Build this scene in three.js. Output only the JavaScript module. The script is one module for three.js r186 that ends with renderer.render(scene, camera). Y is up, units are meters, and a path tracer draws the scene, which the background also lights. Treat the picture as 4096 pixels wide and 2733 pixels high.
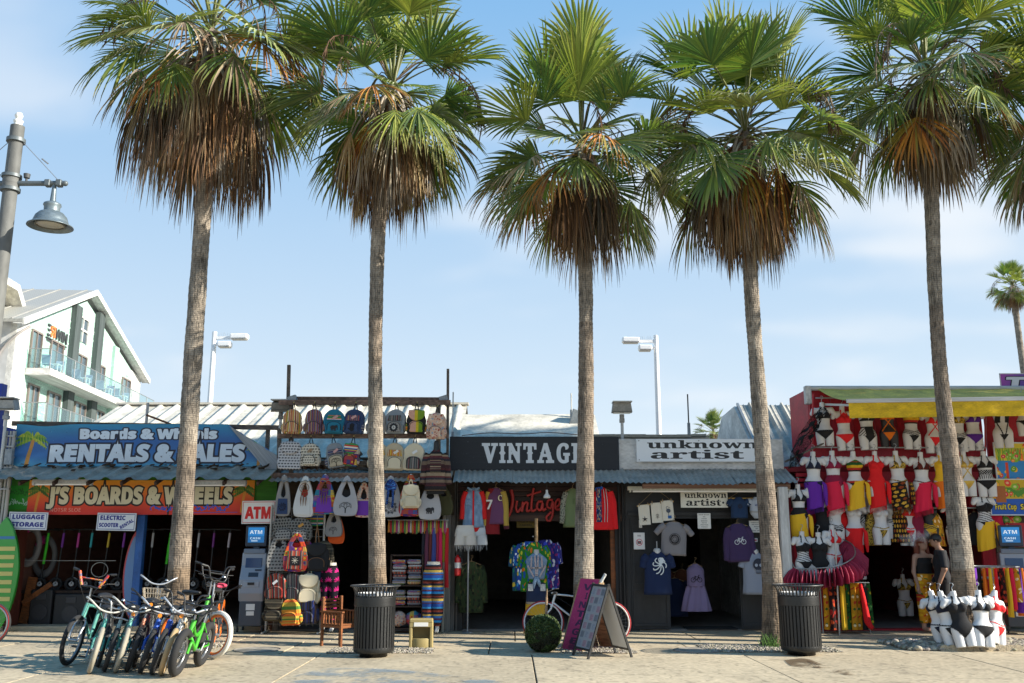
import * as THREE from 'three';
import { RoundedBoxGeometry } from 'three/addons/geometries/RoundedBoxGeometry.js';
import { mergeGeometries } from 'three/addons/utils/BufferGeometryUtils.js';

// ---------- camera, sky, sun, exposure ----------
const scene = new THREE.Scene();
const camera = new THREE.PerspectiveCamera(39.9, 1024 / 683, 0.1, 2000);
camera.position.set(0, 1.6, 0);
camera.lookAt(0, 1.6 + 100 * Math.tan(12.1 * Math.PI / 180), -100);
const renderer = new THREE.WebGLRenderer({ antialias: true });
renderer.toneMapping = THREE.LinearToneMapping;
renderer.toneMappingExposure = 2.0;
renderer.shadowMap.enabled = true;
const SUN = new THREE.Vector3(0.868, 0.446, 0.2165).normalize();
const sun = new THREE.DirectionalLight(new THREE.Color(1, 0.93, 0.8), 5);
sun.name = 'sun';
sun.target.position.set(0, 2, -17);
sun.position.copy(sun.target.position).addScaledVector(SUN, 70);
sun.castShadow = true; sun.shadow.mapSize.set(4096, 4096); sun.shadow.radius = 1;
Object.assign(sun.shadow.camera, { left: -30, right: 30, top: 25, bottom: -25, near: 1, far: 200 });
scene.add(sun, sun.target);

// ---------- noise ----------
function rngOf(seed) { let s = seed | 0; return () => { s = (s + 0x6d2b79f5) | 0; let t = Math.imul(s ^ (s >>> 15), 1 | s); t = (t + Math.imul(t ^ (t >>> 7), 61 | t)) ^ t; return ((t ^ (t >>> 14)) >>> 0) / 4294967296; }; }
function h3(x, y, z) { let h = Math.imul(x, 374761393) ^ Math.imul(y, 668265263) ^ Math.imul(z, 2147483647 ^ 1274126177); h = Math.imul(h ^ (h >>> 13), 1274126177); return ((h ^ (h >>> 16)) >>> 0) / 4294967296; }
function noise3(x, y, z, wx = 0, wy = 0) {
  const X = Math.floor(x), Y = Math.floor(y), Z = Math.floor(z); let a = x - X, b = y - Y, c = z - Z;
  a = a * a * (3 - 2 * a); b = b * b * (3 - 2 * b); c = c * c * (3 - 2 * c);
  const g = (i, j, k) => h3(wx ? ((X + i) % wx + wx) % wx : X + i, wy ? ((Y + j) % wy + wy) % wy : Y + j, Z + k), l = (p, q, t) => p + (q - p) * t;
  return l(l(l(g(0, 0, 0), g(1, 0, 0), a), l(g(0, 1, 0), g(1, 1, 0), a), b), l(l(g(0, 0, 1), g(1, 0, 1), a), l(g(0, 1, 1), g(1, 1, 1), a), b), c);
}
function fbm(x, y, z, o = 4, wx = 0, wy = 0) { let s = 0, a = 0.5, f = 1; for (let i = 0; i < o; i++) { s += a * noise3(x * f, y * f, z + i * 7.3, wx * f, wy * f); a /= 2; f *= 2; } return s / (1 - Math.pow(0.5, o)); }
const clamp = (x, a = 0, b = 1) => Math.min(b, Math.max(a, x)), mix = (a, b, t) => a + (b - a) * t, smooth = (a, b, x) => { const t = clamp((x - a) / (b - a)); return t * t * (3 - 2 * t); };

// ---------- sky: clear blue air paling to the horizon, thin cirrus ----------
{
  const W = 1024, H = 512, d = new Float32Array(W * H * 4);
  for (let j = 0; j < H; j++) for (let i = 0; i < W; i++) {
    const el = ((j + 0.5) / H - 0.5) * Math.PI, az = ((i + 0.5) / W - 0.5) * 2 * Math.PI;
    const y = Math.sin(el), x = Math.cos(el) * Math.cos(az), z = Math.cos(el) * Math.sin(az);
    const t = clamp(y), k = Math.pow(1 - t, 1.8);
    const c = [mix(0.03, 0.82, k), mix(0.32, 0.9, k), mix(0.72, 0.93, k)];
    const px = x / (t + 0.22), pz = z / (t + 0.22);
    let w = fbm(px * 1.5 + pz * 0.8 + 3.1, pz * 3.4 - px * 0.6 + 1.7, 0.4, 6), s = fbm(px * 2.2 + pz * 3 + 9, pz * 5 - px * 1.2, 2.2, 5);
    let cl = smooth(0.46, 0.76, w) * (0.85 - 0.5 * smooth(0.2, 0.5, y)) + smooth(0.55, 0.85, s) * 0.3 * smooth(0.35, 0.6, w);
    cl *= smooth(-0.02, 0.1, y) * (1 - smooth(0.45, 0.8, y));
    const cc = [0.86, 0.89, 0.92], o = (j * W + i) * 4;
    for (let q = 0; q < 3; q++) d[o + q] = (y < -0.02 ? [0.32, 0.31, 0.29][q] : mix(c[q], cc[q], clamp(cl))) / 1.8;
    d[o + 3] = 1;
  }
  const sky = new THREE.DataTexture(d, W, H, THREE.RGBAFormat, THREE.FloatType);
  sky.mapping = THREE.EquirectangularReflectionMapping; sky.magFilter = sky.minFilter = THREE.LinearFilter; sky.needsUpdate = true;
  scene.background = sky; scene.environment = sky;
}

// ---------- helpers ----------
const V = (x, y, z) => new THREE.Vector3(x, y, z), PI = Math.PI, DEG = PI / 180;
const used = {};
function numbered(n) { const k = (used[n] = (used[n] ?? -1) + 1); return k ? n + '_' + String(k).padStart(3, '0') : n; }
const lin = (r, g, b) => new THREE.Color().setRGB(r, g, b);
function M(color, roughness = 0.8, o = {}) { return new THREE[o.transmission !== undefined || o.clearcoat || o.sheen ? 'MeshPhysicalMaterial' : 'MeshStandardMaterial']({ color: Array.isArray(color) ? lin(...color) : new THREE.Color(color), roughness, metalness: 0, side: THREE.DoubleSide, ...o }); }
function mesh(name, geo, mat, parent = null) {
  const m = new THREE.Mesh(Array.isArray(geo) ? mg(geo) : geo, mat); m.castShadow = m.receiveShadow = true;
  m.name = parent ? name : numbered(name); (parent || scene).add(m); return m;
}
function thing(name, label, category, pos = [0, 0, 0], ry = 0, group) {
  const g = new THREE.Group(); g.name = numbered(name); g.position.set(...pos); g.rotation.y = ry;
  g.userData = { label, category }; if (group) g.userData.group = group; scene.add(g); return g;
}
function tag(m, label, category, group) { m.userData = { label, category }; if (group) m.userData.group = group; return m; }
function struct(m) { m.userData = { kind: 'structure' }; return m; }
function mg(list) {
  const col = list.some((g) => g.attributes.color);
  return mergeGeometries(list.map((g) => {
    g = g.index ? g.toNonIndexed() : g;
    for (const k of Object.keys(g.attributes)) if (!['position', 'normal', 'uv'].includes(k) && !(k === 'color' && col)) g.deleteAttribute(k);
    if (!g.attributes.uv) g.setAttribute('uv', new THREE.Float32BufferAttribute(new Float32Array(g.attributes.position.count * 2), 2));
    return g;
  }));
}
function xf(g, x = 0, y = 0, z = 0, rx = 0, ry = 0, rz = 0) { if (rx) g.rotateX(rx); if (ry) g.rotateY(ry); if (rz) g.rotateZ(rz); return g.translate(x, y, z); }
const box = (w, h, d, x, y, z, rx, ry, rz) => xf(new THREE.BoxGeometry(w, h, d), x, y, z, rx, ry, rz);
const rbox = (w, h, d, r, x, y, z, rx, ry, rz) => xf(new RoundedBoxGeometry(w, h, d, 2, r), x, y, z, rx, ry, rz);
const cylz = (r0, r1, h, x, y, z, n = 20, open = false) => xf(new THREE.CylinderGeometry(r1, r0, h, n, 1, open), x, y + h / 2, z);
function bar(a, b, r, r2 = r, n = 8) {
  a = a.isVector3 ? a : V(...a); b = b.isVector3 ? b : V(...b); const d = b.clone().sub(a), g = new THREE.CylinderGeometry(r2, r, d.length(), n);
  g.applyQuaternion(new THREE.Quaternion().setFromUnitVectors(V(0, 1, 0), d.clone().normalize())); const c = a.clone().add(b).multiplyScalar(0.5); return g.translate(c.x, c.y, c.z);
}
function beam(a, b, w, h) { // square timber between two points
  a = V(...a); b = V(...b); const d = b.clone().sub(a), g = new THREE.BoxGeometry(w, d.length(), h);
  g.applyQuaternion(new THREE.Quaternion().setFromUnitVectors(V(0, 1, 0), d.clone().normalize())); const c = a.add(b).multiplyScalar(0.5); return g.translate(c.x, c.y, c.z);
}
function path(pts, r, n = 24, k = 6, closed = false) { return new THREE.TubeGeometry(new THREE.CatmullRomCurve3(pts.map((p) => p.isVector3 ? p : V(...p)), closed), n, r, k, closed); }
function lathe(pts, n = 24) { return new THREE.LatheGeometry(pts.map(([r, y]) => new THREE.Vector2(r, y)), n); }
function shapeOf(pts, curve = false) { const s = new THREE.Shape(); if (curve) { s.moveTo(...pts[0]); s.splineThru(pts.slice(1).map((p) => new THREE.Vector2(...p))); } else pts.forEach((p, i) => (i ? s.lineTo(...p) : s.moveTo(...p))); return s; }
function extr(shape, depth, bevel = 0, seg = 2) { return new THREE.ExtrudeGeometry(shape, { depth, bevelEnabled: bevel > 0, bevelSize: bevel, bevelThickness: bevel, bevelSegments: seg, curveSegments: 8, steps: 1 }); }
function planarUV(g, x0, y0, w, h) { const p = g.attributes.position, u = new Float32Array(p.count * 2); for (let i = 0; i < p.count; i++) { u[2 * i] = (p.getX(i) - x0) / w; u[2 * i + 1] = (p.getY(i) - y0) / h; } g.setAttribute('uv', new THREE.BufferAttribute(u, 2)); return g; }
// loft of closed rings: rings = [{y, rx, rz, x, z}], fold = depth of cloth folds
function loft(rings, n = 28, fold = 0, seed = 1, cap = true) {
  const pos = [], uv = [], idx = [], R = rings.length;
  rings.forEach((q, j) => { for (let i = 0; i <= n; i++) {
    const a = i / n * 2 * PI, c = Math.cos(a), s = Math.sin(a), pw = q.p || 1;
    const f = 1 + fold * (q.f ?? 1) * (noise3(Math.cos(a) * 3 + seed, Math.sin(a) * 3, q.y * 4 + seed * 3) * 2 - 1 + 0.6 * Math.sin(a * 9 + seed + q.y * 5) * (q.f ?? 1));
    pos.push((q.x || 0) + Math.sign(c) * Math.pow(Math.abs(c), pw) * q.rx * f, q.y, (q.z || 0) + Math.sign(s) * Math.pow(Math.abs(s), pw) * q.rz * f); uv.push(i / n, j / (R - 1));
  } });
  for (let j = 0; j < R - 1; j++) for (let i = 0; i < n; i++) { const a = j * (n + 1) + i, b = a + n + 1; idx.push(a, b, a + 1, a + 1, b, b + 1); }
  if (cap) for (const j of [0, R - 1]) { const c = pos.length / 3, q = rings[j]; pos.push(q.x || 0, q.y, q.z || 0); uv.push(0.5, j ? 1 : 0); for (let i = 0; i < n; i++) idx.push(c, j * (n + 1) + i, j * (n + 1) + i + 1); }
  const g = new THREE.BufferGeometry(); g.setAttribute('position', new THREE.Float32BufferAttribute(pos, 3)); g.setAttribute('uv', new THREE.Float32BufferAttribute(uv, 2)); g.setIndex(idx); g.computeVertexNormals(); return g;
}
// tube whose radius changes: pts [[x,y,z,r],...]
function limb(pts, k = 10, n = 4) {
  const c = new THREE.CatmullRomCurve3(pts.map((p) => V(p[0], p[1], p[2]))), S = (pts.length - 1) * n, pos = [], uv = [], idx = [];
  const fr = c.computeFrenetFrames(S, false);
  for (let j = 0; j <= S; j++) { const t = j / S, p = c.getPoint(t), i0 = Math.min(pts.length - 2, Math.floor(t * (pts.length - 1))), ft = t * (pts.length - 1) - i0, r = mix(pts[i0][3], pts[i0 + 1][3], ft);
    for (let i = 0; i <= k; i++) { const a = i / k * 2 * PI, N = fr.normals[j], B = fr.binormals[j]; pos.push(p.x + (N.x * Math.cos(a) + B.x * Math.sin(a)) * r, p.y + (N.y * Math.cos(a) + B.y * Math.sin(a)) * r, p.z + (N.z * Math.cos(a) + B.z * Math.sin(a)) * r); uv.push(i / k, t); } }
  for (let j = 0; j < S; j++) for (let i = 0; i < k; i++) { const a = j * (k + 1) + i, b = a + k + 1; idx.push(a, a + 1, b, a + 1, b + 1, b); }
  for (const j of [0, S]) { const cc = pos.length / 3, p = c.getPoint(j / S); pos.push(p.x, p.y, p.z); uv.push(0.5, j ? 1 : 0); for (let i = 0; i < k; i++) idx.push(cc, j * (k + 1) + i, j * (k + 1) + i + 1); }
  const g = new THREE.BufferGeometry(); g.setAttribute('position', new THREE.Float32BufferAttribute(pos, 3)); g.setAttribute('uv', new THREE.Float32BufferAttribute(uv, 2)); g.setIndex(idx); g.computeVertexNormals(); return g;
}
// surface of a signed distance
function nets(sdf, lo, hi, cell) {
  const n = [0, 1, 2].map((i) => Math.ceil((hi[i] - lo[i]) / cell) + 1), [nx, ny, nz] = n, f = new Float32Array(nx * ny * nz), id = (i, j, k) => (k * ny + j) * nx + i;
  for (let k = 0; k < nz; k++) for (let j = 0; j < ny; j++) for (let i = 0; i < nx; i++) f[id(i, j, k)] = sdf(lo[0] + i * cell, lo[1] + j * cell, lo[2] + k * cell);
  const vi = new Int32Array(nx * ny * nz).fill(-1), pos = [], idx = [];
  for (let k = 0; k < nz - 1; k++) for (let j = 0; j < ny - 1; j++) for (let i = 0; i < nx - 1; i++) {
    let x = 0, y = 0, z = 0, c = 0; const at = (a, b, e) => f[id(i + a, j + b, k + e)];
    for (const [a, b] of NE) { const fa = at(...a), fb = at(...b); if ((fa < 0) !== (fb < 0)) { const t = fa / (fa - fb); x += mix(a[0], b[0], t); y += mix(a[1], b[1], t); z += mix(a[2], b[2], t); c++; } }
    if (c) { vi[id(i, j, k)] = pos.length / 3; pos.push(lo[0] + (i + x / c) * cell, lo[1] + (j + y / c) * cell, lo[2] + (k + z / c) * cell); }
  }
  const quad = (a, b, c, d, flip) => { if (a < 0 || b < 0 || c < 0 || d < 0) return; flip ? idx.push(a, c, b, a, d, c) : idx.push(a, b, c, a, c, d); };
  for (let k = 1; k < nz - 1; k++) for (let j = 1; j < ny - 1; j++) for (let i = 1; i < nx - 1; i++) {
    const s = f[id(i, j, k)] < 0;
    if (s !== (f[id(i + 1, j, k)] < 0)) quad(vi[id(i, j - 1, k - 1)], vi[id(i, j, k - 1)], vi[id(i, j, k)], vi[id(i, j - 1, k)], !s);
    if (s !== (f[id(i, j + 1, k)] < 0)) quad(vi[id(i - 1, j, k - 1)], vi[id(i - 1, j, k)], vi[id(i, j, k)], vi[id(i, j, k - 1)], !s);
    if (s !== (f[id(i, j, k + 1)] < 0)) quad(vi[id(i - 1, j - 1, k)], vi[id(i, j - 1, k)], vi[id(i, j, k)], vi[id(i - 1, j, k)], !s);
  }
  const g = new THREE.BufferGeometry(); g.setAttribute('position', new THREE.Float32BufferAttribute(pos, 3)); g.setIndex(idx); g.computeVertexNormals(); return g;
}
const NE = []; for (let a = 0; a < 8; a++) for (const b of [1, 2, 4]) if (!(a & b)) NE.push([[a & 1, a >> 1 & 1, a >> 2], [(a | b) & 1, (a | b) >> 1 & 1, (a | b) >> 2]]);
const sdEll = (x, y, z, rx, ry, rz) => { const k0 = Math.hypot(x / rx, y / ry, z / rz), k1 = Math.hypot(x / rx / rx, y / ry / ry, z / rz / rz); return k1 > 1e-9 ? k0 * (k0 - 1) / k1 : -Math.min(rx, ry, rz); };
const sdCap = (x, y, z, a, b) => { const ux = b[0] - a[0], uy = b[1] - a[1], uz = b[2] - a[2], t = clamp(((x - a[0]) * ux + (y - a[1]) * uy + (z - a[2]) * uz) / (ux * ux + uy * uy + uz * uz)); return Math.hypot(x - a[0] - ux * t, y - a[1] - uy * t, z - a[2] - uz * t) - mix(a[3], b[3], t); };
const smin = (a, b, k) => { const h = clamp(0.5 + 0.5 * (b - a) / k); return mix(b, a, h) - k * h * (1 - h); };

// ---------- textures ----------
function canvasTex(w, h, draw, o = {}) {
  const c = document.createElement('canvas'); c.width = w; c.height = h; const x = c.getContext('2d'); draw(x, w, h);
  const t = new THREE.CanvasTexture(c); t.colorSpace = THREE.SRGBColorSpace; t.wrapS = t.wrapT = THREE.RepeatWrapping; t.anisotropy = 8; if (o.repeat) t.repeat.set(...o.repeat); return t;
}
function dataTex(n, fn, srgb = true, m = n) { // fn(u,v) -> [r,g,b] 0..1
  const d = new Uint8Array(n * m * 4);
  for (let j = 0; j < m; j++) for (let i = 0; i < n; i++) { const c = fn(i / n, j / m), o = (j * n + i) * 4; for (let k = 0; k < 3; k++) d[o + k] = clamp(c[k] ?? c[0]) * 255; d[o + 3] = c[3] === undefined ? 255 : clamp(c[3]) * 255; }
  const t = new THREE.DataTexture(d, n, m); t.wrapS = t.wrapT = THREE.RepeatWrapping; t.magFilter = THREE.LinearFilter; t.minFilter = THREE.LinearMipmapLinearFilter; t.generateMipmaps = true; if (srgb) t.colorSpace = THREE.SRGBColorSpace; t.needsUpdate = true; return t;
}
const grime = dataTex(512, (u, v) => { const a = fbm(u * 6, v * 6, 1, 5, 6, 6), b = fbm(u * 40, v * 40, 4, 2, 40, 40); const g = 0.72 + 0.3 * (a - 0.5) + 0.16 * (b - 0.5) + 0.13; return [g, g, g]; });
const fineBump = dataTex(512, (u, v) => { const g = 0.5 * fbm(u * 64, v * 64, 2, 3, 64, 64) + 0.5 * fbm(u * 12, v * 12, 5, 3, 12, 12); return [g, g, g]; }, false);
const clothBump = dataTex(256, (u, v) => { const g = 0.5 + 0.25 * Math.sin(u * 2 * PI * 64) + 0.25 * Math.sin(v * 2 * PI * 64); return [g, g, g]; }, false);
const woodTex = dataTex(512, (u, v) => { const g = fbm(u * 3, v * 60, 3, 4, 3, 60), k = fbm(u * 2, v * 6, 8, 3, 2, 6); const s = 0.55 + 0.55 * (g - 0.5) + 0.45 * (k - 0.5) + 0.2; return [s, s * 0.97, s * 0.93]; });
function rep(t, x, y) { const c = t.clone(); c.repeat.set(x, y); c.needsUpdate = true; return c; }
// common materials
const mt = {
  dark: M([0.012, 0.012, 0.013], 0.9), black: M([0.015, 0.015, 0.016], 0.55), rubber: M([0.018, 0.018, 0.019], 0.85), white: M([0.75, 0.75, 0.73], 0.6, { map: grime }), cream: M([0.72, 0.67, 0.52], 0.6, { map: grime }),
  chrome: M([0.4, 0.41, 0.42], 0.3, { metalness: 0.85 }), steel: M([0.3, 0.31, 0.32], 0.45, { metalness: 0.6 }), galv: M([0.36, 0.4, 0.43], 0.6, { map: grime, metalness: 0.25 }), rust: M([0.2, 0.08, 0.035], 0.9, { map: grime }),
  timber: M([0.3, 0.21, 0.18], 0.85, { map: woodTex, bumpMap: woodTex, bumpScale: 0.003 }), darkTimber: M([0.085, 0.05, 0.035], 0.8, { map: woodTex, bumpMap: woodTex, bumpScale: 0.003 }), greyTimber: M([0.2, 0.18, 0.165], 0.9, { map: woodTex, bumpMap: woodTex, bumpScale: 0.003 }), orangeWood: M([0.36, 0.12, 0.028], 0.6, { map: woodTex }),
  paleWood: M([0.55, 0.38, 0.2], 0.7, { map: woodTex }), rope: M([0.25, 0.18, 0.1], 0.95), brass: M([0.45, 0.33, 0.12], 0.4, { metalness: 0.7 }), paper: M([0.72, 0.71, 0.68], 0.9), leather: M([0.2, 0.09, 0.03], 0.6),
};
const fabric = (c, o = {}) => M(c, 0.95, { bumpMap: clothBump, bumpScale: 0.0015, ...o });
// flat print on a board: the board is the thing, its print lies 3 mm proud of it
function print(parent, w, h, draw, x, y, z, ppm = 300, rot = 0, o = {}) {
  const W = Math.min(2048, Math.round(w * ppm)), H = Math.max(8, Math.round(W * h / w)); const t = canvasTex(W, H, draw);
  const m = mesh(o.name || 'print', new THREE.PlaneGeometry(w, h), M([1, 1, 1], o.rough ?? 0.6, { map: t, ...(o.mat || {}) }), parent); m.position.set(x, y, z); m.rotation.z = rot; return m;
}
function txt(c, s, x, y, size, o = {}) { // text centred at x,y; stretched to width o.w
  c.save(); c.translate(x, y); if (o.rot) c.rotate(o.rot); c.font = (o.style || 'bold') + ' ' + size + 'px ' + (o.font || 'sans-serif'); c.textAlign = 'center'; c.textBaseline = 'middle';
  const w = c.measureText(s).width; if (o.w) c.scale(o.w / w, o.sy || 1); if (o.skew) c.transform(1, 0, o.skew, 1, 0, 0); c.lineJoin = o.join || 'round';
  if (o.line) { c.lineWidth = o.lw || size * 0.2; c.strokeStyle = o.line; c.strokeText(s, 0, 0); } if (o.fat) { c.lineWidth = o.fat; c.strokeStyle = o.fill; c.strokeText(s, 0, 0); }
  c.fillStyle = o.fill || '#000'; c.fillText(s, 0, 0); c.restore();
}
function spatter(c, w, h, n, rgb, seed, r0 = 1, r1 = 3, a = 0.25) { const r = rngOf(seed); for (let i = 0; i < n; i++) { c.fillStyle = `rgba(${rgb},${a * r()})`; c.beginPath(); c.ellipse(r() * w, r() * h, mix(r0, r1, r()), mix(r0, r1, r()) * (0.3 + r()), r() * 3, 0, 7); c.fill(); } }

// ---------- ground ----------
const concTex = dataTex(1024, (u, v) => {
  const a = fbm(u * 5, v * 5, 2.2, 5, 5, 5), b = fbm(u * 90, v * 90, 6, 2, 90, 90), st = smooth(0.6, 0.75, fbm(u * 9, v * 9, 11, 4, 9, 9)), cr = smooth(0.78, 0.84, noise3(u * 70, v * 70, 3, 70, 70)) + 0.8 * smooth(0.965, 1, 1 - Math.abs(fbm(u * 4, v * 4, 21, 5, 4, 4) - 0.5) * 2.2);
  const g = 0.88 + 0.2 * (a - 0.5) + 0.16 * (b - 0.5) - 0.06 * st - 0.12 * cr; return [g, g * 0.985, g * 0.95];
});
const concBump = dataTex(512, (u, v) => { const g = fbm(u * 70, v * 70, 3, 3, 70, 70); return [g, g, g]; }, false);
const conc = [[0.59, 0.5, 0.37], [0.56, 0.48, 0.36], [0.62, 0.53, 0.395]].map((c, i) => { const t = concTex.clone(); t.offset.set(i * 0.37, i * 0.21); t.needsUpdate = true; return M(c, 0.92, { map: t, bumpMap: concBump, bumpScale: 0.004 }); });
struct(mesh('ground', xf(new THREE.PlaneGeometry(1600, 1600, 4, 4), 0, -0.06, 0, -PI / 2), M([0.4, 0.36, 0.29], 0.95)));
const pavement = new THREE.Group(); pavement.name = 'pavement'; pavement.userData = { kind: 'structure' }; scene.add(pavement);
function worldUV(g, s, ox = 0, oz = 0) { const p = g.attributes.position, u = g.attributes.uv; for (let i = 0; i < p.count; i++) u.setXY(i, (p.getX(i) + ox) * s, (p.getZ(i) + oz) * s); return g; }
struct(mesh('joint_fill', box(34, 0.04, 13.2, 0, -0.045, -11.75), M([0.07, 0.06, 0.045], 1)));
{
  const r = rngOf(5), gap = 0.018;
  const slab = (x0, x1, z0, z1) => { const g = worldUV(rbox(x1 - x0 - gap, 0.1, z1 - z0 - gap, 0.008, (x0 + x1) / 2, -0.05 + (r() - 0.5) * 0.005, (z0 + z1) / 2), 0.25, r() * 40, r() * 40); mesh('slab', g, conc[Math.floor(r() * 3)], pavement); };
  for (let k = -5; k < 6; k++) { const x = -2.81 + 3.1 * k; for (const [a, b] of [[-14.55, -11.45], [-11.45, -8.35], [-8.35, -5.2]]) slab(x, x + 3.1, a, b); }
  for (let k = -10; k < 11; k++) { const x = -1.9 + 1.55 * k; slab(x, x + 1.55, -16.4, -14.55); slab(x + 0.4, x + 1.95, -18.33, -16.4); }
  struct(mesh('pavement_edge', box(60, 0.08, 9, 0, -0.06, -0.7), conc[0]));
}
// faded blue paint on the walk, a dried spill by the bin
function stain(name, pts, rgb, a, seed, y) {
  const s = shapeOf(pts.map(([x, z]) => [x, -z]), true), g = new THREE.ShapeGeometry(s, 10); g.rotateX(-PI / 2); g.translate(0, y, 0); worldUV(g, 0.5);
  const t = dataTex(256, (u, v) => { const k = fbm(u * 6, v * 6, seed, 5, 6, 6), e = fbm(u * 40, v * 40, seed + 3, 2, 40, 40); return [...rgb, a * smooth(0.36, 0.62, k * 0.75 + e * 0.25)]; });
  return struct(mesh(name, g, M([1, 1, 1], 0.95, { map: t, transparent: true, depthWrite: false })));
}
stain('paint_marking', [[-2.869, -11.366], [-2.6, -12.435], [-2.33, -12.897], [-1.547, -12.768], [-0.724, -12.197], [-0.127, -11.606], [-0.348, -10.585], [-1.691, -10.303], [-2.869, -11.366]], [0.45, 0.54, 0.6], 0.5, 4, 0.006);
stain('spill_mark', [[3.803, -13.784], [4.153, -13.936], [4.193, -13.119], [4.394, -12.476], [4.212, -12.197], [3.938, -12.683], [3.73, -13.119], [3.803, -13.784]], [0.36, 0.28, 0.18], 0.8, 9, 0.006);
stain('spill_trickle', [[4.104, -13.734], [4.118, -13.396], [4.063, -12.897], [4.189, -12.599], [4.125, -12.476], [3.952, -12.725], [4.016, -13.256], [4.104, -13.734]], [0.3, 0.2, 0.1], 1, 9, 0.0075);
for (const [x, z, l] of [[-3.892, -15.041, 'round iron utility cover in the walk beside the bikes'], [2.816, -14.982, 'round iron utility cover in the walk before the dark grey shop']]) {
  const t = thing('utility_cover', l, 'cover', [x, 0.004, z]); mesh('lid', cylz(0.33, 0.33, 0.006, 0, 0, 0, 32), M([0.4, 0.36, 0.3], 0.8, { map: grime }), t);
  mesh('ring', xf(new THREE.TorusGeometry(0.35, 0.012, 6, 36), 0, 0.003, 0, PI / 2), M([0.2, 0.18, 0.16], 0.7), t);
}
// tree wells: earth and pebbles
const earth = M([0.2, 0.14, 0.085], 1, { map: grime });
const pebGeo = [0, 1, 2].map((k) => { const g = new THREE.IcosahedronGeometry(1, 1), p = g.attributes.position; for (let i = 0; i < p.count; i++) { const f = 0.8 + 0.4 * noise3(p.getX(i) * 1.3 + k * 9, p.getY(i) * 1.3, p.getZ(i) * 1.3); p.setXYZ(i, p.getX(i) * f, p.getY(i) * f * 0.62, p.getZ(i) * f * 0.85); } g.computeVertexNormals(); return g; });
const pebMat = M([1, 1, 1], 0.9);
function well(x0, x1, z0, z1, n, size, seed, mound = 0) {
  const r = rngOf(seed), e = struct(mesh('tree_pit', worldUV(box(x1 - x0, 0.012, z1 - z0, (x0 + x1) / 2, 0.001, (z0 + z1) / 2), 0.6), earth));
  for (let v = 0; v < 3; v++) {
    const im = new THREE.InstancedMesh(pebGeo[v], pebMat, Math.floor(n / 3)); im.name = numbered('pebbles'); im.userData = { kind: 'stuff', label: 'loose pale pebbles round the foot of a palm', category: 'pebbles' }; im.castShadow = im.receiveShadow = true; scene.add(im);
    const m = new THREE.Matrix4(), q = new THREE.Quaternion(), c = new THREE.Color();
    for (let i = 0; i < im.count; i++) {
      const u = r(), w = r(), x = mix(x0, x1, u) + (r() - 0.5) * 0.05, z = mix(z0, z1, w) + (r() - 0.5) * 0.05, s = size * (0.5 + 0.9 * r() * r() + 0.2 * r()), dy = mound * Math.pow(Math.max(0, 1 - Math.pow(2 * u - 1, 2)) * Math.max(0, 1 - Math.pow(2 * w - 1, 2)), 0.6);
      q.setFromEuler(new THREE.Euler((r() - 0.5) * 0.7, r() * 6, (r() - 0.5) * 0.7)); im.setMatrixAt(i, m.compose(V(x, 0.004 + s * 0.35 + dy * (0.6 + 0.4 * r()), z), q, V(s, s, s)));
      const g = 0.13 + 0.3 * r(); im.setColorAt(i, c.setRGB(g, g * (0.84 + 0.1 * r()), g * (0.64 + 0.15 * r())));
    }
  }
}
well(-2.75, -1.2, -15.35, -14.6, 1800, 0.015, 31);
well(0.75, 1.85, -15.5, -14.6, 1300, 0.015, 32);
well(2.95, 4.95, -15.75, -14.75, 2600, 0.019, 33);
well(6.05, 8.3, -16.15, -14.95, 2600, 0.045, 34, 0.1);
well(-5.6, -4.6, -16.1, -15.2, 400, 0.02, 35);
{ // scalloped concrete edging of the stone bed
  const s = new THREE.Shape(); s.moveTo(-0.24, -0.02); s.lineTo(-0.24, 0.05); for (let k = 0; k < 4; k++) s.quadraticCurveTo(-0.18 + k * 0.12, 0.1, -0.12 + k * 0.12, 0.05); s.lineTo(0.24, -0.02);
  const g = extr(s, 0.05, 0.006);
  const e = thing('scalloped_edging', 'scalloped concrete kerb blocks edging the stone bed', 'edging', [0, 0, 0]);
  for (let k = 0; k < 4; k++) { const m = mesh('edging_block', g, conc[k % 3], e); m.position.set(6.75 + 0.495 * k, 0.012, -14.98); m.rotation.y = (k % 2 - 0.5) * 0.03; }
}

// ---------- shop buildings ----------
const wallDark = M([0.25, 0.225, 0.2], 0.95, { map: grime });
const floorDark = M([0.3, 0.275, 0.25], 0.85, { map: grime });
// ribbed or corrugated metal sheet lying from (y0,z0) at the back to (y1,z1) at the front
function sheet(x0, x1, y0, z0, y1, z1, prof, step, rows = 6, wob = 0.006, seed = 1) {
  const n = Math.ceil((x1 - x0) / step), pos = [], uv = [], idx = [], L = Math.hypot(y1 - y0, z1 - z0), ny = -(z0 - z1) / L, nyy = Math.abs(ny), nz = (y0 - y1) / L;
  for (let j = 0; j <= rows; j++) for (let i = 0; i <= n; i++) {
    const t = j / rows, x = mix(x0, x1, i / n), h = prof(x) + wob * (noise3(x * 1.7, t * 3, seed) - 0.5) * 2;
    pos.push(x, mix(y0, y1, t) + nyy * h, mix(z0, z1, t) + nz * h); uv.push(x * 0.5, t * L * 0.5);
  }
  for (let j = 0; j < rows; j++) for (let i = 0; i < n; i++) { const a = j * (n + 1) + i, b = a + n + 1; idx.push(a, b, a + 1, a + 1, b, b + 1); }
  const g = new THREE.BufferGeometry(); g.setAttribute('position', new THREE.Float32BufferAttribute(pos, 3)); g.setAttribute('uv', new THREE.Float32BufferAttribute(uv, 2)); g.setIndex(idx); g.computeVertexNormals(); return g;
}
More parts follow.
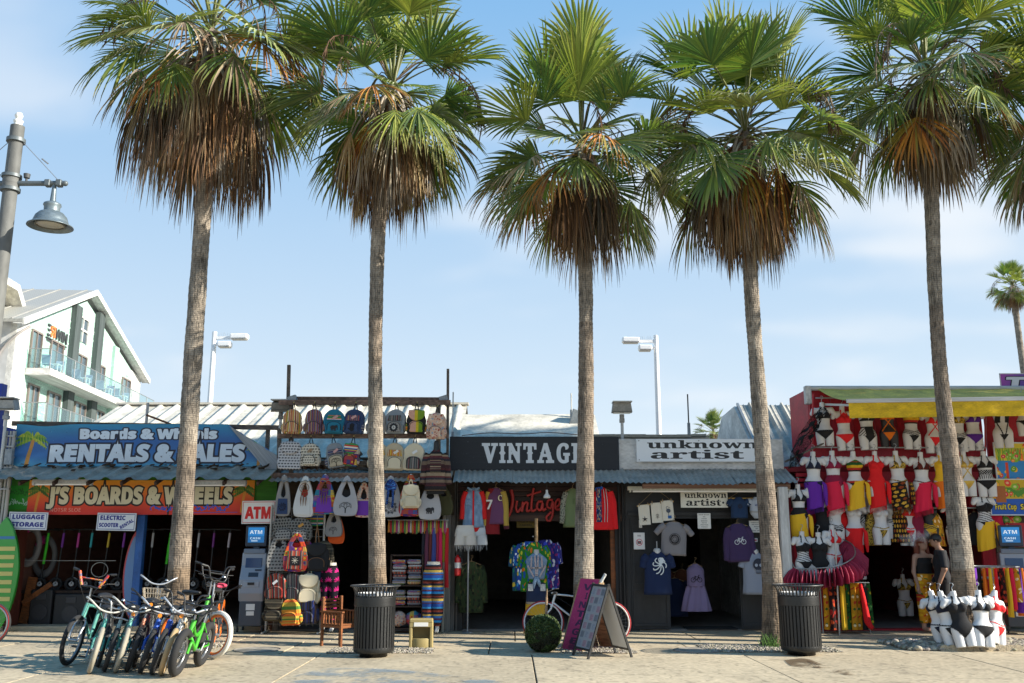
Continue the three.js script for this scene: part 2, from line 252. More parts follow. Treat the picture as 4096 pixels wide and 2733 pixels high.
const trap = (p, a) => (x) => { const t = ((x / p) % 1 + 1) % 1; return a * (t < 0.62 ? 0 : t < 0.72 ? (t - 0.62) / 0.1 : t < 0.9 ? 1 : (1 - t) / 0.1); };
const wave = (p, a) => (x) => a * Math.sin(x / p * 2 * PI);
const roofWhite = M([0.8, 0.75, 0.64], 0.7, { map: rep(grime, 1.3, 1.3), metalness: 0.05 });
const sheetGrey = M([0.42, 0.375, 0.31], 0.7, { map: rep(grime, 1.5, 1.5), metalness: 0.1 });
const corrGrey = M([0.54, 0.5, 0.44], 0.65, { map: rep(grime, 1, 2), metalness: 0.1 });
function shop(name, label, x0, x1, o = {}) {
  const b = thing(name, label, 'shop', [0, 0, 0]);
  const zb = o.back ?? -28, cy = o.ceil ?? 2.9, mat = o.wall || wallDark;
  mesh('floor', box(x1 - x0 - 0.06, 0.06, -18.35 - zb, (x0 + x1) / 2, o.step ? 0.04 : -0.005, (-18.35 + zb) / 2), floorDark, b);
  mesh('back_wall', box(x1 - x0, 3, 0.12, (x0 + x1) / 2, 1.5, zb - 0.06), mat, b);
  mesh('ceiling', box(x1 - x0, 0.1, -18.3 - zb, (x0 + x1) / 2, cy + 0.05, (-18.3 + zb) / 2), mat, b);
  mesh('side_wall', box(0.1, cy, -18.32 - zb, x0 + 0.05, cy / 2, (-18.32 + zb) / 2), mat, b);
  mesh('side_wall', box(0.1, cy, -18.32 - zb, x1 - 0.05, cy / 2, (-18.32 + zb) / 2), o.right || mat, b);
  return b;
}
const greenPaint = M([0.05, 0.26, 0.012], 0.7, { map: grime }), redPaint = M([0.62, 0.014, 0.04], 0.6, { map: grime }), greyPaint = M([0.03, 0.032, 0.036], 0.6, { map: grime }), bluePaint = M([0.015, 0.05, 0.42], 0.6, { map: grime });

// cycle hire shop
const hire = shop('cycle_hire_shop', 'bike rental shop with orange fascia under a ribbed grey awning', -9.62, -4.5, { step: true, wall: M([0.26, 0.11, 0.07], 0.95, { map: grime }) });
{
  const b = hire, yT = 2.785, yB = 2.136;
  mesh('fascia', box(5.1, 0.95, 0.1, -7.06, yB + 0.475, -18.28), greenPaint, b);
  mesh('step', rbox(5.05, 0.14, 0.5, 0.02, -7.06, 0.02, -18.5), conc[0], b);
  for (let k = 0; k < 5; k++) { const x = -9.75 + k * 1.06; mesh('awning_sheet', sheet(x, x + 1.075, 3.075, -18.3, 2.731, -17.25, trap(0.43, 0.05), 0.043, 5, 0.01, k), sheetGrey, b); }
  for (let k = 0; k < 9; k++) { const x = -9.6 + k * 0.62; mesh('rafter', beam([x, 3.075 - 0.07, -18.3], [x, 2.731 - 0.07, -17.3], 0.04, 0.07), mt.darkTimber, b); }
  // long ribbed roof over this and the bag shop
  const yE = 3.08, zE = -18.42, yR = 4.85, zR = -22.6;
  for (let k = 0; k < 7; k++) { const x = -9.5 + k * 1.2; mesh('roof_panel', sheet(x, x + 1.215, yR, zR + 0.02 * (k % 2), yE + 0.012 * (k % 2), zE, trap(0.4, 0.055), 0.04, 6, 0.012, k + 20), roofWhite, b); }
  mesh('ridge_cap', box(8.5, 0.05, 0.3, -5.3, yR + 0.05, zR - 0.05), roofWhite, b);
  for (let k = 0; k < 7; k++) { const x = -9.5 + k * 1.2; mesh('roof_panel', sheet(x, x + 1.215, 2.9, -28.2, yR, zR, trap(0.4, 0.055), 0.04, 3, 0.012, k + 40), roofWhite, b); }
  mesh('gable', xf(extr(shapeOf([[18.5, 2.95], [28.2, 2.85], [22.6, 4.75]]), 0.08), -9.5, 0, 0, 0, PI / 2, 0), mt.white, b);
  for (let k = 0; k < 4; k++) { const x = -9.46 + k * 1.29; mesh('wall_plank', box(1.25, 0.12, 0.06, x + 0.6, 2.98, -18.3), mt.greyTimber, b); }
  // blue post dividing the opening, side reveals
  mesh('post', rbox(0.15, 2.3, 0.15, 0.02, -7.082, 1.15, -18.34), M([0.03, 0.14, 0.45], 0.6, { map: rep(grime, 0.4, 2) }), b);
  mesh('reveal', box(0.12, 2.3, 0.3, -9.42, 1.15, -18.4), M([0.16, 0.03, 0.012], 0.8, { map: grime }), b);
  mesh('reveal', box(0.1, 2.3, 0.3, -4.62, 1.15, -18.4), mt.greyTimber, b);
  // debris and leaves caught on the awning
  const r = rngOf(3), lit = []; for (let k = 0; k < 150; k++) { const x = mix(-9.6, -4.6, r()), t = r() * r() * 0.55; lit.push(box(0.05 + 0.12 * r(), 0.012, 0.03 + 0.05 * r(), x, mix(3.075, 2.731, t) + 0.03 + 0.03 * r(), mix(-18.25, -17.25, t), 0.3, r() * 6, r() * 0.5)); }
  const l = mesh('leaf_litter', lit, M([0.06, 0.04, 0.025], 1), b); l.userData = { kind: 'stuff' };
}
// bag shop
const bagShop = shop('bag_shop', 'open shop front hung with bags under a timber rack', -4.48, -1.08);
{
  const b = bagShop;
  mesh('header', box(3.36, 0.75, 0.08, -2.78, 2.5, -18.3), M([0.07, 0.05, 0.03], 0.9, { map: grime }), b);
  for (let k = 0; k < 3; k++) { const x = -4.5 + k * 1.12; mesh('awning_sheet', sheet(x, x + 1.13, 3.0, -18.3, 2.715, -17.5, wave(0.11, 0.012), 0.018, 5, 0.01, k + 60), corrGrey, b); }
  mesh('corner_post', box(0.09, 2.5, 0.12, -1.2, 1.25, -18.22), M([0.32, 0.3, 0.26], 0.8, { map: grime }), b);
  mesh('painted_post', bar([-1.28, 0, -18.1], [-1.28, 2.3, -18.1], 0.035), M([0.45, 0.42, 0.34], 0.7, { map: grime }), b);
  mesh('pallet_shelf', [box(3.2, 0.04, 0.1, -2.8, 3.1, -18.25), box(3.2, 0.04, 0.1, -2.8, 3.22, -18.5)], mt.greyTimber, b);
}
// vintage shop
const vintage = shop('vintage_shop', 'vintage clothes shop with black fascia above dark slatted boards', -1.06, 2.14);
{
  const b = vintage, y1 = 2.755, y0 = 2.088;
  for (let k = 0; k < 7; k++) mesh('plank', rbox(3.12, (y1 - y0) / 7 - 0.012, 0.035, 0.004, 0.53, y0 + (k + 0.5) * (y1 - y0) / 7, -18.27 + (k % 2) * 0.004), M([0.055 + 0.012 * (k % 3), 0.027, 0.018], 0.75, { map: rep(woodTex, 1, 0.16) }), b);
  mesh('plank_backing', box(3.14, y1 - y0 + 0.2, 0.03, 0.53, (y0 + y1) / 2 + 0.1, -18.32), mt.dark, b);
  mesh('lintel', rbox(3.14, 0.12, 0.06, 0.005, 0.53, y0 - 0.02, -18.26), M([0.1, 0.045, 0.025], 0.7, { map: woodTex }), b);
  for (let k = 0; k < 3; k++) { const x = -1.092 + k * 1.08; mesh('awning_sheet', sheet(x, x + 1.1, 2.996, -18.25, 2.711 - 0.02 * (k % 2), -17.55, wave(0.105, 0.014), 0.0175, 5, 0.012, k + 80), corrGrey, b); }
  mesh('jamb', rbox(0.16, 2.05, 0.1, 0.01, 1.955, 1.02, -18.4), M([0.34, 0.11, 0.025], 0.6, { map: rep(woodTex, 0.3, 1) }), b);
  mesh('jamb', rbox(0.1, 2.05, 0.1, 0.01, -0.98, 1.02, -18.36), mt.black, b);
  mesh('pier', box(0.2, 2.9, 0.1, 2.06, 1.45, -18.33), M([0.02, 0.02, 0.022], 0.7), b);
  for (const d of [0, 0.075]) mesh('downpipe', bar([2.04 + d, 0, -18.24], [2.04 + d, 2.7, -18.24], 0.025), mt.black, b);
  // tarpaulin roof
  const g = new THREE.PlaneGeometry(2.9, 1.5, 40, 16), p = g.attributes.position; for (let i = 0; i < p.count; i++) p.setZ(i, 0.03 * (fbm(p.getX(i) * 2, p.getY(i) * 3, 4, 3) - 0.5) - 0.01 * Math.abs(Math.sin(p.getX(i) * 2.6 + p.getY(i))));
  g.computeVertexNormals(); xf(g, 0, 0, 0, -PI / 2 + 0.52); g.translate(0.37, 4.0, -19.9);
  mesh('tarpaulin', g, M([0.86, 0.81, 0.7], 0.65, { map: rep(grime, 2, 1) }), b);
  mesh('parapet', box(3.1, 0.36, 0.15, 0.5, 3.4, -18.75), M([0.7, 0.67, 0.58], 0.8, { map: grime }), b);
  mesh('tie_rope', path([[-0.992, 3.683, -18.6], [-0.474, 3.735, -18.6], [0.216, 3.717, -18.6], [0.733, 3.743, -18.6], [1.294, 3.7, -18.6]], 0.008, 40, 5), mt.rust, b);
}
// artist's shop
const artist = shop('print_shop', 'dark grey artist print shop with white parapet and corrugated awning', 2.16, 5.24);
{
  const b = artist, y0 = 2.992, y1 = 3.581;
  mesh('parapet', rbox(3.186, y1 - y0, 0.14, 0.01, 3.667, (y0 + y1) / 2, -18.36), M([0.86, 0.85, 0.83], 0.85, { map: rep(grime, 1.4, 0.5), bumpMap: fineBump, bumpScale: 0.006 }), b);
  for (let k = 0; k < 3; k++) { const x = 1.981 + k * 1.09; mesh('awning_sheet', sheet(x, x + 1.11, y0, -18.25, 2.684 - 0.02 * (k % 2), -17.5, wave(0.105, 0.014), 0.0175, 5, 0.01, k + 90), M([0.44, 0.42, 0.38], 0.65, { map: rep(grime, 1, 2), metalness: 0.1 }), b); }
  mesh('beam', rbox(2.75, 0.09, 0.1, 0.01, 3.8, 2.64, -17.7), M([0.36, 0.22, 0.17], 0.85, { map: woodTex }), b);
  // dark painted front: header, side walls with panelled shutters
  mesh('header', box(3.06, 0.72, 0.06, 3.7, 2.42, -18.3), greyPaint, b);
  mesh('header_rail', rbox(3.0, 0.07, 0.05, 0.005, 3.7, 2.145, -18.25), greyPaint, b);
  for (const [u0, u1] of [[1450, 1537], [1700, 1765]]) {
    const xa = 2.264, c = u0 === 1450 ? 2.61 : 4.566, w = u0 === 1450 ? 0.72 : 0.56;
    mesh('shutter', rbox(w, 2.05, 0.05, 0.006, c, 1.06, -18.3), greyPaint, b);
    for (const [py, ph] of [[1.62, 0.62], [1.05, 0.42], [0.42, 0.62]]) for (const [dx, dy, bw, bh] of [[0, ph / 2, w - 0.06, 0.045], [0, -ph / 2, w - 0.06, 0.045], [-(w - 0.1) / 2, 0, 0.045, ph], [(w - 0.1) / 2, 0, 0.045, ph]]) mesh('shutter_rail', box(bw, bh, 0.025, c + dx, py + dy, -18.265 + (bw > bh ? 0.003 : 0)), greyPaint, b);
  }
  mesh('jamb', box(0.22, 2.1, 0.06, 2.28, 1.05, -18.33), greyPaint, b); mesh('jamb', box(0.3, 2.1, 0.06, 5.08, 1.05, -18.33), greyPaint, b);
  mesh('column', rbox(0.17, 2.618, 0.12, 0.01, 5.002, 2.618 / 2, -17.6), mt.white, b);
  // cream flat roof with a worn lip behind the parapet
  mesh('roof', box(2.5, 0.12, 4, 2.75, 3.6, -21.1), mt.cream, b);
  const rr = rngOf(8); for (let k = 0; k < 8; k++) mesh('coping_stone', rbox(0.31, 0.05 + 0.03 * rr(), 0.26, 0.015, 1.65 + k * 0.305, 3.72 + 0.02 * rr(), -19.15), M([0.48, 0.44, 0.36], 0.9, { map: grime }), b);
  mesh('parapet_back', box(2.5, 0.34, 0.16, 2.75, 3.55, -19.18), M([0.72, 0.68, 0.58], 0.8, { map: grime }), b);
  mesh('shop_mat', box(0.95, 0.015, 0.5, 3.75, 0.035, -18.55), mt.dark, b);
}
// white gable and ribbed roof between the print shop and the swimwear shop
{
  const b = thing('ribbed_roof_building', 'pale building with steep ribbed metal roof behind the print shop', 'building', [0, 0, 0]);
  const D0 = 18.75, D1 = 21.2, yb = 2.838, yt = 4.667;
  const pr = (x) => { const t = (((x - 5) / 0.36) % 1 + 1) % 1; return t < 0.14 ? 0.07 : (Math.abs(((t - 0.14) / 0.29) % 1 - 0.5) > 0.42 ? 0.02 : 0); };
  for (let k = 0; k < 4; k++) { const x = 5.15 + k * 1.08; mesh('roof_panel', sheet(x, x + 1.08, yt, -D1, yb, -D0, pr, 0.018, 4, 0.006, k + 7), M([0.6, 0.58, 0.52], 0.65, { map: rep(grime, 1, 2), metalness: 0.1 }), b); }
  mesh('gable_wall', xf(extr(shapeOf([[18.75, 0], [18.75, yb - 0.03], [21.2, yt - 0.03], [22.5, yt - 0.1], [24.2, 3.2], [24.2, 0]]), 0.1), 5.04, 0, 0, 0, PI / 2), M([0.86, 0.86, 0.84], 0.9, { map: rep(grime, 0.5, 0.5) }), b);
  mesh('roof_rake', beam([5.12, yb + 0.02, -D0], [5.12, yt + 0.03, -D1], 0.05, 0.05), mt.steel, b);
  mesh('wall', box(4, 3, 0.1, 6.6, 1.5, -23.6), wallDark, b);
}
// swimwear shop
const swim = shop('swimwear_shop', 'red swimwear shop hung with white display torsos under a yellow awning', 5.26, 9.2, { wall: M([0.32, 0.03, 0.045], 0.95, { map: grime }), ceil: 2.95 });
{
  const b = swim, xl = 5.828, yT = 4.576, yO = 2.262;
  for (let k = 0; k < 8; k++) { const w = (9.18 - xl) / 8; mesh('wall_board', rbox(w - 0.008, yT - yO, 0.05, 0.006, xl + (k + 0.5) * w, (yT + yO) / 2, -18.33 + 0.004 * (k % 2)), M([0.62 + 0.06 * (k % 3), 0.012 + 0.014 * (k % 2), 0.035 + 0.03 * (k % 2)], 0.55, { map: rep(grime, 0.4, 1) }), b); }
  mesh('wall_cap', box(9.18 - xl, 0.06, 0.14, (9.18 + xl) / 2, yT + 0.02, -18.36), redPaint, b);
  mesh('side_wall_upper', box(0.06, yT - 2.9, 1.2, xl + 0.03, (yT + 2.9) / 2, -18.98), redPaint, b);
  mesh('front_wall', box(5.976 - 5.36, yO, 0.06, (5.976 + 5.36) / 2, yO / 2, -18.34), redPaint, b);
  for (let k = 0; k < 4; k++) mesh('side_rail', box(0.5, 0.07, 0.06, 5.601 + 0.1, 2.884 - 0.1 * k, -18.22), redPaint, b);
  mesh('front_wall', box(0.24, yO, 0.06, 9.06, yO / 2, -18.34), redPaint, b);
  mesh('threshold', box(3, 0.03, 0.25, 7.4, 0.02, -18.42), M([0.4, 0.02, 0.03], 0.8), b);
  // boards that frame the wall
  for (const u of [0, 1]) mesh('batten', box(0.07, 1.9, 0.03, 7.9 + u * 0.95, 3.55, -18.28), redPaint, b);
  mesh('conduit', path([[9.215, 4.062, -18.2], [9.162, 3.554, -18.2], [9.109, 3.051, -18.2]], 0.015), mt.steel, b);
}
{ // retractable awning
  const a = thing('yellow_awning', 'yellow fabric awning with deep valance over the swimwear shop', 'awning', [0, 0, 0]);
  const xl = 5.98, xr = 12.6, yb = 4.55, yf = 4.08, zb = -18.2, zl = -16.6, zr = -15.9, N = 48, K = 8;
  const mk = (fn, n, k) => { const pos = [], uv = [], idx = []; for (let j = 0; j <= k; j++) for (let i = 0; i <= n; i++) { pos.push(...fn(i / n, j / k)); uv.push(i / n * 6, j / k); } for (let j = 0; j < k; j++) for (let i = 0; i < n; i++) { const q = j * (n + 1) + i; idx.push(q, q + n + 1, q + 1, q + 1, q + n + 1, q + n + 2); } const g = new THREE.BufferGeometry(); g.setAttribute('position', new THREE.Float32BufferAttribute(pos, 3)); g.setAttribute('uv', new THREE.Float32BufferAttribute(uv, 2)); g.setIndex(idx); g.computeVertexNormals(); return g; };
  const yellowTop = M([0.92, 0.68, 0.12], 0.85, { map: grime }), yellow = M([0.9, 0.56, 0.012], 0.8, { map: rep(grime, 1, 0.5) });
  mesh('canopy', mk((u, v) => [mix(xl, xr, u), mix(yb, yf, v) - 0.05 * Math.sin(v * PI) + 0.012 * Math.sin(u * 60), mix(zb, mix(zl, zr, u), v)], N, K), yellowTop, a);
  mesh('valance', mk((u, v) => [mix(xl, xr, u), yf - 0.045 - 0.27 * v, mix(zl, zr, u) + 0.02 + 0.03 * v * (fbm(u * 30, v * 2, 3, 3) - 0.5) + 0.012 * v * Math.sin(u * 75)], 160, 6), yellow, a);
  mesh('front_bar', beam([xl - 0.02, yf - 0.005, zl], [xr, yf - 0.005, zr], 0.07, 0.07), mt.white, a);
  mesh('roller', bar([xl - 0.15, yb + 0.02, zb - 0.03], [xr, yb + 0.02, zb - 0.03], 0.05), mt.white, a);
  mesh('bracket', rbox(0.12, 0.36, 0.14, 0.02, xl - 0.2, yb - 0.12, zb), mt.white, a);
  mesh('arm', [beam([xl + 0.05, yb - 0.3, zb], [xl + 0.05, yf - 0.08, zl], 0.04, 0.04), beam([9.5, yb - 0.3, zb], [9.5, yf - 0.08, -16.2], 0.04, 0.04)], mt.white, a);
}
// juice stand at the end of the row
const juice = shop('juice_stand', 'juice stand front covered in painted fruit boards', 9.22, 13, { ceil: 2.9 });
mesh('front_wall', box(3.7, 2.4, 0.06, 11.1, 3.4, -18.34), redPaint, juice); mesh('front_wall', box(1.1, 2.3, 0.06, 9.8, 1.15, -18.5), M([0.05, 0.06, 0.04], 0.8), juice);
// neighbour at the other end
{
  const b = thing('blue_neighbour_shop', 'blue painted shop wall beyond the bike rental shop', 'shop', [0, 0, 0]);
  mesh('wall', box(3, 4.646, 0.2, -9.933 - 1.5, 4.646 / 2, -18.2), bluePaint, b); mesh('wall', box(2.8, 3.9, 4.6, -9.933 - 1.7, 1.95, -20.61), bluePaint, b);
  mesh('white_corner_board', box(0.14, 2.6, 0.1, -9.72, 1.9, -18.05), mt.white, b);
}

// ---------- hotel on the side street ----------
{
  const b = thing('mint_hotel', 'mint green gabled hotel with glass balconies beyond the shops', 'building', [-27.029, 0, -50], 94.57 * DEG);
  const mint = M([0.5, 0.74, 0.65], 0.85, { map: rep(grime, 3, 3) }), wh = M([0.82, 0.81, 0.78], 0.8, { map: grime }), slate = M([0.09, 0.115, 0.115], 0.8, { map: grime }), frame = M([0.2, 0.16, 0.14], 0.5), pane = M([0.16, 0.24, 0.26], 0.08, { metalness: 0.3 }), glass = M([0.86, 0.96, 0.95], 0.05, { transmission: 1, thickness: 0, opacity: 1 });
  const L = 21.85, hL = 13.553, hR = 14.048, sA = 9.699, hA = 17.076;
  // gable wall, mint with white ends
  const p0 = 1.522;
  mesh('gable_wall', xf(extr(shapeOf([[p0, 0], [19.558, 0], [19.558, 14.334 ], [sA, hA], [p0, 14.036]]), 0.3), 0, 0, -0.3), mint, b);
  mesh('corner_wall', xf(extr(shapeOf([[0, 0], [p0, 0], [p0, 14.036], [0, hL]]), 0.34), 0, 0, -0.3), wh, b);
  mesh('corner_wall', xf(extr(shapeOf([[19.558, 0], [L, 0], [L, hR], [19.558, 14.334]]), 0.34), 0, 0, -0.3), wh, b);
  mesh('end_wall', box(0.3, hL, 14, 0.15, hL / 2, -7.3), M([0.72, 0.73, 0.74], 0.85, { map: grime }), b);
  mesh('far_wall', box(0.3, hL, 14, L - 0.15, hL / 2, -7.3), wh, b);
  // painted brick courses standing slightly proud on the gable
  { const r = rngOf(6), gs = []; for (let k = 0; k < 260; k++) { const s = mix(p0 + 0.3, L - 2.2, r()), top = s < sA ? mix(14.036, hA, (s - p0) / (sA - p0)) : mix(hA, hR, (s - sA) / (L - sA)); gs.push(box(0.5 + 0.4 * r(), 0.1, 0.02, s, mix(5, top - 0.6, r()), 0.006)); } const m = mesh('proud_bricks', gs, M([0.47, 0.68, 0.585], 0.9), b); m.userData = { kind: 'stuff' }; }
  // roof: two slopes with white barge boards
  const oh = 0.5, eL = -0.5, eR = L + 0.5, yAp = hA + 0.75, slL = (yAp - hL - 0.15) / sA, slR = (yAp - hR - 0.15) / (L - sA), yl = hL + 0.15 - 0.5 * slL, yr = hR + 0.15 - 0.5 * slR;
  const roofM = M([0.42, 0.42, 0.4], 0.8, { map: rep(grime, 4, 4) });
  const slope = (s0, y0, s1, y1) => { const pts = shapeOf([[s0, y0], [s1, y1], [s1, y1 - 0.18], [s0, y0 - 0.18]]); return xf(extr(pts, 15.2), 0, 0, oh - 15.2); };
  for (const [s0, y0, s1, y1] of [[eL, yl, sA, yAp], [sA, yAp, eR, yr]]) {
    mesh('roof', slope(s0, y0, s1, y1), roofM, b);
    mesh('barge_board', xf(extr(shapeOf([[s0, y0 + 0.05], [s1, y1 + 0.05], [s1, y1 - 0.32], [s0, y0 - 0.32]]), 0.12), 0, 0, oh + 0.005), wh, b);
    mesh('soffit', xf(extr(shapeOf([[s0, y0 - 0.2], [s1, y1 - 0.2], [s1, y1 - 0.26], [s0, y0 - 0.26]]), oh), 0, 0, 0.02), wh, b);
    for (let k = 0; k < 8; k++) mesh('roof_seam', beam([s0, y0 + 0.03, oh - 0.6 - k * 1.7], [s1, y1 + 0.03, oh - 0.6 - k * 1.7], 0.06, 0.06), roofM, b);
  }
  // dormer
  { const s0 = 1.5, s1 = 4.2, yb = 15.0; const d = mesh('dormer', box(6, 3.0, 4.6, -0.4, 14.477 + 0.2, -4.4), M([0.8, 0.74, 0.5], 0.85), b); const dp = [[-4, 15.492 + 0.7], [2.6, 15.492 + 0.7], [5.4, 15.492 - 1.9], [5.2, 15.492 - 2.2], [2.4, 15.492 + 0.3], [-4, 15.492 + 0.3]]; mesh('dormer_roof', xf(extr(shapeOf(dp), 6.2), 0, 0, -7.4), wh, b); mesh('dormer_window', box(0.9, 1.5, 0.06, -2.2, 14.477 + 0.5, -2.08), pane, b); }
  // dark pilasters
  for (const [s, y1, w] of [[7.781, 16.279, 0.95], [11.842, 16.761, 0.95]]) { const p = mesh('pilaster', box(w, y1 - 4, 0.34, s, (y1 + 4) / 2, 0.16), slate, b); }
  mesh('pilaster', box(0.9, 15.259 - 4, 0.2, 15.639, (15.259 + 4) / 2, 0.1), mint, b);
  const opening = (name, s0, s1, y0, y1, split) => { const w = mesh(name, [box(s1 - s0, 0.1, 0.12, (s0 + s1) / 2, y1, 0.06), box(0.1, y1 - y0, 0.12, s0, (y0 + y1) / 2, 0.062), box(0.1, y1 - y0, 0.12, s1, (y0 + y1) / 2, 0.062), box(0.08, y1 - y0, 0.12, (s0 + s1) / 2, (y0 + y1) / 2, 0.058)], name === 'window' ? wh : frame, b); mesh('pane', box((s1 - s0) / 2 - 0.06, y1 - y0 - 0.05, 0.03, mix(s0, s1, 0.25), (y0 + y1) / 2, 0.025), pane, w); mesh('pane', box((s1 - s0) / 2 - 0.06, y1 - y0 - 0.05, 0.03, mix(s0, s1, 0.75), (y0 + y1) / 2, 0.025), M([0.07, 0.1, 0.12], 0.1, { metalness: 0.2 }), w); return w; };
  const fl = 11.173, fl2 = fl - 3.05;
  for (const [s0, s1, y1] of [[1.901, 3.262, 13.096], [4.622, 6.433, 13.027], [8.569, 10.373, 13.138], [12.378, 13.847, 13.16], [17.632, 19.443, 13.404]]) { opening('balcony_door', s0, s1, fl, fl + 2.25); opening('balcony_door', s0 + (s0 > 6 ? 0.6 : 0.3), s1 + (s0 > 6 ? 0.6 : 0.3), fl2, fl2 + 2.25); }
  { const w = opening('window', 8.334, 10.09, 14.265, 15.834); mesh('transom', box(1.9, 0.12, 0.13, 9.175, 15.035, 0.07), wh, w); }
  // balconies: slab, glass panels, rail and posts, chairs and tables
  for (const y of [fl, fl2]) {
    mesh('balcony_floor', box(L - p0 - 0.4, 0.38, 1.35, (L + p0) / 2 - 0.1, y - 0.19, 0.7), wh, b);
    const n = 11, w = (L - p0 - 0.6) / n, rail = mesh('balcony_rail', [bar([p0 + 0.1, y + 1.1, 1.3], [L - 0.5, y + 1.1, 1.3], 0.03), bar([p0 + 0.1, y + 1.1, 1.3], [p0 + 0.1, y + 1.1, 0.1], 0.03)], mt.steel, b);
    for (let k = 0; k < n; k++) mesh('glass_panel', box(w - 0.08, 1.0, 0.02, p0 + 0.1 + (k + 0.5) * w, y + 0.57, 1.3), glass, rail);
    mesh('glass_panel', box(0.02, 1.0, 1.1, p0 + 0.1, y + 0.57, 0.72), glass, rail);
    for (let k = 0; k <= n; k++) mesh('rail_post', bar([p0 + 0.1 + k * w, y, 1.33], [p0 + 0.1 + k * w, y + 1.1, 1.33], 0.025), mt.steel, rail);
  }
  mesh('downpipe', path([[0.3, hL - 0.3, 0.6], [-0.1, hL - 0.8, 0.2], [-0.12, hL - 2, -0.7], [-0.12, 8, -0.8], [-0.12, 3, -0.8]], 0.07, 40, 6), M([0.3, 0.28, 0.27], 0.6), b);
  // letters
  const sx = 3.978, sw = 6.919 - sx, sy = 13.587, sh = 14.235 - sy, bk = M([0.05, 0.055, 0.06], 0.6), z = 0.05;
  const st = (x0, y0, x1, y1, w = 0.11) => beam([sx + x0 * sw, sy + y0 * sh, z], [sx + x1 * sw, sy + y1 * sh, z], w * sh, 0.1);
  mesh('sign_letter', [st(0, 0.05, 0.12, 0.05, 0.16), st(0, 0.5, 0.12, 0.5, 0.16), st(0, 0.95, 0.12, 0.95, 0.16)], bk, b);
  mesh('sign_letter', [st(0.33, 0, 0.33, 1, 0.2), st(0.33, 0.93, 0.2, 0.93, 0.18), st(0.33, 0.5, 0.2, 0.5, 0.18), st(0.17, 0.9, 0.17, 0.55, 0.18), st(0.26, 0.5, 0.16, 0, 0.2)], M([0.75, 0.2, 0.06], 0.6), b);
  mesh('sign_letter', [st(0.38, 1, 0.45, 0), st(0.45, 0, 0.53, 1), st(0.53, 1, 0.6, 0), st(0.6, 0, 0.67, 1)], bk, b);
  mesh('sign_letter', st(0.73, 0, 0.73, 1, 0.14), bk, b);
  mesh('sign_letter', [st(0.8, 0, 0.8, 1, 0.14), st(0.8, 1, 0.97, 0, 0.12), st(0.97, 0, 0.97, 1, 0.14)], bk, b);
  mesh('sign_bar', st(-0.05, -0.25, 1, -0.25, 0.09), bk, b);
  const scr = []; for (let k = 0; k < 15; k++) scr.push(path([[sx + sw * (k * 0.063), sy - sh * 0.55, z], [sx + sw * (k * 0.063 + 0.02), sy - sh * (0.35 + 0.1 * (k % 3 === 0 ? -1 : 0)), z], [sx + sw * (k * 0.063 + 0.045), sy - sh * 0.5, z], [sx + sw * (k * 0.063 + 0.063), sy - sh * 0.55, z]], 0.025, 8, 4)); mesh('sign_script', scr, bk, b);
  // terrace furniture
  const plastic = M([0.8, 0.8, 0.8], 0.5), blueM = M([0.3, 0.37, 0.5], 0.6);
  for (const q of [3.6, 8.2, 12.4, 15.6]) {
    const c = thing('balcony_table', 'small white table on the hotel balcony', 'table', [0, 0, 0], 0, 'tables on the hotel balcony'); b.updateMatrixWorld(); c.position.copy(b.localToWorld(V(q, fl, 0.8))); c.rotation.y = b.rotation.y;
    mesh('tabletop', box(0.6, 0.04, 0.6, 0, 0.55, 0), plastic, c); for (const [dx, dz] of [[-1, -1], [1, -1], [1, 1], [-1, 1]]) mesh('leg', box(0.05, 0.53, 0.05, dx * 0.26, 0.265, dz * 0.26), plastic, c);
    for (const k of [-1, 1]) { const h = thing('balcony_chair', 'blue slatted chair on the hotel balcony', 'chair', [0, 0, 0], 0, 'chairs on the hotel balcony'); h.position.copy(b.localToWorld(V(q + k * 0.75, fl, 0.7))); h.rotation.y = b.rotation.y + (k > 0 ? -PI / 2 : PI / 2); mesh('seat', box(0.5, 0.04, 0.5, 0, 0.42, 0), blueM, h); mesh('backrest', box(0.5, 0.5, 0.04, 0, 0.7, -0.26, -0.2), blueM, h); for (const [dx, dz] of [[-1, -1], [1, -1], [1, 1], [-1, 1]]) mesh('leg', bar([dx * 0.22, 0, dz * 0.22], [dx * 0.22, 0.42, dz * 0.22], 0.018), blueM, h); }
  }
}

// ---------- fan palms ----------
const trunkMap = dataTex(512, (u, v) => { // leaf scars round the trunk, short vertical cracks
  const w = v + 0.012 * (fbm(u * 6, v * 8, 1, 3, 6, 8) - 0.5), ring = Math.abs((w * 52) % 1 - 0.5) * 2, cr = noise3(u * 44, v * 60, 3, 44, 60), big = fbm(u * 4, v * 10, 7, 4, 4, 10);
  const crack = smooth(0.66, 0.8, noise3(u * 60, v * 16, 9, 60, 16)), line = smooth(0.78, 0.97, ring);
  const g = 0.88 + 0.45 * (big - 0.5) + 0.2 * (cr - 0.5) - 0.2 * line * (0.3 + 1.2 * noise3(u * 5, v * 52, 5, 5, 52)) - 0.2 * crack; return [g, g * 0.97, g * 0.93];
});
const trunkMat = M([1, 1, 1], 0.95, { map: trunkMap, bumpMap: trunkMap, bumpScale: 0.02, vertexColors: true });
const liveMat = M([1, 1, 1], 1, { vertexColors: true, transmission: 0.42, thickness: 0 }), deadMat = M([1, 1, 1], 1, { vertexColors: true, transmission: 0.12, thickness: 0 });
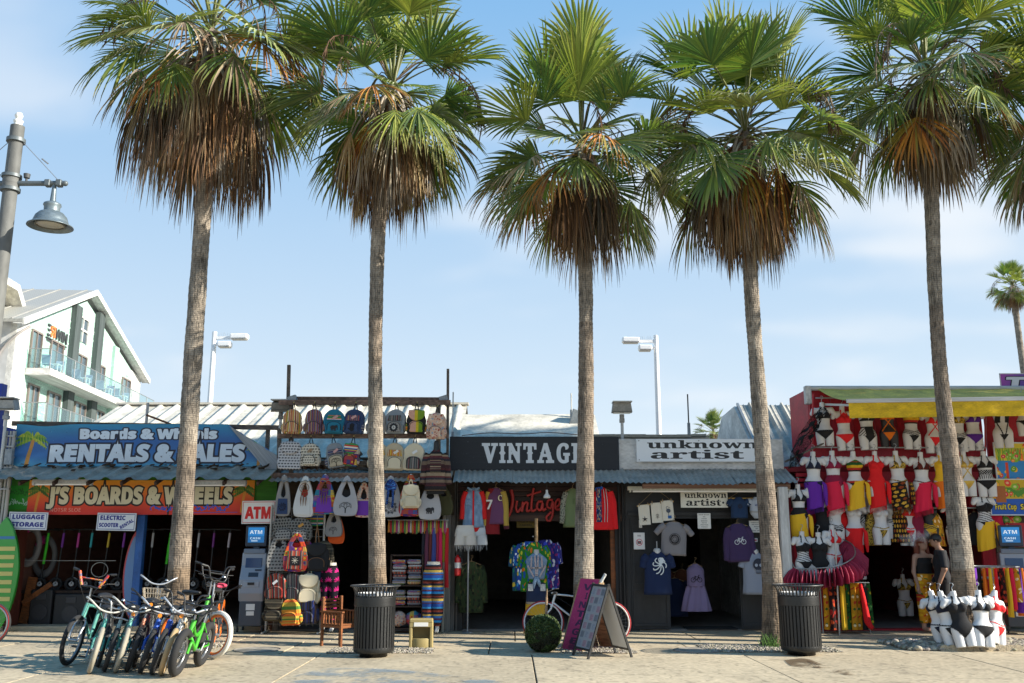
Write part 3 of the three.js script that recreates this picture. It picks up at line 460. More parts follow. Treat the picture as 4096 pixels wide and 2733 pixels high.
function trunkGeo(pts, seed) { // pts [[x,y,z,r]], local
  const c = new THREE.CatmullRomCurve3(pts.map((p) => V(p[0], p[1], p[2]))), H = pts[pts.length - 1][1], S = 150, k = 20, pos = [], uv = [], col = [], idx = [], r = rngOf(seed);
  for (let j = 0; j <= S; j++) {
    const t = j / S, p = c.getPoint(t), f = t * (pts.length - 1), i0 = Math.min(pts.length - 2, Math.floor(f)); let R = mix(pts[i0][3], pts[i0 + 1][3], f - i0);
    R *= 1 + 0.035 * (noise3(j * 0.18, seed, 3) - 0.5) * 2 + (t > 0.3 ? 0.022 : 0.008) * (j % 2 ? 1 : -1) * (0.4 + noise3(j * 0.5, seed, 9)); if (t < 0.04) R *= 1 + 5 * (0.04 - t); if (t > 0.965) R *= mix(1, 0.3, (t - 0.965) / 0.035);
    const band = noise3(p.y * 0.8, seed, 1), cols = t < 0.16 ? [0.24, 0.185, 0.135] : band > 0.62 ? [0.26, 0.22, 0.185] : [0.32, 0.29, 0.255], m = 0.85 + 0.3 * r();
    for (let i = 0; i <= k; i++) { const a = i / k * 2 * PI, e = 1 + 0.03 * (noise3(Math.cos(a) * 2 + seed, Math.sin(a) * 2, p.y * 3) - 0.5) * 2; pos.push(p.x + Math.cos(a) * R * e, p.y, p.z + Math.sin(a) * R * e); uv.push(i / k, p.y * 0.55); const q = m * (0.9 + 0.2 * noise3(Math.cos(a) * 2, Math.sin(a) * 2 + seed, p.y * 2)); col.push(cols[0] * q, cols[1] * q, cols[2] * q); }
  }
  for (let j = 0; j < S; j++) for (let i = 0; i < k; i++) { const a = j * (k + 1) + i, b = a + k + 1; idx.push(a, b, a + 1, a + 1, b, b + 1); }
  const g = new THREE.BufferGeometry(); g.setAttribute('position', new THREE.Float32BufferAttribute(pos, 3)); g.setAttribute('uv', new THREE.Float32BufferAttribute(uv, 2)); g.setAttribute('color', new THREE.Float32BufferAttribute(col, 3)); g.setIndex(idx); g.computeVertexNormals(); return g;
}
// one fan leaf: petiole and pleated blade, each segment free at its tip and bending under its weight
function frondGeo(o, r) {
  const pos = [], col = [], idx = [], up = V(0, 1, 0);
  const vtx = (p, c) => { pos.push(p.x, p.y, p.z); col.push(...c); return pos.length / 3 - 1; };
  const d = V(Math.cos(o.az) * Math.cos(o.el), Math.sin(o.el), Math.sin(o.az) * Math.cos(o.el)), p = V(...(o.from || [0, 0, 0])).addScaledVector(d, 0.08), n0 = 6;
  let prev = null; const pc = o.petiole, ds = o.L / n0, side = V(-Math.sin(o.az), 0, Math.cos(o.az));
  for (let j = 0; j <= n0; j++) {
    const w = (o.pw || 0.022) * mix(1.5, 0.7, j / n0), n = side.clone().cross(d).normalize(), m = 0.85 + 0.3 * r(), c = pc.map((q) => q * m);
    const cur = [vtx(p.clone().addScaledVector(side, w), c), vtx(p.clone().addScaledVector(n, -w * 0.6), c), vtx(p.clone().addScaledVector(side, -w), c), vtx(p.clone().addScaledVector(n, w * 0.25), c)];
    if (prev) for (let i = 0; i < 4; i++) { const a = i, b = (i + 1) % 4; idx.push(prev[a], prev[b], cur[a], prev[b], cur[b], cur[a]); }
    prev = cur; if (j < n0) { p.addScaledVector(d, ds); d.y -= o.pg * ds; d.normalize(); }
  }
  const t = d.clone(), s = side.clone().addScaledVector(t, -side.dot(t)).normalize(), n = s.clone().cross(t).normalize(); if (n.y < 0 && !o.hang) n.negate();
  const tw = (r() - 0.5) * (o.twist ?? 0.5), s2 = s.clone().multiplyScalar(Math.cos(tw)).addScaledVector(n, Math.sin(tw)), n2 = n.clone().multiplyScalar(Math.cos(tw)).addScaledVector(s, -Math.sin(tw));
  const N = o.N, K = o.K || 6, da = 2 * o.spread / N;
  for (let i = 0; i < N; i++) {
    if (r() < (o.miss || 0)) continue;
    const a = (i + 0.5 - N / 2) * da, L = o.R * (0.72 + 0.28 * Math.cos(a * 0.75)) * (0.88 + 0.2 * r()), q = p.clone().addScaledVector(t, o.costa * (1 - Math.abs(a) / o.spread) * o.R);
    const dir = t.clone().multiplyScalar(Math.cos(a)).addScaledVector(s2, Math.sin(a)).addScaledVector(n2, o.fold * Math.abs(Math.sin(a)) + (r() - 0.5) * (o.mess || 0.05)).normalize();
    const e0 = s2.clone().multiplyScalar(Math.cos(a)).addScaledVector(t, -Math.sin(a)), g = o.g * (0.7 + 0.6 * r()), tg = o.tg * (0.5 + r()), m = 0.75 + 0.5 * r(), base = o.cols[Math.floor(r() * o.cols.length)], tip = o.tips[Math.floor(r() * o.tips.length)];
    let pr = null;
    for (let j = 0; j <= K; j++) {
      const f = j / K, hw = f < o.join ? f * L * Math.tan(da / 2) * 1.03 + 0.008 * (1 - f / o.join) : o.join * L * Math.tan(da / 2) * Math.pow(Math.max(0, 1 - (f - o.join) / (1 - o.join)), 0.75) + 0.001;
      const e = e0.clone().addScaledVector(dir, -e0.dot(dir)).normalize(), nn = e.clone().cross(dir).normalize(), k = smooth(0.45, 1, f) * (o.tipmix ?? 0.6), c = [0, 1, 2].map((z) => m * mix(base[z], tip[z], k));
      const cur = [vtx(q.clone().addScaledVector(e, hw).addScaledVector(nn, hw * 0.35), c), vtx(q.clone().addScaledVector(nn, -hw * 0.35), c), vtx(q.clone().addScaledVector(e, -hw).addScaledVector(nn, hw * 0.35), c)];
      if (pr) for (const [x, y] of [[0, 1], [1, 2]]) idx.push(pr[x], pr[y], cur[x], pr[y], cur[y], cur[x]);
      pr = cur; const st = L / K; q.addScaledVector(dir, st); dir.y -= (g + tg * smooth(0.4, 0.95, f)) * st; if (o.curl) { dir.x += (r() - 0.5) * o.curl; dir.z += (r() - 0.5) * o.curl; } dir.normalize();
    }
  }
  const g = new THREE.BufferGeometry(); g.setAttribute('position', new THREE.Float32BufferAttribute(pos, 3)); g.setAttribute('color', new THREE.Float32BufferAttribute(col, 3)); g.setIndex(idx); g.computeVertexNormals(); return g;
}
const GREEN = [[0.085, 0.17, 0.018], [0.13, 0.21, 0.02], [0.17, 0.24, 0.022], [0.06, 0.14, 0.018]], LIME = [[0.31, 0.35, 0.04], [0.25, 0.31, 0.035]], TIPS = [[0.2, 0.22, 0.04], [0.28, 0.25, 0.08], [0.1, 0.18, 0.03]];
const TAN = [[0.36, 0.26, 0.13], [0.28, 0.185, 0.085], [0.22, 0.13, 0.055], [0.42, 0.33, 0.2]], BROWN = [[0.18, 0.095, 0.04], [0.13, 0.065, 0.03], [0.24, 0.12, 0.045], [0.1, 0.055, 0.03]], GREY = [[0.3, 0.26, 0.21], [0.22, 0.19, 0.15], [0.38, 0.34, 0.29]], ORANGE = [[0.42, 0.15, 0.02], [0.5, 0.22, 0.03], [0.3, 0.1, 0.02], [0.3, 0.22, 0.03]];
// crown: o = {live, low, dead, skirt (length), spreadR}
function palm(label, base, pts, o, seed, group) {
  const t = thing('fan_palm', label, 'palm tree', [base[0], 0, base[1]], 0, group), r = rngOf(seed);
  const loc = pts.map(([x, y, rr]) => [x - base[0], y, 0, rr]); mesh('trunk', trunkGeo(loc, seed), trunkMat, t);
  const top = loc[loc.length - 1], from = [top[0], top[1], 0], S = o.size || 1, G = 2.399963;
  const add = (name, f, m) => { const g = frondGeo(f, r); return mesh(name, g, m, t); };
  for (let i = 0; i < o.live; i++) { // young upright leaves first, older ones lower
    const q = (i + 0.5) / o.live, el = mix(86, -16, Math.pow(q, 0.8)) * DEG + (r() - 0.5) * 0.5, yel = r() < 0.5;
    add('frond', { az: i * G + seed + (r() - 0.5) * 1.1, el, from: [from[0], from[1] - 0.3 * q, from[2]], L: S * (0.6 + 0.75 * r()), pg: mix(0.12, 0.55, q) * (0.6 + 0.8 * r()), R: S * (0.8 + 0.42 * r()), N: 36, K: 7, spread: mix(1.35, 1.95, r()), fold: mix(0.55, 0.2, q), costa: 0.2, join: mix(0.52, 0.68, r()), g: mix(0.12, 0.35, q), tg: mix(1.2, 7, r() * r()), petiole: [0.16, 0.18, 0.035], cols: yel ? LIME.concat([GREEN[2]]) : GREEN, tips: TIPS, mess: 0.1, miss: 0.03 }, liveMat);
  }
  for (let i = 0; i < o.low; i++) { // older leaves sinking to the skirt, some turned orange
    const el = mix(12, -40, r()) * DEG, or = r() < 0.12, hb = r() < 0.45;
    add('frond', { az: i * G * 1.7 + seed * 2, el, from: [from[0], from[1] - 0.35, from[2]], L: S * (1.0 + 0.3 * r()), pg: 0.6, R: S * (0.95 + 0.2 * r()), N: 28, K: 6, spread: mix(0.9, 1.5, r()), fold: -0.2, costa: 0.2, join: 0.42, g: 0.9, tg: 5, petiole: or ? [0.3, 0.17, 0.03] : [0.16, 0.17, 0.04], cols: or ? ORANGE : hb ? TAN.concat(GREEN) : GREEN.concat(LIME), tips: or || hb ? BROWN : TAN, mess: 0.2, miss: 0.08, curl: 0.05 }, or ? deadMat : liveMat);
  }
  for (let i = 0; i < o.dead; i++) { // hanging skirt of dead leaves
    const q = (i + 0.5) / o.dead, y = from[1] - 0.05 - q * (o.skirt - 2.05), b = 0.38 + 1.35 * r() * r() + 0.2 * r(), pal = [TAN, BROWN, BROWN, GREY, GREY, BROWN, TAN, BROWN, GREY, TAN, o.tint || BROWN][Math.floor(r() * 11)].map((c) => c.map((k) => k * b));
    const w = mix(1.15, 0.8, q) * (o.wide || 1), el = mix(-18, -58, r()) * DEG / Math.max(0.8, w), ax = mix(top[0], loc[loc.length - 2][0], clamp(q * 0.6));
    add('dead_frond', { az: i * G + seed * 3 + (r() - 0.5) * 0.8, el, from: [ax, y, 0], L: S * (0.85 + 0.5 * r()) * w, pg: mix(1.1, 1.9, r()) / w, pw: 0.03, R: S * (0.85 + 0.45 * r()), N: 22, K: 6, spread: mix(0.35, 0.8, r()), fold: -0.25, costa: 0.28, join: mix(0.25, 0.5, r()), g: mix(1.2, 2.4, r()), tg: 1.6, hang: true, petiole: r() < 0.65 ? [0.4, 0.34, 0.28] : [0.24, 0.12, 0.06], cols: pal, tips: (r() < 0.5 ? BROWN : TAN).map((c) => c.map((k) => k * b)), tipmix: 0.45, mess: 0.3, miss: 0.15, curl: 0.07, twist: 1.6 }, deadMat);
  }
  for (let i = 0; i < (o.stalks ?? 7); i++) { // spent flower stalks with hanging bracts
    const az = i * 2.1 + seed, dx = Math.cos(az), dz = Math.sin(az), L = 1.1 + 0.7 * r(), p = [[from[0], from[1], 0], [from[0] + dx * L * 0.45, from[1] + 0.35 + 0.2 * r(), dz * L * 0.45], [from[0] + dx * L, from[1] + 0.05 - 0.3 * r(), dz * L], [from[0] + dx * L * 1.12, from[1] - 0.6 - 0.3 * r(), dz * L * 1.12]];
    const c = new THREE.CatmullRomCurve3(p.map((q) => V(...q))), gs = [new THREE.TubeGeometry(c, 14, 0.011, 4)];
    for (let k = 0; k < 22; k++) { const q = c.getPoint(0.4 + 0.6 * r()), l = 0.12 + 0.35 * r() * r(); gs.push(bar(q, q.clone().add(V((r() - 0.5) * 0.2, -l, (r() - 0.5) * 0.2)), 0.005 + 0.013 * r(), 0.003, 4)); }
    mesh('flower_stalk', gs, M(i % 2 ? [0.1, 0.055, 0.03] : [0.2, 0.15, 0.1], 0.95), t);
  }
  return t;
}
const Z = -15.7;
palm('broad fan palm with a wide dead skirt rising behind the leaning bikes', [-5.366, Z], [[-5.366, -0.01, 0.19], [-5.401, 1.028, 0.17], [-5.407, 3.358, 0.15], [-5.425, 4.844, 0.15], [-5.429, 6.391, 0.145], [-5.445, 7.837, 0.145], [-5.483, 9.423, 0.15], [-5.518, 10.896, 0.16]], { live: 31, low: 16, dead: 80, skirt: 3.1, wide: 1.14, size: 1.12, stalks: 10 }, 11);
palm('fan palm rising behind the black litter bin before the bag rack', [-2.148, Z], [[-2.148, -0.01, 0.165], [-2.179, 1.028, 0.145], [-2.278, 3.358, 0.125], [-2.319, 4.467, 0.115], [-2.339, 5.61, 0.12], [-2.333, 7.188, 0.125], [-2.253, 8.414, 0.13], [-2.172, 9.765, 0.15]], { live: 30, low: 14, dead: 62, skirt: 2.55, wide: 0.9, tint: ORANGE, stalks: 11 }, 23);
palm('short fan palm rising behind the sandwich boards and white bike', [1.154, Z], [[1.154, -0.01, 0.19], [1.164, 1.028, 0.165], [1.23, 3.358, 0.135], [1.262, 4.844, 0.12], [1.272, 5.92, 0.125], [1.272, 7.349, 0.135], [1.247, 8.68, 0.15]], { live: 31, low: 17, dead: 36, skirt: 2.65, wide: 0.66, stalks: 4 }, 37);
palm('fan palm with bent trunk rising beside the litter bin with the spill', [4.193, Z], [[4.191, -0.01, 0.19], [4.21, 1.028, 0.16], [4.179, 2.996, 0.14], [4.151, 4.467, 0.125], [4.135, 5.687, 0.125], [4.138, 7.188, 0.13], [4.17, 8.991, 0.15]], { live: 34, low: 14, dead: 62, skirt: 2.75, wide: 0.78, tint: ORANGE, size: 1.06, stalks: 12 }, 49);
palm('fan palm rising from the pale stone bed ringed by display torsos', [7.287, Z], [[7.277, -0.01, 0.21], [7.305, 1.028, 0.18], [7.294, 2.78, 0.145], [7.26, 4.318, 0.12], [7.301, 5.765, 0.115], [7.412, 7.755, 0.125], [7.442, 8.831, 0.13], [7.525, 10.075, 0.15]], { live: 32, low: 15, dead: 56, skirt: 2.2, wide: 0.8, tint: GREY, stalks: 9 }, 61);
const palm6 = palm('fan palm standing before the juice stand at the end of the row', [10.5, Z], [[10.5, 0, 0.2], [10.4, 2.2, 0.16], [10.3, 4.6, 0.13], [10.2, 7, 0.125], [10.15, 9.5, 0.15]], { live: 32, low: 14, dead: 60, skirt: 2.4, wide: 0.9, stalks: 8 }, 73);
for (const [x, z, a] of [[13.6, -15.6, 1.2], [16.7, -15.7, 2.7], [19.8, -15.6, 4.1], [22.9, -15.7, 5.3], [26, -15.6, 0.5]]) { const c = palm6.clone(); c.name = numbered('fan_palm'); c.position.set(x - 10.5 * Math.cos(0) + 10.5, 0, z); c.rotation.y = a; c.userData = { label: 'fan palm further along the row beyond the juice stand', category: 'palm tree', group: 'palms further along the row' }; scene.add(c); }
// palms far behind the shops
function farPalm(label, x, z, h, sc, seed) { const t = palm(label, [x, z], [[x, 0, 0.26], [x + 0.1, h * 0.5, 0.2], [x, h, 0.2]], { live: 32, low: 15, dead: 30, skirt: 2.3, wide: 0.9, size: sc, stalks: 4 }, seed); return t; }
farPalm('distant slender palm standing behind the purple sign', 34.162, -62, 18.907, 0.78, 85);
farPalm('distant palm crown showing over the print shop roof', 16.085, -75, 10.417, 0.72, 97);
{ // tuft of grass at the foot of a palm
  const r = rngOf(4), gs = []; for (let i = 0; i < 60; i++) { const a = r() * 6.3, x = 4.054 + (r() - 0.5) * 0.3, z = -15.42 + (r() - 0.5) * 0.12, h = 0.08 + 0.16 * r(); gs.push(bar([x, 0, z], [x + Math.cos(a) * h * 0.5, h, z + Math.sin(a) * h * 0.5], 0.006, 0.001, 3)); }
  const m = mesh('grass_tuft', gs, M([0.09, 0.2, 0.03], 0.7)); m.userData = { kind: 'stuff', label: 'tuft of green grass at the foot of the bent palm', category: 'grass' };
}

// ---------- lamp posts and floodlights ----------
{
  const g = M([0.17, 0.2, 0.215], 0.5, { map: grime, metalness: 0.3 }), D = 9.4, x = -5.311, yA = 5.329, yT = 5.98;
  const t = thing('bell_street_lamp', 'grey street lamp with bell shade, cross arm and stay wires', 'street lamp', [x, 0, -D]);
  mesh('pole', [cylz(0.085, 0.07, yT, 0, 0, 0, 24), cylz(0.085, 0.085, 0.12, 0, yA - 0.06, 0, 24)], M([0.17, 0.175, 0.17], 0.7, { map: rep(grime, 0.3, 2) }), t);
  mesh('collar', [cylz(0.1, 0.1, 0.035, 0, yA - 0.09, 0), cylz(0.1, 0.1, 0.035, 0, yA + 0.06, 0), cylz(0.095, 0.095, 0.04, 0, 5.794, 0)], g, t);
  mesh('finial', xf(lathe([[0, 0.17], [0.03, 0.16], [0.042, 0.13], [0.03, 0.1], [0.025, 0.09], [0.05, 0.075], [0.045, 0.05], [0.04, 0.04], [0.05, 0], [0.06, 0]], 20), 0, yT - 0.01, 0), M([0.75, 0.73, 0.68], 0.6), t);
  const xr = -4.736 - x, lx = -4.847 - x;
  mesh('cross_arm', [bar([-xr, yA, 0], [xr, yA, 0], 0.028, 0.028, 14), xf(new THREE.SphereGeometry(0.03, 12, 8), xr, yA, 0)], g, t);
  for (const s of [1, -1]) {
    mesh('stay_wire', [bar([s * 0.08, 5.794, 0], [s * (lx + 0.03), yA + 0.04, 0], 0.004, 0.004, 5), bar([s * 0.3, mix(5.794, yA, 0.4), 0], [s * 0.37, mix(5.794, yA, 0.52), 0], 0.009, 0.009, 6)], mt.steel, t);
    mesh('photocell', [cylz(0.012, 0.012, 0.05, s * 0.16, yA + 0.02, 0), cylz(0.03, 0.035, 0.045, s * 0.16, yA + 0.06, 0)], M([0.06, 0.065, 0.07], 0.6), t);
    for (const q of [-0.07, 0.05]) mesh('clamp', rbox(0.06, 0.075, 0.075, 0.012, s * (lx + q), yA, 0), g, t);
    const y0 = 4.835;
    const sh = mesh('lamp_shade', xf(lathe([[0.02, yA - y0 - 0.02], [0.03, 0.29], [0.06, 0.28], [0.085, 0.265], [0.09, 0.245], [0.08, 0.235], [0.078, 0.18], [0.09, 0.172], [0.12, 0.16], [0.155, 0.12], [0.172, 0.07], [0.176, 0.05], [0.225, 0.02], [0.228, 0.01], [0.22, 0.008], [0.165, 0.04], [0.15, 0.045]], 40), s * lx, y0, 0), M([0.2, 0.25, 0.28], 0.4, { metalness: 0.35, map: rep(grime, 1, 1) }), t);
    mesh('lens', xf(lathe([[0, 0.03], [0.09, 0.032], [0.14, 0.045], [0.15, 0.05]], 32), s * lx, y0 - 0.008, 0), M([0.4, 0.38, 0.32], 0.3), sh);
    mesh('lens_ring', xf(new THREE.TorusGeometry(0.145, 0.009, 8, 36), s * lx, y0 + 0.03, 0, PI / 2), M([0.1, 0.1, 0.09], 0.5), sh);
  }
}
function whiteLamp(u0, top, bot, D, x, y1, dir, label) {
  const t = thing('white_street_lamp', label, 'street lamp', [x, 0, -D]), w = mt.white;
  mesh('pole', cylz(0.11, 0.075, y1, 0, 0, 0, 20), M([0.82, 0.82, 0.81], 0.5), t);
  mesh('arm', [box(0.55, 0.09, 0.1, dir * 0.3, y1 - 0.2, 0), box(0.2, 0.07, 0.09, dir * 0.14, y1 - 0.42, 0)], M([0.8, 0.8, 0.8], 0.5), t);
  for (const [ax, ay, w2] of [[0.82, -0.16, 0.56], [0.36, -0.42, 0.42]]) { const h = mesh('lamp_head', rbox(w2, 0.17, 0.32, 0.04, dir * ax, y1 + ay, 0, 0, 0, dir * 0.02), M([0.78, 0.79, 0.8], 0.5), t); mesh('lens', box(w2 * 0.85, 0.03, 0.26, dir * ax, y1 + ay - 0.09, 0), M([0.35, 0.33, 0.28], 0.3), h); }
  const sp = []; for (let k = 0; k < 12; k++) sp.push(bar([dir * (0.15 + k * 0.07), y1 - 0.15, 0], [dir * (0.15 + k * 0.07) + 0.02 * (k % 3 - 1), y1 - 0.02, 0.03 * (k % 2)], 0.006, 0.003, 3)); mesh('bird_spikes', sp, mt.steel, t);
}
whiteLamp(0, 0, 0, 30, -9.717, 8.352, 1, 'white twin head street lamp behind the ribbed white roof');
whiteLamp(0, 0, 0, 30, 4.691, 8.235, -1, 'white twin head street lamp behind the artist shop parapet');
function flood(label, x, y, z, s, tilt, post, col = [0.36, 0.35, 0.32]) {
  const t = thing('floodlight', label, 'floodlight', [x, y, z]); const m = M(col, 0.6, { map: grime });
  mesh('housing', xf(extr(shapeOf([[-0.2, 0], [0.2, 0], [0.17, 0.19], [-0.17, 0.19]]), 0.2, 0.012), 0, 0, -0.1, tilt).scale(s, s, s), m, t);
  mesh('visor', box(0.4 * s, 0.02, 0.3 * s, 0, 0.2 * s, 0.06 * s), M([0.5, 0.49, 0.46], 0.6), t); mesh('lens', box(0.36 * s, 0.012, 0.22 * s, 0, -0.02 * s, 0.02), M([0.08, 0.08, 0.06], 0.25), t);
  mesh('neck', [cylz(0.05 * s, 0.05 * s, 0.1 * s, 0, -0.15 * s, 0, 12), box(0.1 * s, 0.08 * s, 0.1 * s, 0, -0.18 * s, 0)], m, t);
  if (post) mesh('post', cylz(0.03, 0.03, post, 0, -post - 0.1 * s, 0, 12), M([0.5, 0.5, 0.48], 0.6), t);
}
flood('boxy floodlight on a thin post above the white parapet', 2.184, 4.151, -18.6, 0.95, 0, 0.55);
flood('floodlight clamped to the timber rack above the bags', -4.448, 4.12, -18, 0.85, 0.3, 0.28, [0.22, 0.21, 0.19]);
flood('floodlight on the white pole beside the blue shop', -9.675, 4.123, -17.9, 0.95, 0.2, 1.3, [0.4, 0.42, 0.43]);
{ const t = thing('utility_pipes', 'white conduit and wires strapped beside the blue shop', 'pipes', [-9.594, 0, -17.98]); for (const [dx, r] of [[-0.08, 0.03], [0.0, 0.022], [0.07, 0.035]]) mesh('pipe', cylz(r, r, 3.7, dx, 0, 0, 10), M([0.55, 0.55, 0.53], 0.7, { map: grime }), t); for (let k = 0; k < 6; k++) mesh('strap', box(0.22, 0.03, 0.09, 0, 2.6 + k * 0.2, 0.01), mt.steel, t); mesh('junction_box', rbox(0.14, 0.3, 0.1, 0.01, 0.05, 3.2, 0.06), mt.galv, t); }
{ // rods and aerials on the roofs
  const t = thing('banner_pole', 'grey steel pole with rusty stay behind the blue banner', 'pole', [-7.221, 0, -18.5]); mesh('pole', [cylz(0.028, 0.028, 4.32 - 2.9, 0, 2.9, 0, 12), cylz(0.045, 0.045, 0.5, 0, 2.9, 0, 12)], mt.steel, t); mesh('stay', bar([0, 4.077, 0.02], [0.49, 3.895, 0.02], 0.02), mt.rust, t);
  for (const [x, y1, z, y0, m, l] of [[3.601, 4.589, -19.1, 3.65, mt.black, 'thin dark aerial on the artist shop roof'], [-1.226, 4.682, -19.4, 3.5, mt.white, 'thin white aerial rising by the bag rack'], [1.298, 4.812, -20.4, 4.1, mt.white, 'thin white aerial behind the tarpaulin roof']]) { const a = thing('aerial', l, 'aerial', [x, 0, z]); mesh('rod', bar([0, y0, 0], [0, y1, 0], 0.014), m, a); mesh('mount', cylz(0.035, 0.03, 0.35, 0, y0, 0, 10), mt.galv, a); }
  const v = thing('roof_vent', 'grey metal vent cowl on the tarpaulin roof', 'vent', [1.345, 4.22, -20.2]); mesh('cowl', xf(extr(shapeOf([[-0.12, -0.15], [0.08, -0.12], [0.1, 0.16], [-0.02, 0.2]]), 0.2, 0.01), 0, 0, -0.1), mt.galv, v); mesh('duct', box(0.3, 0.14, 0.14, 0.22, 0.04, 0), mt.galv, v);
}

// ---------- signs ----------
function palmArt(c, x, y, s, trunk, leaf) {
  c.save(); c.translate(x, y); c.scale(s, s); c.strokeStyle = trunk; c.lineWidth = 12; c.lineCap = 'round'; c.beginPath(); c.moveTo(-8, 100); c.quadraticCurveTo(-4, 50, 6, 0); c.stroke();
  for (let k = 0; k < 9; k++) { const a = -PI * 1.15 + k * PI * 1.3 / 8; const ex = Math.cos(a) * 62, ey = Math.sin(a) * 34 + 22; c.fillStyle = leaf[k % leaf.length]; c.beginPath(); c.moveTo(6, 0); c.quadraticCurveTo(ex * 0.55, ey - 34, ex, ey); c.quadraticCurveTo(ex * 0.5, ey - 10, 6, 4); c.fill(); for (let j = 1; j < 6; j++) { c.strokeStyle = leaf[(k + 1) % leaf.length]; c.lineWidth = 2; c.beginPath(); c.moveTo(ex * j / 6, ey * j / 6 - 12 * Math.sin(j / 6 * PI)); c.lineTo(ex * j / 6 + 4, ey * j / 6 + 10); c.stroke(); } }
  c.restore();
}
function tagScrawl(c, x, y, w, h, n, color, lw, seed) { const r = rngOf(seed); c.strokeStyle = color; c.lineWidth = lw; c.lineCap = c.lineJoin = 'round'; for (let k = 0; k < n; k++) { c.beginPath(); let px = x + w * k / n, py = y + h * r(); c.moveTo(px, py); for (let j = 0; j < 4; j++) { c.quadraticCurveTo(px + (r() - 0.3) * w / n * 1.4, y + h * r(), px = x + w * (k + (j + 1) / 4) / n, py = y + h * r()); } c.stroke(); } }
{ // orange fascia board of the cycle hire
  const w = 4.311, h = 0.649, t = thing('orange_shop_sign', 'orange sign with cream capitals and painted palms over the rental shop', 'sign', [-7.082, 2.455, -18.2]);
  mesh('board', box(w, h, 0.03, 0, 0, 0), M([0.6, 0.2, 0.03], 0.7), t);
  print(t, w, h, (c, W, H) => {
    const g = c.createLinearGradient(0, 0, 0, H); g.addColorStop(0, '#e59a1e'); g.addColorStop(0.35, '#e2761f'); g.addColorStop(0.7, '#d8431f'); g.addColorStop(1, '#cc2a25'); c.fillStyle = g; c.fillRect(0, 0, W, H);
    palmArt(c, W * 0.045, H * 0.28, H / 160, '#d68a2a', ['#3d6b1c', '#7d8a1e', '#2c5517']); palmArt(c, W * 0.955, H * 0.28, H / 160, '#d68a2a', ['#3d6b1c', '#7d8a1e', '#2c5517']);
    txt(c, 'J’S BOARDS & WHEELS', W * 0.5, H * 0.46, H * 0.56, { w: W * 0.81, sy: 1.12, fill: '#d9d2b4', line: '#1d1712', lw: H * 0.14, fat: H * 0.05, join: 'miter' });
    tagScrawl(c, W * 0.55, H * 0.72, W * 0.14, H * 0.2, 4, '#1f55c8', H * 0.03, 3); tagScrawl(c, W * 0.72, H * 0.7, W * 0.17, H * 0.2, 5, '#1f55c8', H * 0.03, 4); c.strokeStyle = '#1f55c8'; c.lineWidth = 3; c.beginPath(); c.moveTo(W * 0.7, H * 0.95); c.lineTo(W * 0.93, H * 0.93); c.stroke();
    txt(c, 'NOTSR SLOE', W * 0.17, H * 0.86, H * 0.15, { w: W * 0.14, fill: 'rgba(225,190,170,.75)', style: 'normal' }); spatter(c, W, H, 160, '60,20,10', 5, 1, 4, 0.35);
  }, 0, 0, 0.018, 320);
  print(hire, 0.5, 0.45, (c, W, H) => { c.fillStyle = '#1f8a1c'; c.fillRect(0, 0, W, H); tagScrawl(c, 10, H * 0.1, W * 0.9, H * 0.35, 7, '#123c12', 3, 8); tagScrawl(c, 10, H * 0.55, W * 0.9, H * 0.3, 6, '#9fc4b4', 6, 9); }, -9.491, 2.456, -18.222, 400);
}
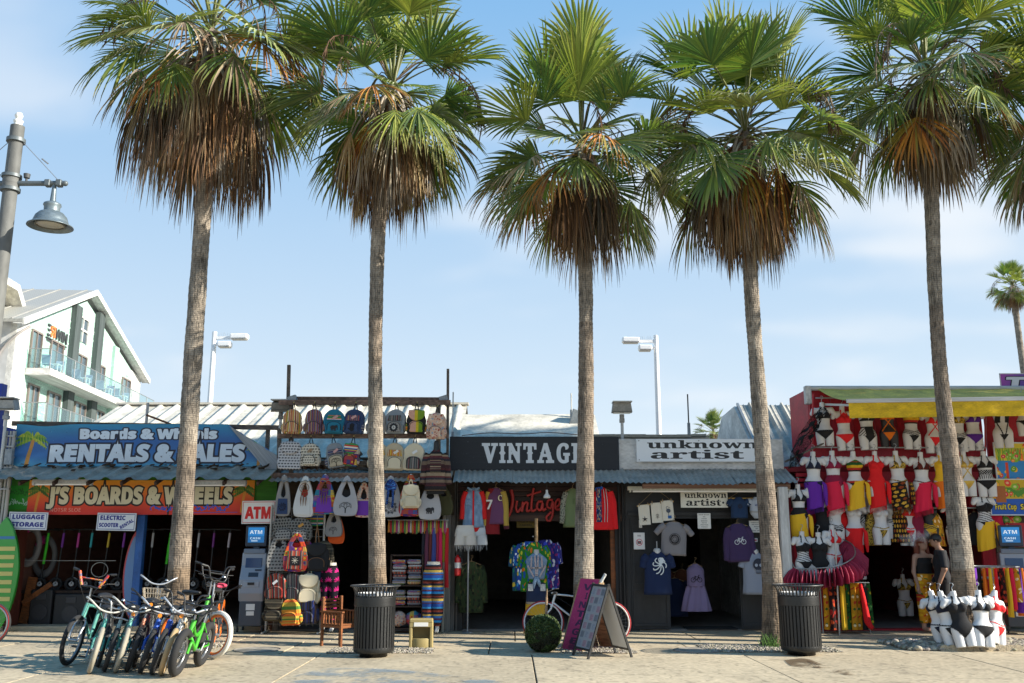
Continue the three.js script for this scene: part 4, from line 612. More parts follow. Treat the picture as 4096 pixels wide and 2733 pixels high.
{ // blue banner, one corner folded down
  const t = thing('blue_banner', 'blue vinyl banner with white lettering sagging at one corner', 'banner', [-7.008, 3.442, -18.1]);
  const w = 5.074, h = 0.812, tex = canvasTex(2048, Math.round(2048 * h / w), (c, W, H) => {
    const g = c.createLinearGradient(0, 0, 0, H); g.addColorStop(0, '#2a83a8'); g.addColorStop(0.4, '#285a98'); g.addColorStop(0.75, '#2d659f'); g.addColorStop(1, '#4b96b6'); c.fillStyle = g; c.fillRect(0, 0, W, H);
    for (let k = 0; k < 12; k++) { c.strokeStyle = 'rgba(120,190,225,.3)'; c.lineWidth = 3; c.beginPath(); c.moveTo(W * (0.1 + k * 0.07), H * 0.98); c.quadraticCurveTo(W * (0.13 + k * 0.07), H * 0.86, W * (0.16 + k * 0.07), H * 0.95); c.stroke(); }
    palmArt(c, W * 0.065, H * 0.3, H / 150, '#b5803c', ['#7d9a2e', '#3d7a2a', '#a8b23a']); palmArt(c, W * 0.93, H * 0.4, H / 160, '#b5803c', ['#7d9a2e', '#3d7a2a']);
    txt(c, 'Boards & Wheels', W * 0.5, H * 0.24, H * 0.3, { w: W * 0.525, fill: '#ccd6e0', line: '#10142a', lw: H * 0.085, fat: H * 0.03 });
    txt(c, 'RENTALS & SALES', W * 0.5, H * 0.69, H * 0.47, { w: W * 0.74, sy: 1.1, fill: '#c6d0da', line: '#10142a', lw: H * 0.12, fat: H * 0.045, skew: -0.05, join: 'miter' });
    spatter(c, W, H, 500, '20,30,60', 6, 1, 4, 0.4); spatter(c, W, H, 120, '220,225,230', 7, 1, 3, 0.5);
  });
  const N = 110, K = 24, fold = (u, v) => u - v * 0.0 > 0, pos = [], uv = [], idx = [];
  for (let j = 0; j <= K; j++) for (let i = 0; i <= N; i++) { // top edge sags near one end, the far top corner is folded forward
    const u = i / N, v = j / K; let x = (u - 0.5) * w, y = (v - 0.5) * h, z = 0.02 * Math.sin(u * 40 + v * 3) * (1 - v) * 0.5 + 0.05 * (fbm(u * 9 + v * 3, v * 2.5 - u * 4, 3, 3) - 0.5) + 0.06 * v * Math.exp(-Math.pow((u - 0.1) / 0.08, 2));
    y -= v * 0.05 * Math.exp(-Math.pow((u - 0.11) / 0.07, 2)); if (u < 0.1) x -= (1 - v) * 0.09 * (1 - u / 0.1);
    const e = clamp((u - 0.8) / 0.2), lim = 1 - 0.75 * e; if (v > lim) { const o = (v - lim) * h; y -= 2 * o * 0.92; z += 0.05 + 0.1 * o; }
    pos.push(x, y, z); uv.push(u, v);
  }
  for (let j = 0; j < K; j++) for (let i = 0; i < N; i++) { const a = j * (N + 1) + i; idx.push(a, a + 1, a + N + 1, a + 1, a + N + 2, a + N + 1); }
  const geo = (keep) => { const g = new THREE.BufferGeometry(); g.setAttribute('position', new THREE.Float32BufferAttribute(pos, 3)); g.setAttribute('uv', new THREE.Float32BufferAttribute(uv, 2)); g.setIndex(idx.filter((_, q) => { const tI = Math.floor(q / 3) * 3, vs = [idx[tI], idx[tI + 1], idx[tI + 2]]; const folded = vs.every((k) => { const u = uv[2 * k], v = uv[2 * k + 1]; return v >= 1 - 0.75 * clamp((u - 0.8) / 0.2) - 1e-6 && u > 0.8; }); return folded === keep; })); g.computeVertexNormals(); return g; };
  mesh('vinyl', geo(false), M([1, 1, 1], 0.55, { map: tex }), t); mesh('folded_corner', geo(true), M([0.42, 0.44, 0.46], 0.7, { map: grime }), t);
  const b = thing('banner_beam', 'long dark timber rail carrying the blue banner', 'beam', [0, 0, 0]); mesh('rail', beam([-9.703, 3.875, -18.2], [-4.505, 3.79, -18.2], 0.09, 0.06), mt.greyTimber, b); for (const u of [-9.4, -7, -4.75]) mesh('upright', box(0.07, 1.0, 0.07, u, 3.35, -18.28), mt.greyTimber, b);
}
{ // VINTAGE
  const w = 3.261, h = 0.647, t = thing('black_shop_sign', 'black painted board with large white western capitals', 'sign', [0.429, 3.293, -18.2]);
  mesh('board', rbox(w, h, 0.06, 0.006, 0, 0, 0), M([0.012, 0.014, 0.02], 0.7), t);
  print(t, w - 0.01, h - 0.01, (c, W, H) => {
    c.fillStyle = '#10161f'; c.fillRect(0, 0, W, H); const r = rngOf(2); for (let k = 0; k < 90; k++) { c.fillStyle = `rgba(90,100,115,${0.16 * r()})`; c.fillRect(r() * W, r() * H, 60 + 300 * r(), 1.5); }
    const F = '#cdd2d8', lw = H * 0.075, L = [['V', 0.237, 0.088], ['I', 0.311, 0.036], ['N', 0.381, 0.084], ['T', 0.474, 0.074], ['A', 0.567, 0.092], ['G', 0.67, 0.082], ['E', 0.76, 0.078]];
    for (const [s, x, q] of L) txt(c, s, W * x, H * 0.5, H * 0.74, { font: 'serif', fill: F, w: W * q, fat: lw * 0.6, join: 'miter', sy: 1.05 });
    for (const [s, x] of L) if ('IINTAE'.includes(s)) { c.fillStyle = F; for (const d of [-1, 1]) { c.beginPath(); c.moveTo(W * x + d * W * 0.01, H * 0.43); c.lineTo(W * x + d * W * (s === 'I' || s === 'T' ? 0.019 : 0.034), H * 0.49); c.lineTo(W * x + d * W * 0.01, H * 0.55); c.fill(); } }
    spatter(c, W, H, 60, '200,205,210', 5, 1, 3, 0.4);
  }, 0, 0, 0.033, 320);
}
{ // unknown artist, metal sheet with typewriter letters
  const w = 2.413, h = 0.437, t = thing('white_typewriter_sign', 'white metal sign with stretched black typewriter lettering', 'sign', [3.607, 3.352, -18.2]);
  mesh('sheet', box(w, h, 0.02, 0, 0, 0.01), M([0.72, 0.75, 0.78], 0.4), t);
  const draw = (bg, rough) => (c, W, H) => { c.fillStyle = bg; c.fillRect(0, 0, W, H); txt(c, 'unknown', W * 0.53, H * 0.25, H * 0.5, { font: 'serif', fill: '#0e1216', w: W * 0.9, fat: H * 0.012, sy: 0.95 }); txt(c, 'artist', W * 0.48, H * 0.7, H * 0.54, { font: 'serif', fill: '#0e1216', w: W * 0.76, fat: H * 0.012, sy: 0.95 }); if (rough) { spatter(c, W, H, 900, '225,222,210', 5, 1, 4, 1); txt(c, '•', W * 0.9, H * 0.72, H * 0.4, { fill: '#0e1216' }); } };
  print(t, w - 0.02, h - 0.01, draw('#dde2e8', false), 0, 0, 0.024, 300, 0, { rough: 0.4 });
  for (const [x, y] of [[-0.48, 0.42], [0, 0.42], [0.48, 0.42], [-0.48, -0.42], [0, -0.42], [0.48, -0.42]]) mesh('screw', xf(new THREE.CylinderGeometry(0.012, 0.012, 0.012, 8), x * w, y * h, 0.03, PI / 2), mt.steel, t);
  const cw = 0.888, ch = 0.315, k = thing('cloth_shop_sign', 'white cloth sign with distressed black lettering over the doorway', 'sign', [3.628, 2.413, -18], 0); mesh('cloth', box(cw, ch, 0.012, 0, 0, 0), M([0.7, 0.69, 0.64], 0.95), k); print(k, cw, ch, draw('#d6d4c8', true), 0, 0, 0.01, 400, 0, { rough: 0.95 });
}
// small boards
function board(name, label, u, v, D, wpx, hpx, draw, o = {}) { const [x, y, z] = u, t = thing(name, label, o.cat || 'sign', [x, y, z]); if (o.rot) t.rotation.z = o.rot; mesh('panel', rbox(v, D, 0.014, 0.004, 0, 0, 0), o.back || M([0.7, 0.71, 0.72], 0.5), t); print(t, v - 0.008, D - 0.008, draw, 0, 0, 0.0105, o.ppm || 400); return t; }
board('luggage_storage_sign', 'white board with blue letters offering luggage storage', [-9.097, 2.009, -18], 0.737, 0.328, 0, 0, (c, W, H) => { c.fillStyle = '#d3d9e0'; c.fillRect(0, 0, W, H); c.strokeStyle = '#1b2a78'; c.lineWidth = 4; c.strokeRect(9, 9, W - 18, H - 18); txt(c, 'LUGGAGE', W / 2, H * 0.28, H * 0.34, { fill: '#1b2480', w: W * 0.84, fat: 3 }); txt(c, 'STORAGE', W / 2, H * 0.71, H * 0.34, { fill: '#1b2480', w: W * 0.84, fat: 3 }); }, { rot: -0.02 });
board('scooter_rental_sign', 'white board with blue letters offering electric scooter rental', [-7.433, 1.993, -18], 0.737, 0.328, 0, 0, (c, W, H) => { c.fillStyle = '#d3d9e0'; c.fillRect(0, 0, W, H); c.strokeStyle = '#1b2a78'; c.lineWidth = 4; c.strokeRect(9, 9, W - 18, H - 18); txt(c, 'ELECTRIC', W * 0.4, H * 0.28, H * 0.34, { fill: '#1b2480', w: W * 0.66, fat: 3 }); txt(c, 'SCOOTER', W * 0.31, H * 0.69, H * 0.3, { fill: '#1b2480', w: W * 0.5, fat: 3 }); txt(c, 'RENTAL', W * 0.77, H * 0.62, H * 0.26, { fill: '#1b2480', w: W * 0.38, rot: -0.55, fat: 2 }); }, { rot: -0.015 });
board('atm_sign', 'white board with red capitals above the cash machine', [-4.74, 2.167, -17.9], 0.636, 0.424, 0, 0, (c, W, H) => { c.fillStyle = '#e2e0dc'; c.fillRect(0, 0, W, H); c.strokeStyle = '#c4343a'; c.lineWidth = 4; c.strokeRect(8, 8, W - 16, H - 16); txt(c, 'ATM', W / 2, H * 0.53, H * 0.66, { fill: '#d2201c', w: W * 0.8, fat: H * 0.05, sy: 1.05 }); }, { rot: 0.01 });
const noticeText = (lines, col = '#33363c', font) => (c, W, H) => { c.fillStyle = '#d9d8d2'; c.fillRect(0, 0, W, H); lines.forEach((s, i) => txt(c, s, W / 2, H * (i + 0.75) / (lines.length + 0.5), H / (lines.length + 1) * 0.7, { fill: col, w: W * (s.length > 8 ? 0.86 : 0.1 * s.length), font: font || 'serif' })); };
board('shop_rules_notice', 'white paper notice of shop rules hung in the doorway', [3.631, 2.011, -18.1], 0.25, 0.29, 0, 0, noticeText(['SHOP RULES', 'NO', 'FOOD', 'BIKES', 'PETS', 'PHOTOS', 'VIDEO']), { cat: 'notice' });
board('no_photo_notice', 'white notice with a crossed out camera on the shutter', [2.394, 1.641, -18.1], 0.21, 0.31, 0, 0, (c, W, H) => { c.fillStyle = '#dcdad8'; c.fillRect(0, 0, W, H); txt(c, 'NO', W / 2, H * 0.18, H * 0.14, { fill: '#444', font: 'serif' }); c.fillStyle = '#555'; c.fillRect(W * 0.32, H * 0.5, W * 0.36, H * 0.18); c.strokeStyle = '#c23a46'; c.lineWidth = W * 0.05; c.beginPath(); c.arc(W / 2, H * 0.58, W * 0.28, 0, 7); c.moveTo(W * 0.3, H * 0.46); c.lineTo(W * 0.7, H * 0.7); c.stroke(); }, { cat: 'notice' });
board('original_designs_notice', 'small notice about original designs made by local artists', [4.621, 1.906, -18.1], 0.29, 0.22, 0, 0, noticeText(['ORIGINAL', 'DESIGNS', 'MADE', 'BY', 'LOCAL ARTISTS']), { cat: 'notice' });
board('rolled_price_tag', 'small white price card below the hanging tea towels', [2.421, 1.954, -18.05], 0.06, 0.14, 0, 0, noticeText(['', 'tea', 'towel']), { cat: 'price card' });
for (const [u, v, l, c1] of [[4.583, 1.657, 'little white card with red mark under the designs notice', '#c23a3a'], [4.449, 1.601, 'little blue card beside the shutter edge', '#2b6fc4']]) board('payment_sticker', l, [u, v, -18.1], 0.08, 0.07, 0, 0, (c, W, H) => { c.fillStyle = '#d5d8dc'; c.fillRect(0, 0, W, H); c.fillStyle = c1; c.fillRect(W * 0.2, H * 0.3, W * 0.6, H * 0.4); }, { cat: 'sticker' });
board('touch_camera_notice', 'dark yellow notice hung inside the vintage shop doorway', [0.271, 1.973, -18.6], 0.36, 0.16, 0, 0, (c, W, H) => { c.fillStyle = '#6b5a12'; c.fillRect(0, 0, W, H); txt(c, 'TOUCH ON', W / 2, H * 0.3, H * 0.36, { fill: '#1c1808', w: W * 0.85 }); txt(c, 'CAMERA', W / 2, H * 0.72, H * 0.36, { fill: '#1c1808', w: W * 0.7 }); }, { cat: 'notice', back: M([0.15, 0.12, 0.02], 0.8) });
{ // red script letters on the slats
  const t = thing('script_letters', 'red painted script word mounted on the dark slats', 'sign', [-0.083, 2.103, -18.2]), s = 0.008, m = M([0.62, 0.03, 0.02], 0.5, { map: grime });
  const q = (pts, r = 0.024) => path(pts.map(([x, y]) => [x * s, y * s, 0]), r, 30, 7);
  mesh('letter', q([[8, 62], [12, 40], [6, 10], [-2, -4]], 0.034), m, t);
  mesh('letter', q([[22, 36], [20, 18], [24, 10], [32, 20]]), m, t);
  mesh('letter', q([[36, 34], [33, 10], [40, 30], [47, 33], [46, 12], [54, 14]]), m, t);
  mesh('letter', q([[62, 66], [57, 30], [58, 12], [68, 16]]), m, t); mesh('letter', q([[46, 48], [62, 53], [80, 58]], 0.02), m, t);
  mesh('letter', q([[84, 34], [74, 34], [70, 20], [78, 14], [84, 32], [84, 14], [92, 18]]), m, t);
  mesh('letter', q([[108, 38], [98, 38], [94, 24], [102, 18], [108, 36], [106, 0], [98, -12], [92, -4], [104, 10]]), m, t);
  mesh('letter', q([[112, 18], [124, 28], [122, 40], [115, 32], [116, 16], [130, 18]]), m, t);
}
{ // painted fruit boards of the juice stand
  const fruit = (c, W, H, seed) => { const r = rngOf(seed); for (let k = 0; k < 16; k++) { const x = r() * W, y = H * (0.2 + 0.7 * r()), q = W * (0.05 + 0.07 * r()), col = ['#e23b22', '#f2b61c', '#7fb52a', '#f07a18', '#d4203a', '#5a9a24'][k % 6]; c.fillStyle = col; c.beginPath(); c.ellipse(x, y, q, q * 0.8, r() * 3, 0, 7); c.fill(); c.fillStyle = 'rgba(255,240,190,.7)'; c.beginPath(); c.ellipse(x, y, q * 0.45, q * 0.35, 0, 0, 7); c.fill(); c.fillStyle = '#3a2a12'; for (let j = 0; j < 7; j++) { c.beginPath(); c.arc(x + Math.cos(j) * q * 0.3, y + Math.sin(j) * q * 0.25, q * 0.05, 0, 7); c.fill(); } } };
  const b1 = board('fruit_board', 'bright board painted with a fruit boat on blue water', [9.627, 2.936, -18], 0.877, 1.109, 0, 0, (c, W, H) => { c.fillStyle = '#2b86cc'; c.fillRect(0, 0, W, H); c.fillStyle = '#d8c433'; c.fillRect(0, 0, W, H * 0.32); fruit(c, W, H * 0.3, 3); for (let k = 0; k < 30; k++) { c.strokeStyle = ['#5d9a2c', '#86b83a'][k % 2]; c.lineWidth = 7; c.beginPath(); c.moveTo(W * (k / 30), H * 0.1); c.lineTo(W * (k / 30) + 26 * Math.sin(k), H * 0.32); c.stroke(); } c.fillStyle = '#d8361e'; c.beginPath(); c.moveTo(W * 0.14, H * 0.68); c.quadraticCurveTo(W * 0.4, H * 0.95, W * 0.75, H * 0.7); c.fill(); fruit(c, W * 0.7, H * 0.9, 8); c.fillStyle = '#d8441e'; c.fillRect(W * 0.22, H * 0.35, W * 0.06, H * 0.38); c.strokeStyle = '#cfd4d8'; c.lineWidth = 10; c.strokeRect(4, 4, W - 8, H - 8); }, { back: mt.white });
  board('fruit_cup_board', 'board with yellow lettering for fruit cups above the cash machine', [9.595, 2.451, -17.95], 1.215, 0.689, 0, 0, (c, W, H) => { c.fillStyle = '#c9a821'; c.fillRect(0, 0, W, H); c.fillStyle = '#1f58b4'; c.fillRect(0, H * 0.55, W, H * 0.45); for (let k = 0; k < 14; k++) { c.strokeStyle = '#4f8a2c'; c.lineWidth = 8; c.beginPath(); c.moveTo(W * 0.45, H * 0.5); c.quadraticCurveTo(W * (0.2 + k * 0.05), H * 0.0, W * (0.15 + k * 0.06), H * 0.5); c.stroke(); } fruit(c, W * 0.5, H * 0.55, 5); c.fillStyle = '#a8602a'; c.fillRect(W * 0.1, H * 0.2, W * 0.16, H * 0.45); txt(c, 'Fruit Cup', W * 0.24, H * 0.77, H * 0.2, { fill: '#f0d63a', line: '#2a2208', lw: 9, w: W * 0.34 }); txt(c, 'Sh', W * 0.53, H * 0.77, H * 0.2, { fill: '#f0d63a', line: '#2a2208', lw: 9 }); c.strokeStyle = '#cfd4d8'; c.lineWidth = 7; c.strokeRect(4, 4, W - 8, H - 8); }, { back: mt.white });
  board('strawberry_board', 'board painted with strawberries and lemons behind the cash machine', [9.667, 1.916, -18.2], 0.78, 0.5, 0, 0, (c, W, H) => { c.fillStyle = '#3b2a1c'; c.fillRect(0, 0, W, H); fruit(c, W, H, 12); });
  board('purple_roof_sign', 'purple sunset sign with big white letter on the roof edge', [10.1, 4.724, -18.4], 0.86, 0.311 + 0.04, 0, 0, (c, W, H) => { const g = c.createLinearGradient(0, 0, W, H); g.addColorStop(0, '#b24aa8'); g.addColorStop(0.5, '#6a4aa0'); g.addColorStop(1, '#b84a9a'); c.fillStyle = g; c.fillRect(0, 0, W, H); txt(c, 'T', W * 0.34, H * 0.58, H * 0.95, { fill: '#dcdde2', line: '#15121a', lw: H * 0.12, w: W * 0.44, fat: H * 0.05, skew: -0.12 }); c.strokeStyle = '#d8d4d0'; c.lineWidth = 5; c.strokeRect(3, 3, W - 6, H - 6); }, { back: mt.white });
}
// fluorescent battens under the awnings, unlit by day
for (const [x, y, z, w, m, l] of [[-8.279, 2.715, -17.5, 1.08, mt.white, 'white strip light fixed above the luggage sign'], [-5.5, 2.7, -17.5, 1.2, mt.white, 'white strip light fixed beside the leaning palm trunk'], [3.66, 2.602, -17.75, 3.0, mt.cream, 'long cream strip light under the artist shop awning']]) {
  const t = thing('strip_light', l, 'light fitting', [x, y, z]); mesh('housing', xf(extr(shapeOf([[-0.06, -0.035], [0.06, -0.035], [0.035, 0.03], [-0.035, 0.03]]), w, 0.004), -w / 2, 0, 0, 0, PI / 2).translate(0, 0, 0), m, t); mesh('tube', xf(new THREE.CylinderGeometry(0.018, 0.018, w * 0.94, 10), 0, -0.055, 0, 0, 0, PI / 2), M([0.8, 0.8, 0.78], 0.3), t); for (const s of [-1, 1]) mesh('end_cap', box(0.03, 0.06, 0.1, s * w * 0.485, -0.045, 0), m, t);
}

// ---------- timber rack and bags ----------
{
  const t = thing('timber_rack', 'weathered timber rack built over the bag shop awning', 'rack', [0, 0, 0]), D = 17.75;
  const B = (a, b, h = 0.09, m = mt.timber) => mesh('rail', beam(a, b, h, 0.05), m, t);
  B([-4.303, 4.307, -17.95], [-1.233, 4.29, -17.95], 0.11); B([-4.435, 4.218, -17.75], [-1.169, 4.218, -17.75], 0.09); B([-4.426, 3.579, -17.75], [-1.193, 3.579, -17.75], 0.09); B([-4.461, 2.836, -17.75], [-1.631, 2.836, -17.75], 0.1); B([-4.023, 3.101, -18], [-1.658, 3.084, -18], 0.09, mt.greyTimber);
  const Pp = (a, b, w = 0.06) => mesh('post', beam(a, b, w, w), mt.greyTimber, t);
  Pp([-4.322, 4.289, -18], [-4.34, 4.991, -18]); Pp([-1.228, 3.117, -18], [-1.245, 4.913, -18], 0.05); Pp([-4.15, 2.817, -17.82], [-4.219, 4.22, -17.82], 0.08); Pp([-1.383, 2.817, -17.82], [-1.406, 4.22, -17.82], 0.08); Pp([-4.413, 2.867, -17.95], [-4.45, 3.735, -17.95], 0.07);
  for (const u of [-4.308, -1.414]) mesh('joist_hanger', box(0.16, 0.1, 0.12, u + 0.1, 4.308, -17.86, 0, 0, 0.3), mt.galv, t);
  mesh('strut', beam([-3.336, 2.986, -17.9], [-2.883, 3.292, -18.1], 0.07, 0.04), mt.greyTimber, t); mesh('strut', beam([-3.09, 3.01, -17.9], [-2.748, 2.977, -18.1], 0.05, 0.04), mt.greyTimber, t);
}
const rT = rngOf(99);
const stripeTex = (cols, horiz, n = 30, seed = 1) => canvasTex(256, 256, (c, W, H) => { const r = rngOf(seed); let p = 0, k = 0; while (p < W) { const w = W / n * (0.4 + 1.2 * r()); c.fillStyle = cols[k++ % cols.length]; horiz ? c.fillRect(0, p, W, w + 1) : c.fillRect(p, 0, w + 1, H); p += w; } for (let q = 0; q < 500; q++) { c.fillStyle = `rgba(${r() < 0.5 ? '0,0,0' : '255,255,255'},${0.12 * r()})`; c.fillRect(r() * W, r() * H, horiz ? 12 : 2, horiz ? 2 : 12); } });
const motifTex = (bg, fg, n = 7, kind = 0, seed = 1) => canvasTex(256, 256, (c, W, H) => { c.fillStyle = bg; c.fillRect(0, 0, W, H); const r = rngOf(seed), s = W / n; for (let j = 0; j < n; j++) for (let i = 0; i < n; i++) { const x = (i + 0.5 + (j % 2) * 0.3) * s, y = (j + 0.5) * s; c.fillStyle = Array.isArray(fg) ? fg[Math.floor(r() * fg.length)] : fg; c.beginPath(); if (kind === 0) { c.ellipse(x, y, s * 0.3, s * 0.2, 0, 0, 7); c.ellipse(x + s * 0.27, y - s * 0.08, s * 0.13, s * 0.13, 0, 0, 7); c.rect(x - s * 0.24, y, s * 0.13, s * 0.33); c.rect(x + s * 0.1, y, s * 0.13, s * 0.33); c.rect(x + s * 0.34, y - s * 0.05, s * 0.07, s * 0.3); } else if (kind === 1) { for (let k = 0; k < 5; k++) c.ellipse(x + Math.cos(k * 1.26) * s * 0.22, y + Math.sin(k * 1.26) * s * 0.22, s * 0.16, s * 0.16, 0, 0, 7); } else { c.ellipse(x + (r() - 0.5) * s, y + (r() - 0.5) * s, s * (0.2 + 0.4 * r()), s * (0.1 + 0.3 * r()), r() * 3, 0, 7); } c.fill(); } });
const patchTex = (cols, n = 4, seed = 1) => canvasTex(256, 256, (c, W, H) => { const r = rngOf(seed), s = W / n; for (let j = 0; j < n; j++) for (let i = 0; i < n; i++) { c.fillStyle = cols[Math.floor(r() * cols.length)]; c.fillRect(i * s, j * s, s + 1, s + 1); c.strokeStyle = cols[Math.floor(r() * cols.length)]; c.lineWidth = 3; for (let k = 0; k < 4; k++) { c.beginPath(); c.moveTo(i * s, j * s + k * s / 4); c.lineTo(i * s + s, j * s + k * s / 4 + 6); c.stroke(); } c.fillStyle = cols[Math.floor(r() * cols.length)]; if (r() < 0.4) { c.beginPath(); c.arc((i + 0.5) * s, (j + 0.5) * s, s * 0.25, 0, 7); c.fill(); } } });
const FB = {
  warm: fabric([1, 1, 1], { map: stripeTex(['#c9b48c', '#b8603a', '#8a8a78', '#d08a5a', '#9a8d2c', '#d4c7a8', '#8d3c30'], false, 26, 2) }), purple: fabric([1, 1, 1], { map: stripeTex(['#6a5a78', '#3c3450', '#a88a4c', '#7a4a52', '#8a8496', '#2e2c48', '#94433a'], false, 34, 3) }),
  teal: fabric([0.015, 0.16, 0.26]), navy: fabric([0.03, 0.055, 0.13]), greyblue: fabric([0.22, 0.25, 0.28]), grey: fabric([0.26, 0.25, 0.24]), hemp: fabric([0.45, 0.39, 0.28]), cream: fabric([0.62, 0.55, 0.4]), black: fabric([0.018, 0.018, 0.02]), white: fabric([0.62, 0.62, 0.6]), lilacGrey: fabric([0.38, 0.38, 0.4]),
  eleph: fabric([1, 1, 1], { map: motifTex('#b9b9bb', '#33343c', 8, 0) }), elephCream: fabric([1, 1, 1], { map: motifTex('#c9c2b2', '#4a463f', 8, 0) }), elephGrey: fabric([1, 1, 1], { map: motifTex('#8b8b89', '#2b2b2e', 7, 0) }), dotGrey: fabric([1, 1, 1], { map: motifTex('#77756f', '#2c2b2a', 8, 1) }),
  floral: fabric([1, 1, 1], { map: motifTex('#c8a894', ['#b03a5e', '#8a9aa8', '#d8c4b0', '#9a4a3a'], 8, 2) }), trib: fabric([1, 1, 1], { map: stripeTex(['#26306a', '#b9b7ae', '#3a3440', '#7a7a80', '#1e2450'], true, 24, 5) }), rasta: fabric([1, 1, 1], { map: stripeTex(['#c99a86', '#c7b02a', '#6f8f26'], false, 3, 6) }),
  patch: fabric([1, 1, 1], { map: patchTex(['#b3301f', '#2c5f8a', '#d0a82c', '#5a3a6a', '#3f7a4a', '#c9b8a0'], 4, 3) }), patch2: fabric([1, 1, 1], { map: patchTex(['#d9531f', '#c9a32a', '#4a2a6a', '#a82a2a', '#2a6a6a'], 5, 7) }), patch3: fabric([1, 1, 1], { map: patchTex(['#2a7a8a', '#c9a82a', '#b8402a', '#6a3a8a', '#2a5aa0'], 4, 9) }),
  redStripe: fabric([1, 1, 1], { map: stripeTex(['#a83028', '#2f2a2c', '#8a8a82', '#c04a34', '#3c5a44'], false, 18, 8) }), greyStripe: fabric([1, 1, 1], { map: stripeTex(['#6a6a66', '#2f2c30', '#8a8680', '#5a2f34', '#3c4a4a'], false, 22, 9) }), orangeH: fabric([1, 1, 1], { map: stripeTex(['#c9642a', '#b8a03a', '#4f7a34', '#d08a2a'], true, 9, 10) }), blueStripe: fabric([1, 1, 1], { map: stripeTex(['#1e2a5a', '#14141a', '#4a4a58', '#2a3a7a', '#3a2a20'], false, 18, 11) }), olive: fabric([1, 1, 1], { map: stripeTex(['#4a4434', '#2a261e', '#6a6250', '#39342a'], true, 16, 12) }), gypsy: fabric([1, 1, 1], { map: stripeTex(['#c89a2c', '#b8501f', '#d8c8a0', '#8a3a2a', '#caa44a'], false, 26, 13) }),
  orange: fabric([0.7, 0.1, 0.015]), purpleCloth: fabric([0.16, 0.04, 0.36]), red: fabric([0.45, 0.02, 0.02]), aqua: fabric([0.02, 0.3, 0.4]), blueTie: fabric([1, 1, 1], { map: motifTex('#14306a', ['#2a5ab0', '#0c1a40', '#3a7ac0'], 9, 2, 4) }), mex: fabric([1, 1, 1], { map: stripeTex(['#2c8a4a', '#c0392b', '#d8d0c0', '#2b4f9e', '#c9a02a', '#7a2a6a'], true, 14, 14) }),
};
// prints for the pockets: drawn in black on the cloth
const ART = {
  om: (c, W) => { c.translate(W / 2, W / 2); c.fillStyle = '#26262a'; for (let k = 0; k < 12; k++) { c.rotate(PI / 6); c.beginPath(); c.ellipse(0, -W * 0.3, W * 0.08, W * 0.12, 0, 0, 7); c.fill(); } c.strokeStyle = '#d0d0cc'; c.fillStyle = '#26262a'; c.beginPath(); c.arc(0, 0, W * 0.24, 0, 7); c.fill(); c.fillStyle = '#b9b8b4'; c.beginPath(); c.arc(0, 0, W * 0.19, 0, 7); c.fill(); txt(c, '3', -W * 0.03, 0, W * 0.26, { fill: '#222' }); txt(c, '~', W * 0.09, 0, W * 0.2, { fill: '#222' }); },
  hand: (c, W) => { c.strokeStyle = '#15161c'; c.lineCap = 'round'; c.lineWidth = W * 0.1; for (const [x, y0] of [[0.34, 0.24], [0.46, 0.14], [0.58, 0.14], [0.7, 0.2]]) { c.beginPath(); c.moveTo(W * x, W * y0); c.lineTo(W * (0.4 + (x - 0.4) * 0.8), W * 0.6); c.stroke(); } c.beginPath(); c.moveTo(W * 0.16, W * 0.6); c.lineTo(W * 0.4, W * 0.75); c.stroke(); c.fillStyle = '#15161c'; c.beginPath(); c.ellipse(W * 0.52, W * 0.66, W * 0.22, W * 0.2, 0, 0, 7); c.fill(); },
  tree: (c, W) => { c.strokeStyle = '#1c1a18'; c.lineCap = 'round'; const r = rngOf(5), br = (x, y, a, l, w) => { c.lineWidth = w; c.beginPath(); c.moveTo(x, y); const X = x + Math.cos(a) * l, Y = y + Math.sin(a) * l; c.lineTo(X, Y); c.stroke(); if (l > W * 0.05) { br(X, Y, a - 0.5 - 0.2 * r(), l * 0.72, w * 0.66); br(X, Y, a + 0.5 + 0.2 * r(), l * 0.72, w * 0.66); } else { c.fillStyle = '#1c1a18'; c.beginPath(); c.arc(X, Y, W * 0.02, 0, 7); c.fill(); } }; br(W / 2, W * 0.92, -PI / 2, W * 0.25, W * 0.07); },
  elephant: (c, W) => { c.fillStyle = '#2a2a2e'; c.beginPath(); c.ellipse(W * 0.45, W * 0.5, W * 0.26, W * 0.18, 0, 0, 7); c.ellipse(W * 0.72, W * 0.42, W * 0.13, W * 0.13, 0, 0, 7); c.fill(); for (const x of [0.26, 0.38, 0.52, 0.62]) c.fillRect(W * x, W * 0.55, W * 0.08, W * 0.25); c.fillRect(W * 0.8, W * 0.4, W * 0.06, W * 0.3); },
  star: (c, W) => { c.fillStyle = '#15131a'; c.fillRect(W * 0.14, W * 0.14, W * 0.72, W * 0.72); c.strokeStyle = '#c9c4b4'; c.lineWidth = W * 0.03; for (let k = 0; k < 8; k++) { c.beginPath(); c.moveTo(W / 2, W / 2); c.lineTo(W / 2 + Math.cos(k * PI / 4) * W * 0.26, W / 2 + Math.sin(k * PI / 4) * W * 0.26); c.stroke(); } },
  swirl: (c, W) => { c.strokeStyle = 'rgba(25,25,32,.9)'; c.lineWidth = W * 0.025; for (let k = 1; k < 6; k++) { c.beginPath(); c.arc(W / 2, W / 2, k * W * 0.07, k, k + 5); c.stroke(); } for (let k = 0; k < 10; k++) { c.beginPath(); c.ellipse(W / 2 + Math.cos(k * 0.63) * W * 0.36, W / 2 + Math.sin(k * 0.63) * W * 0.36, W * 0.07, W * 0.03, k * 0.63, 0, 7); c.stroke(); } },
};
const artTex = {};
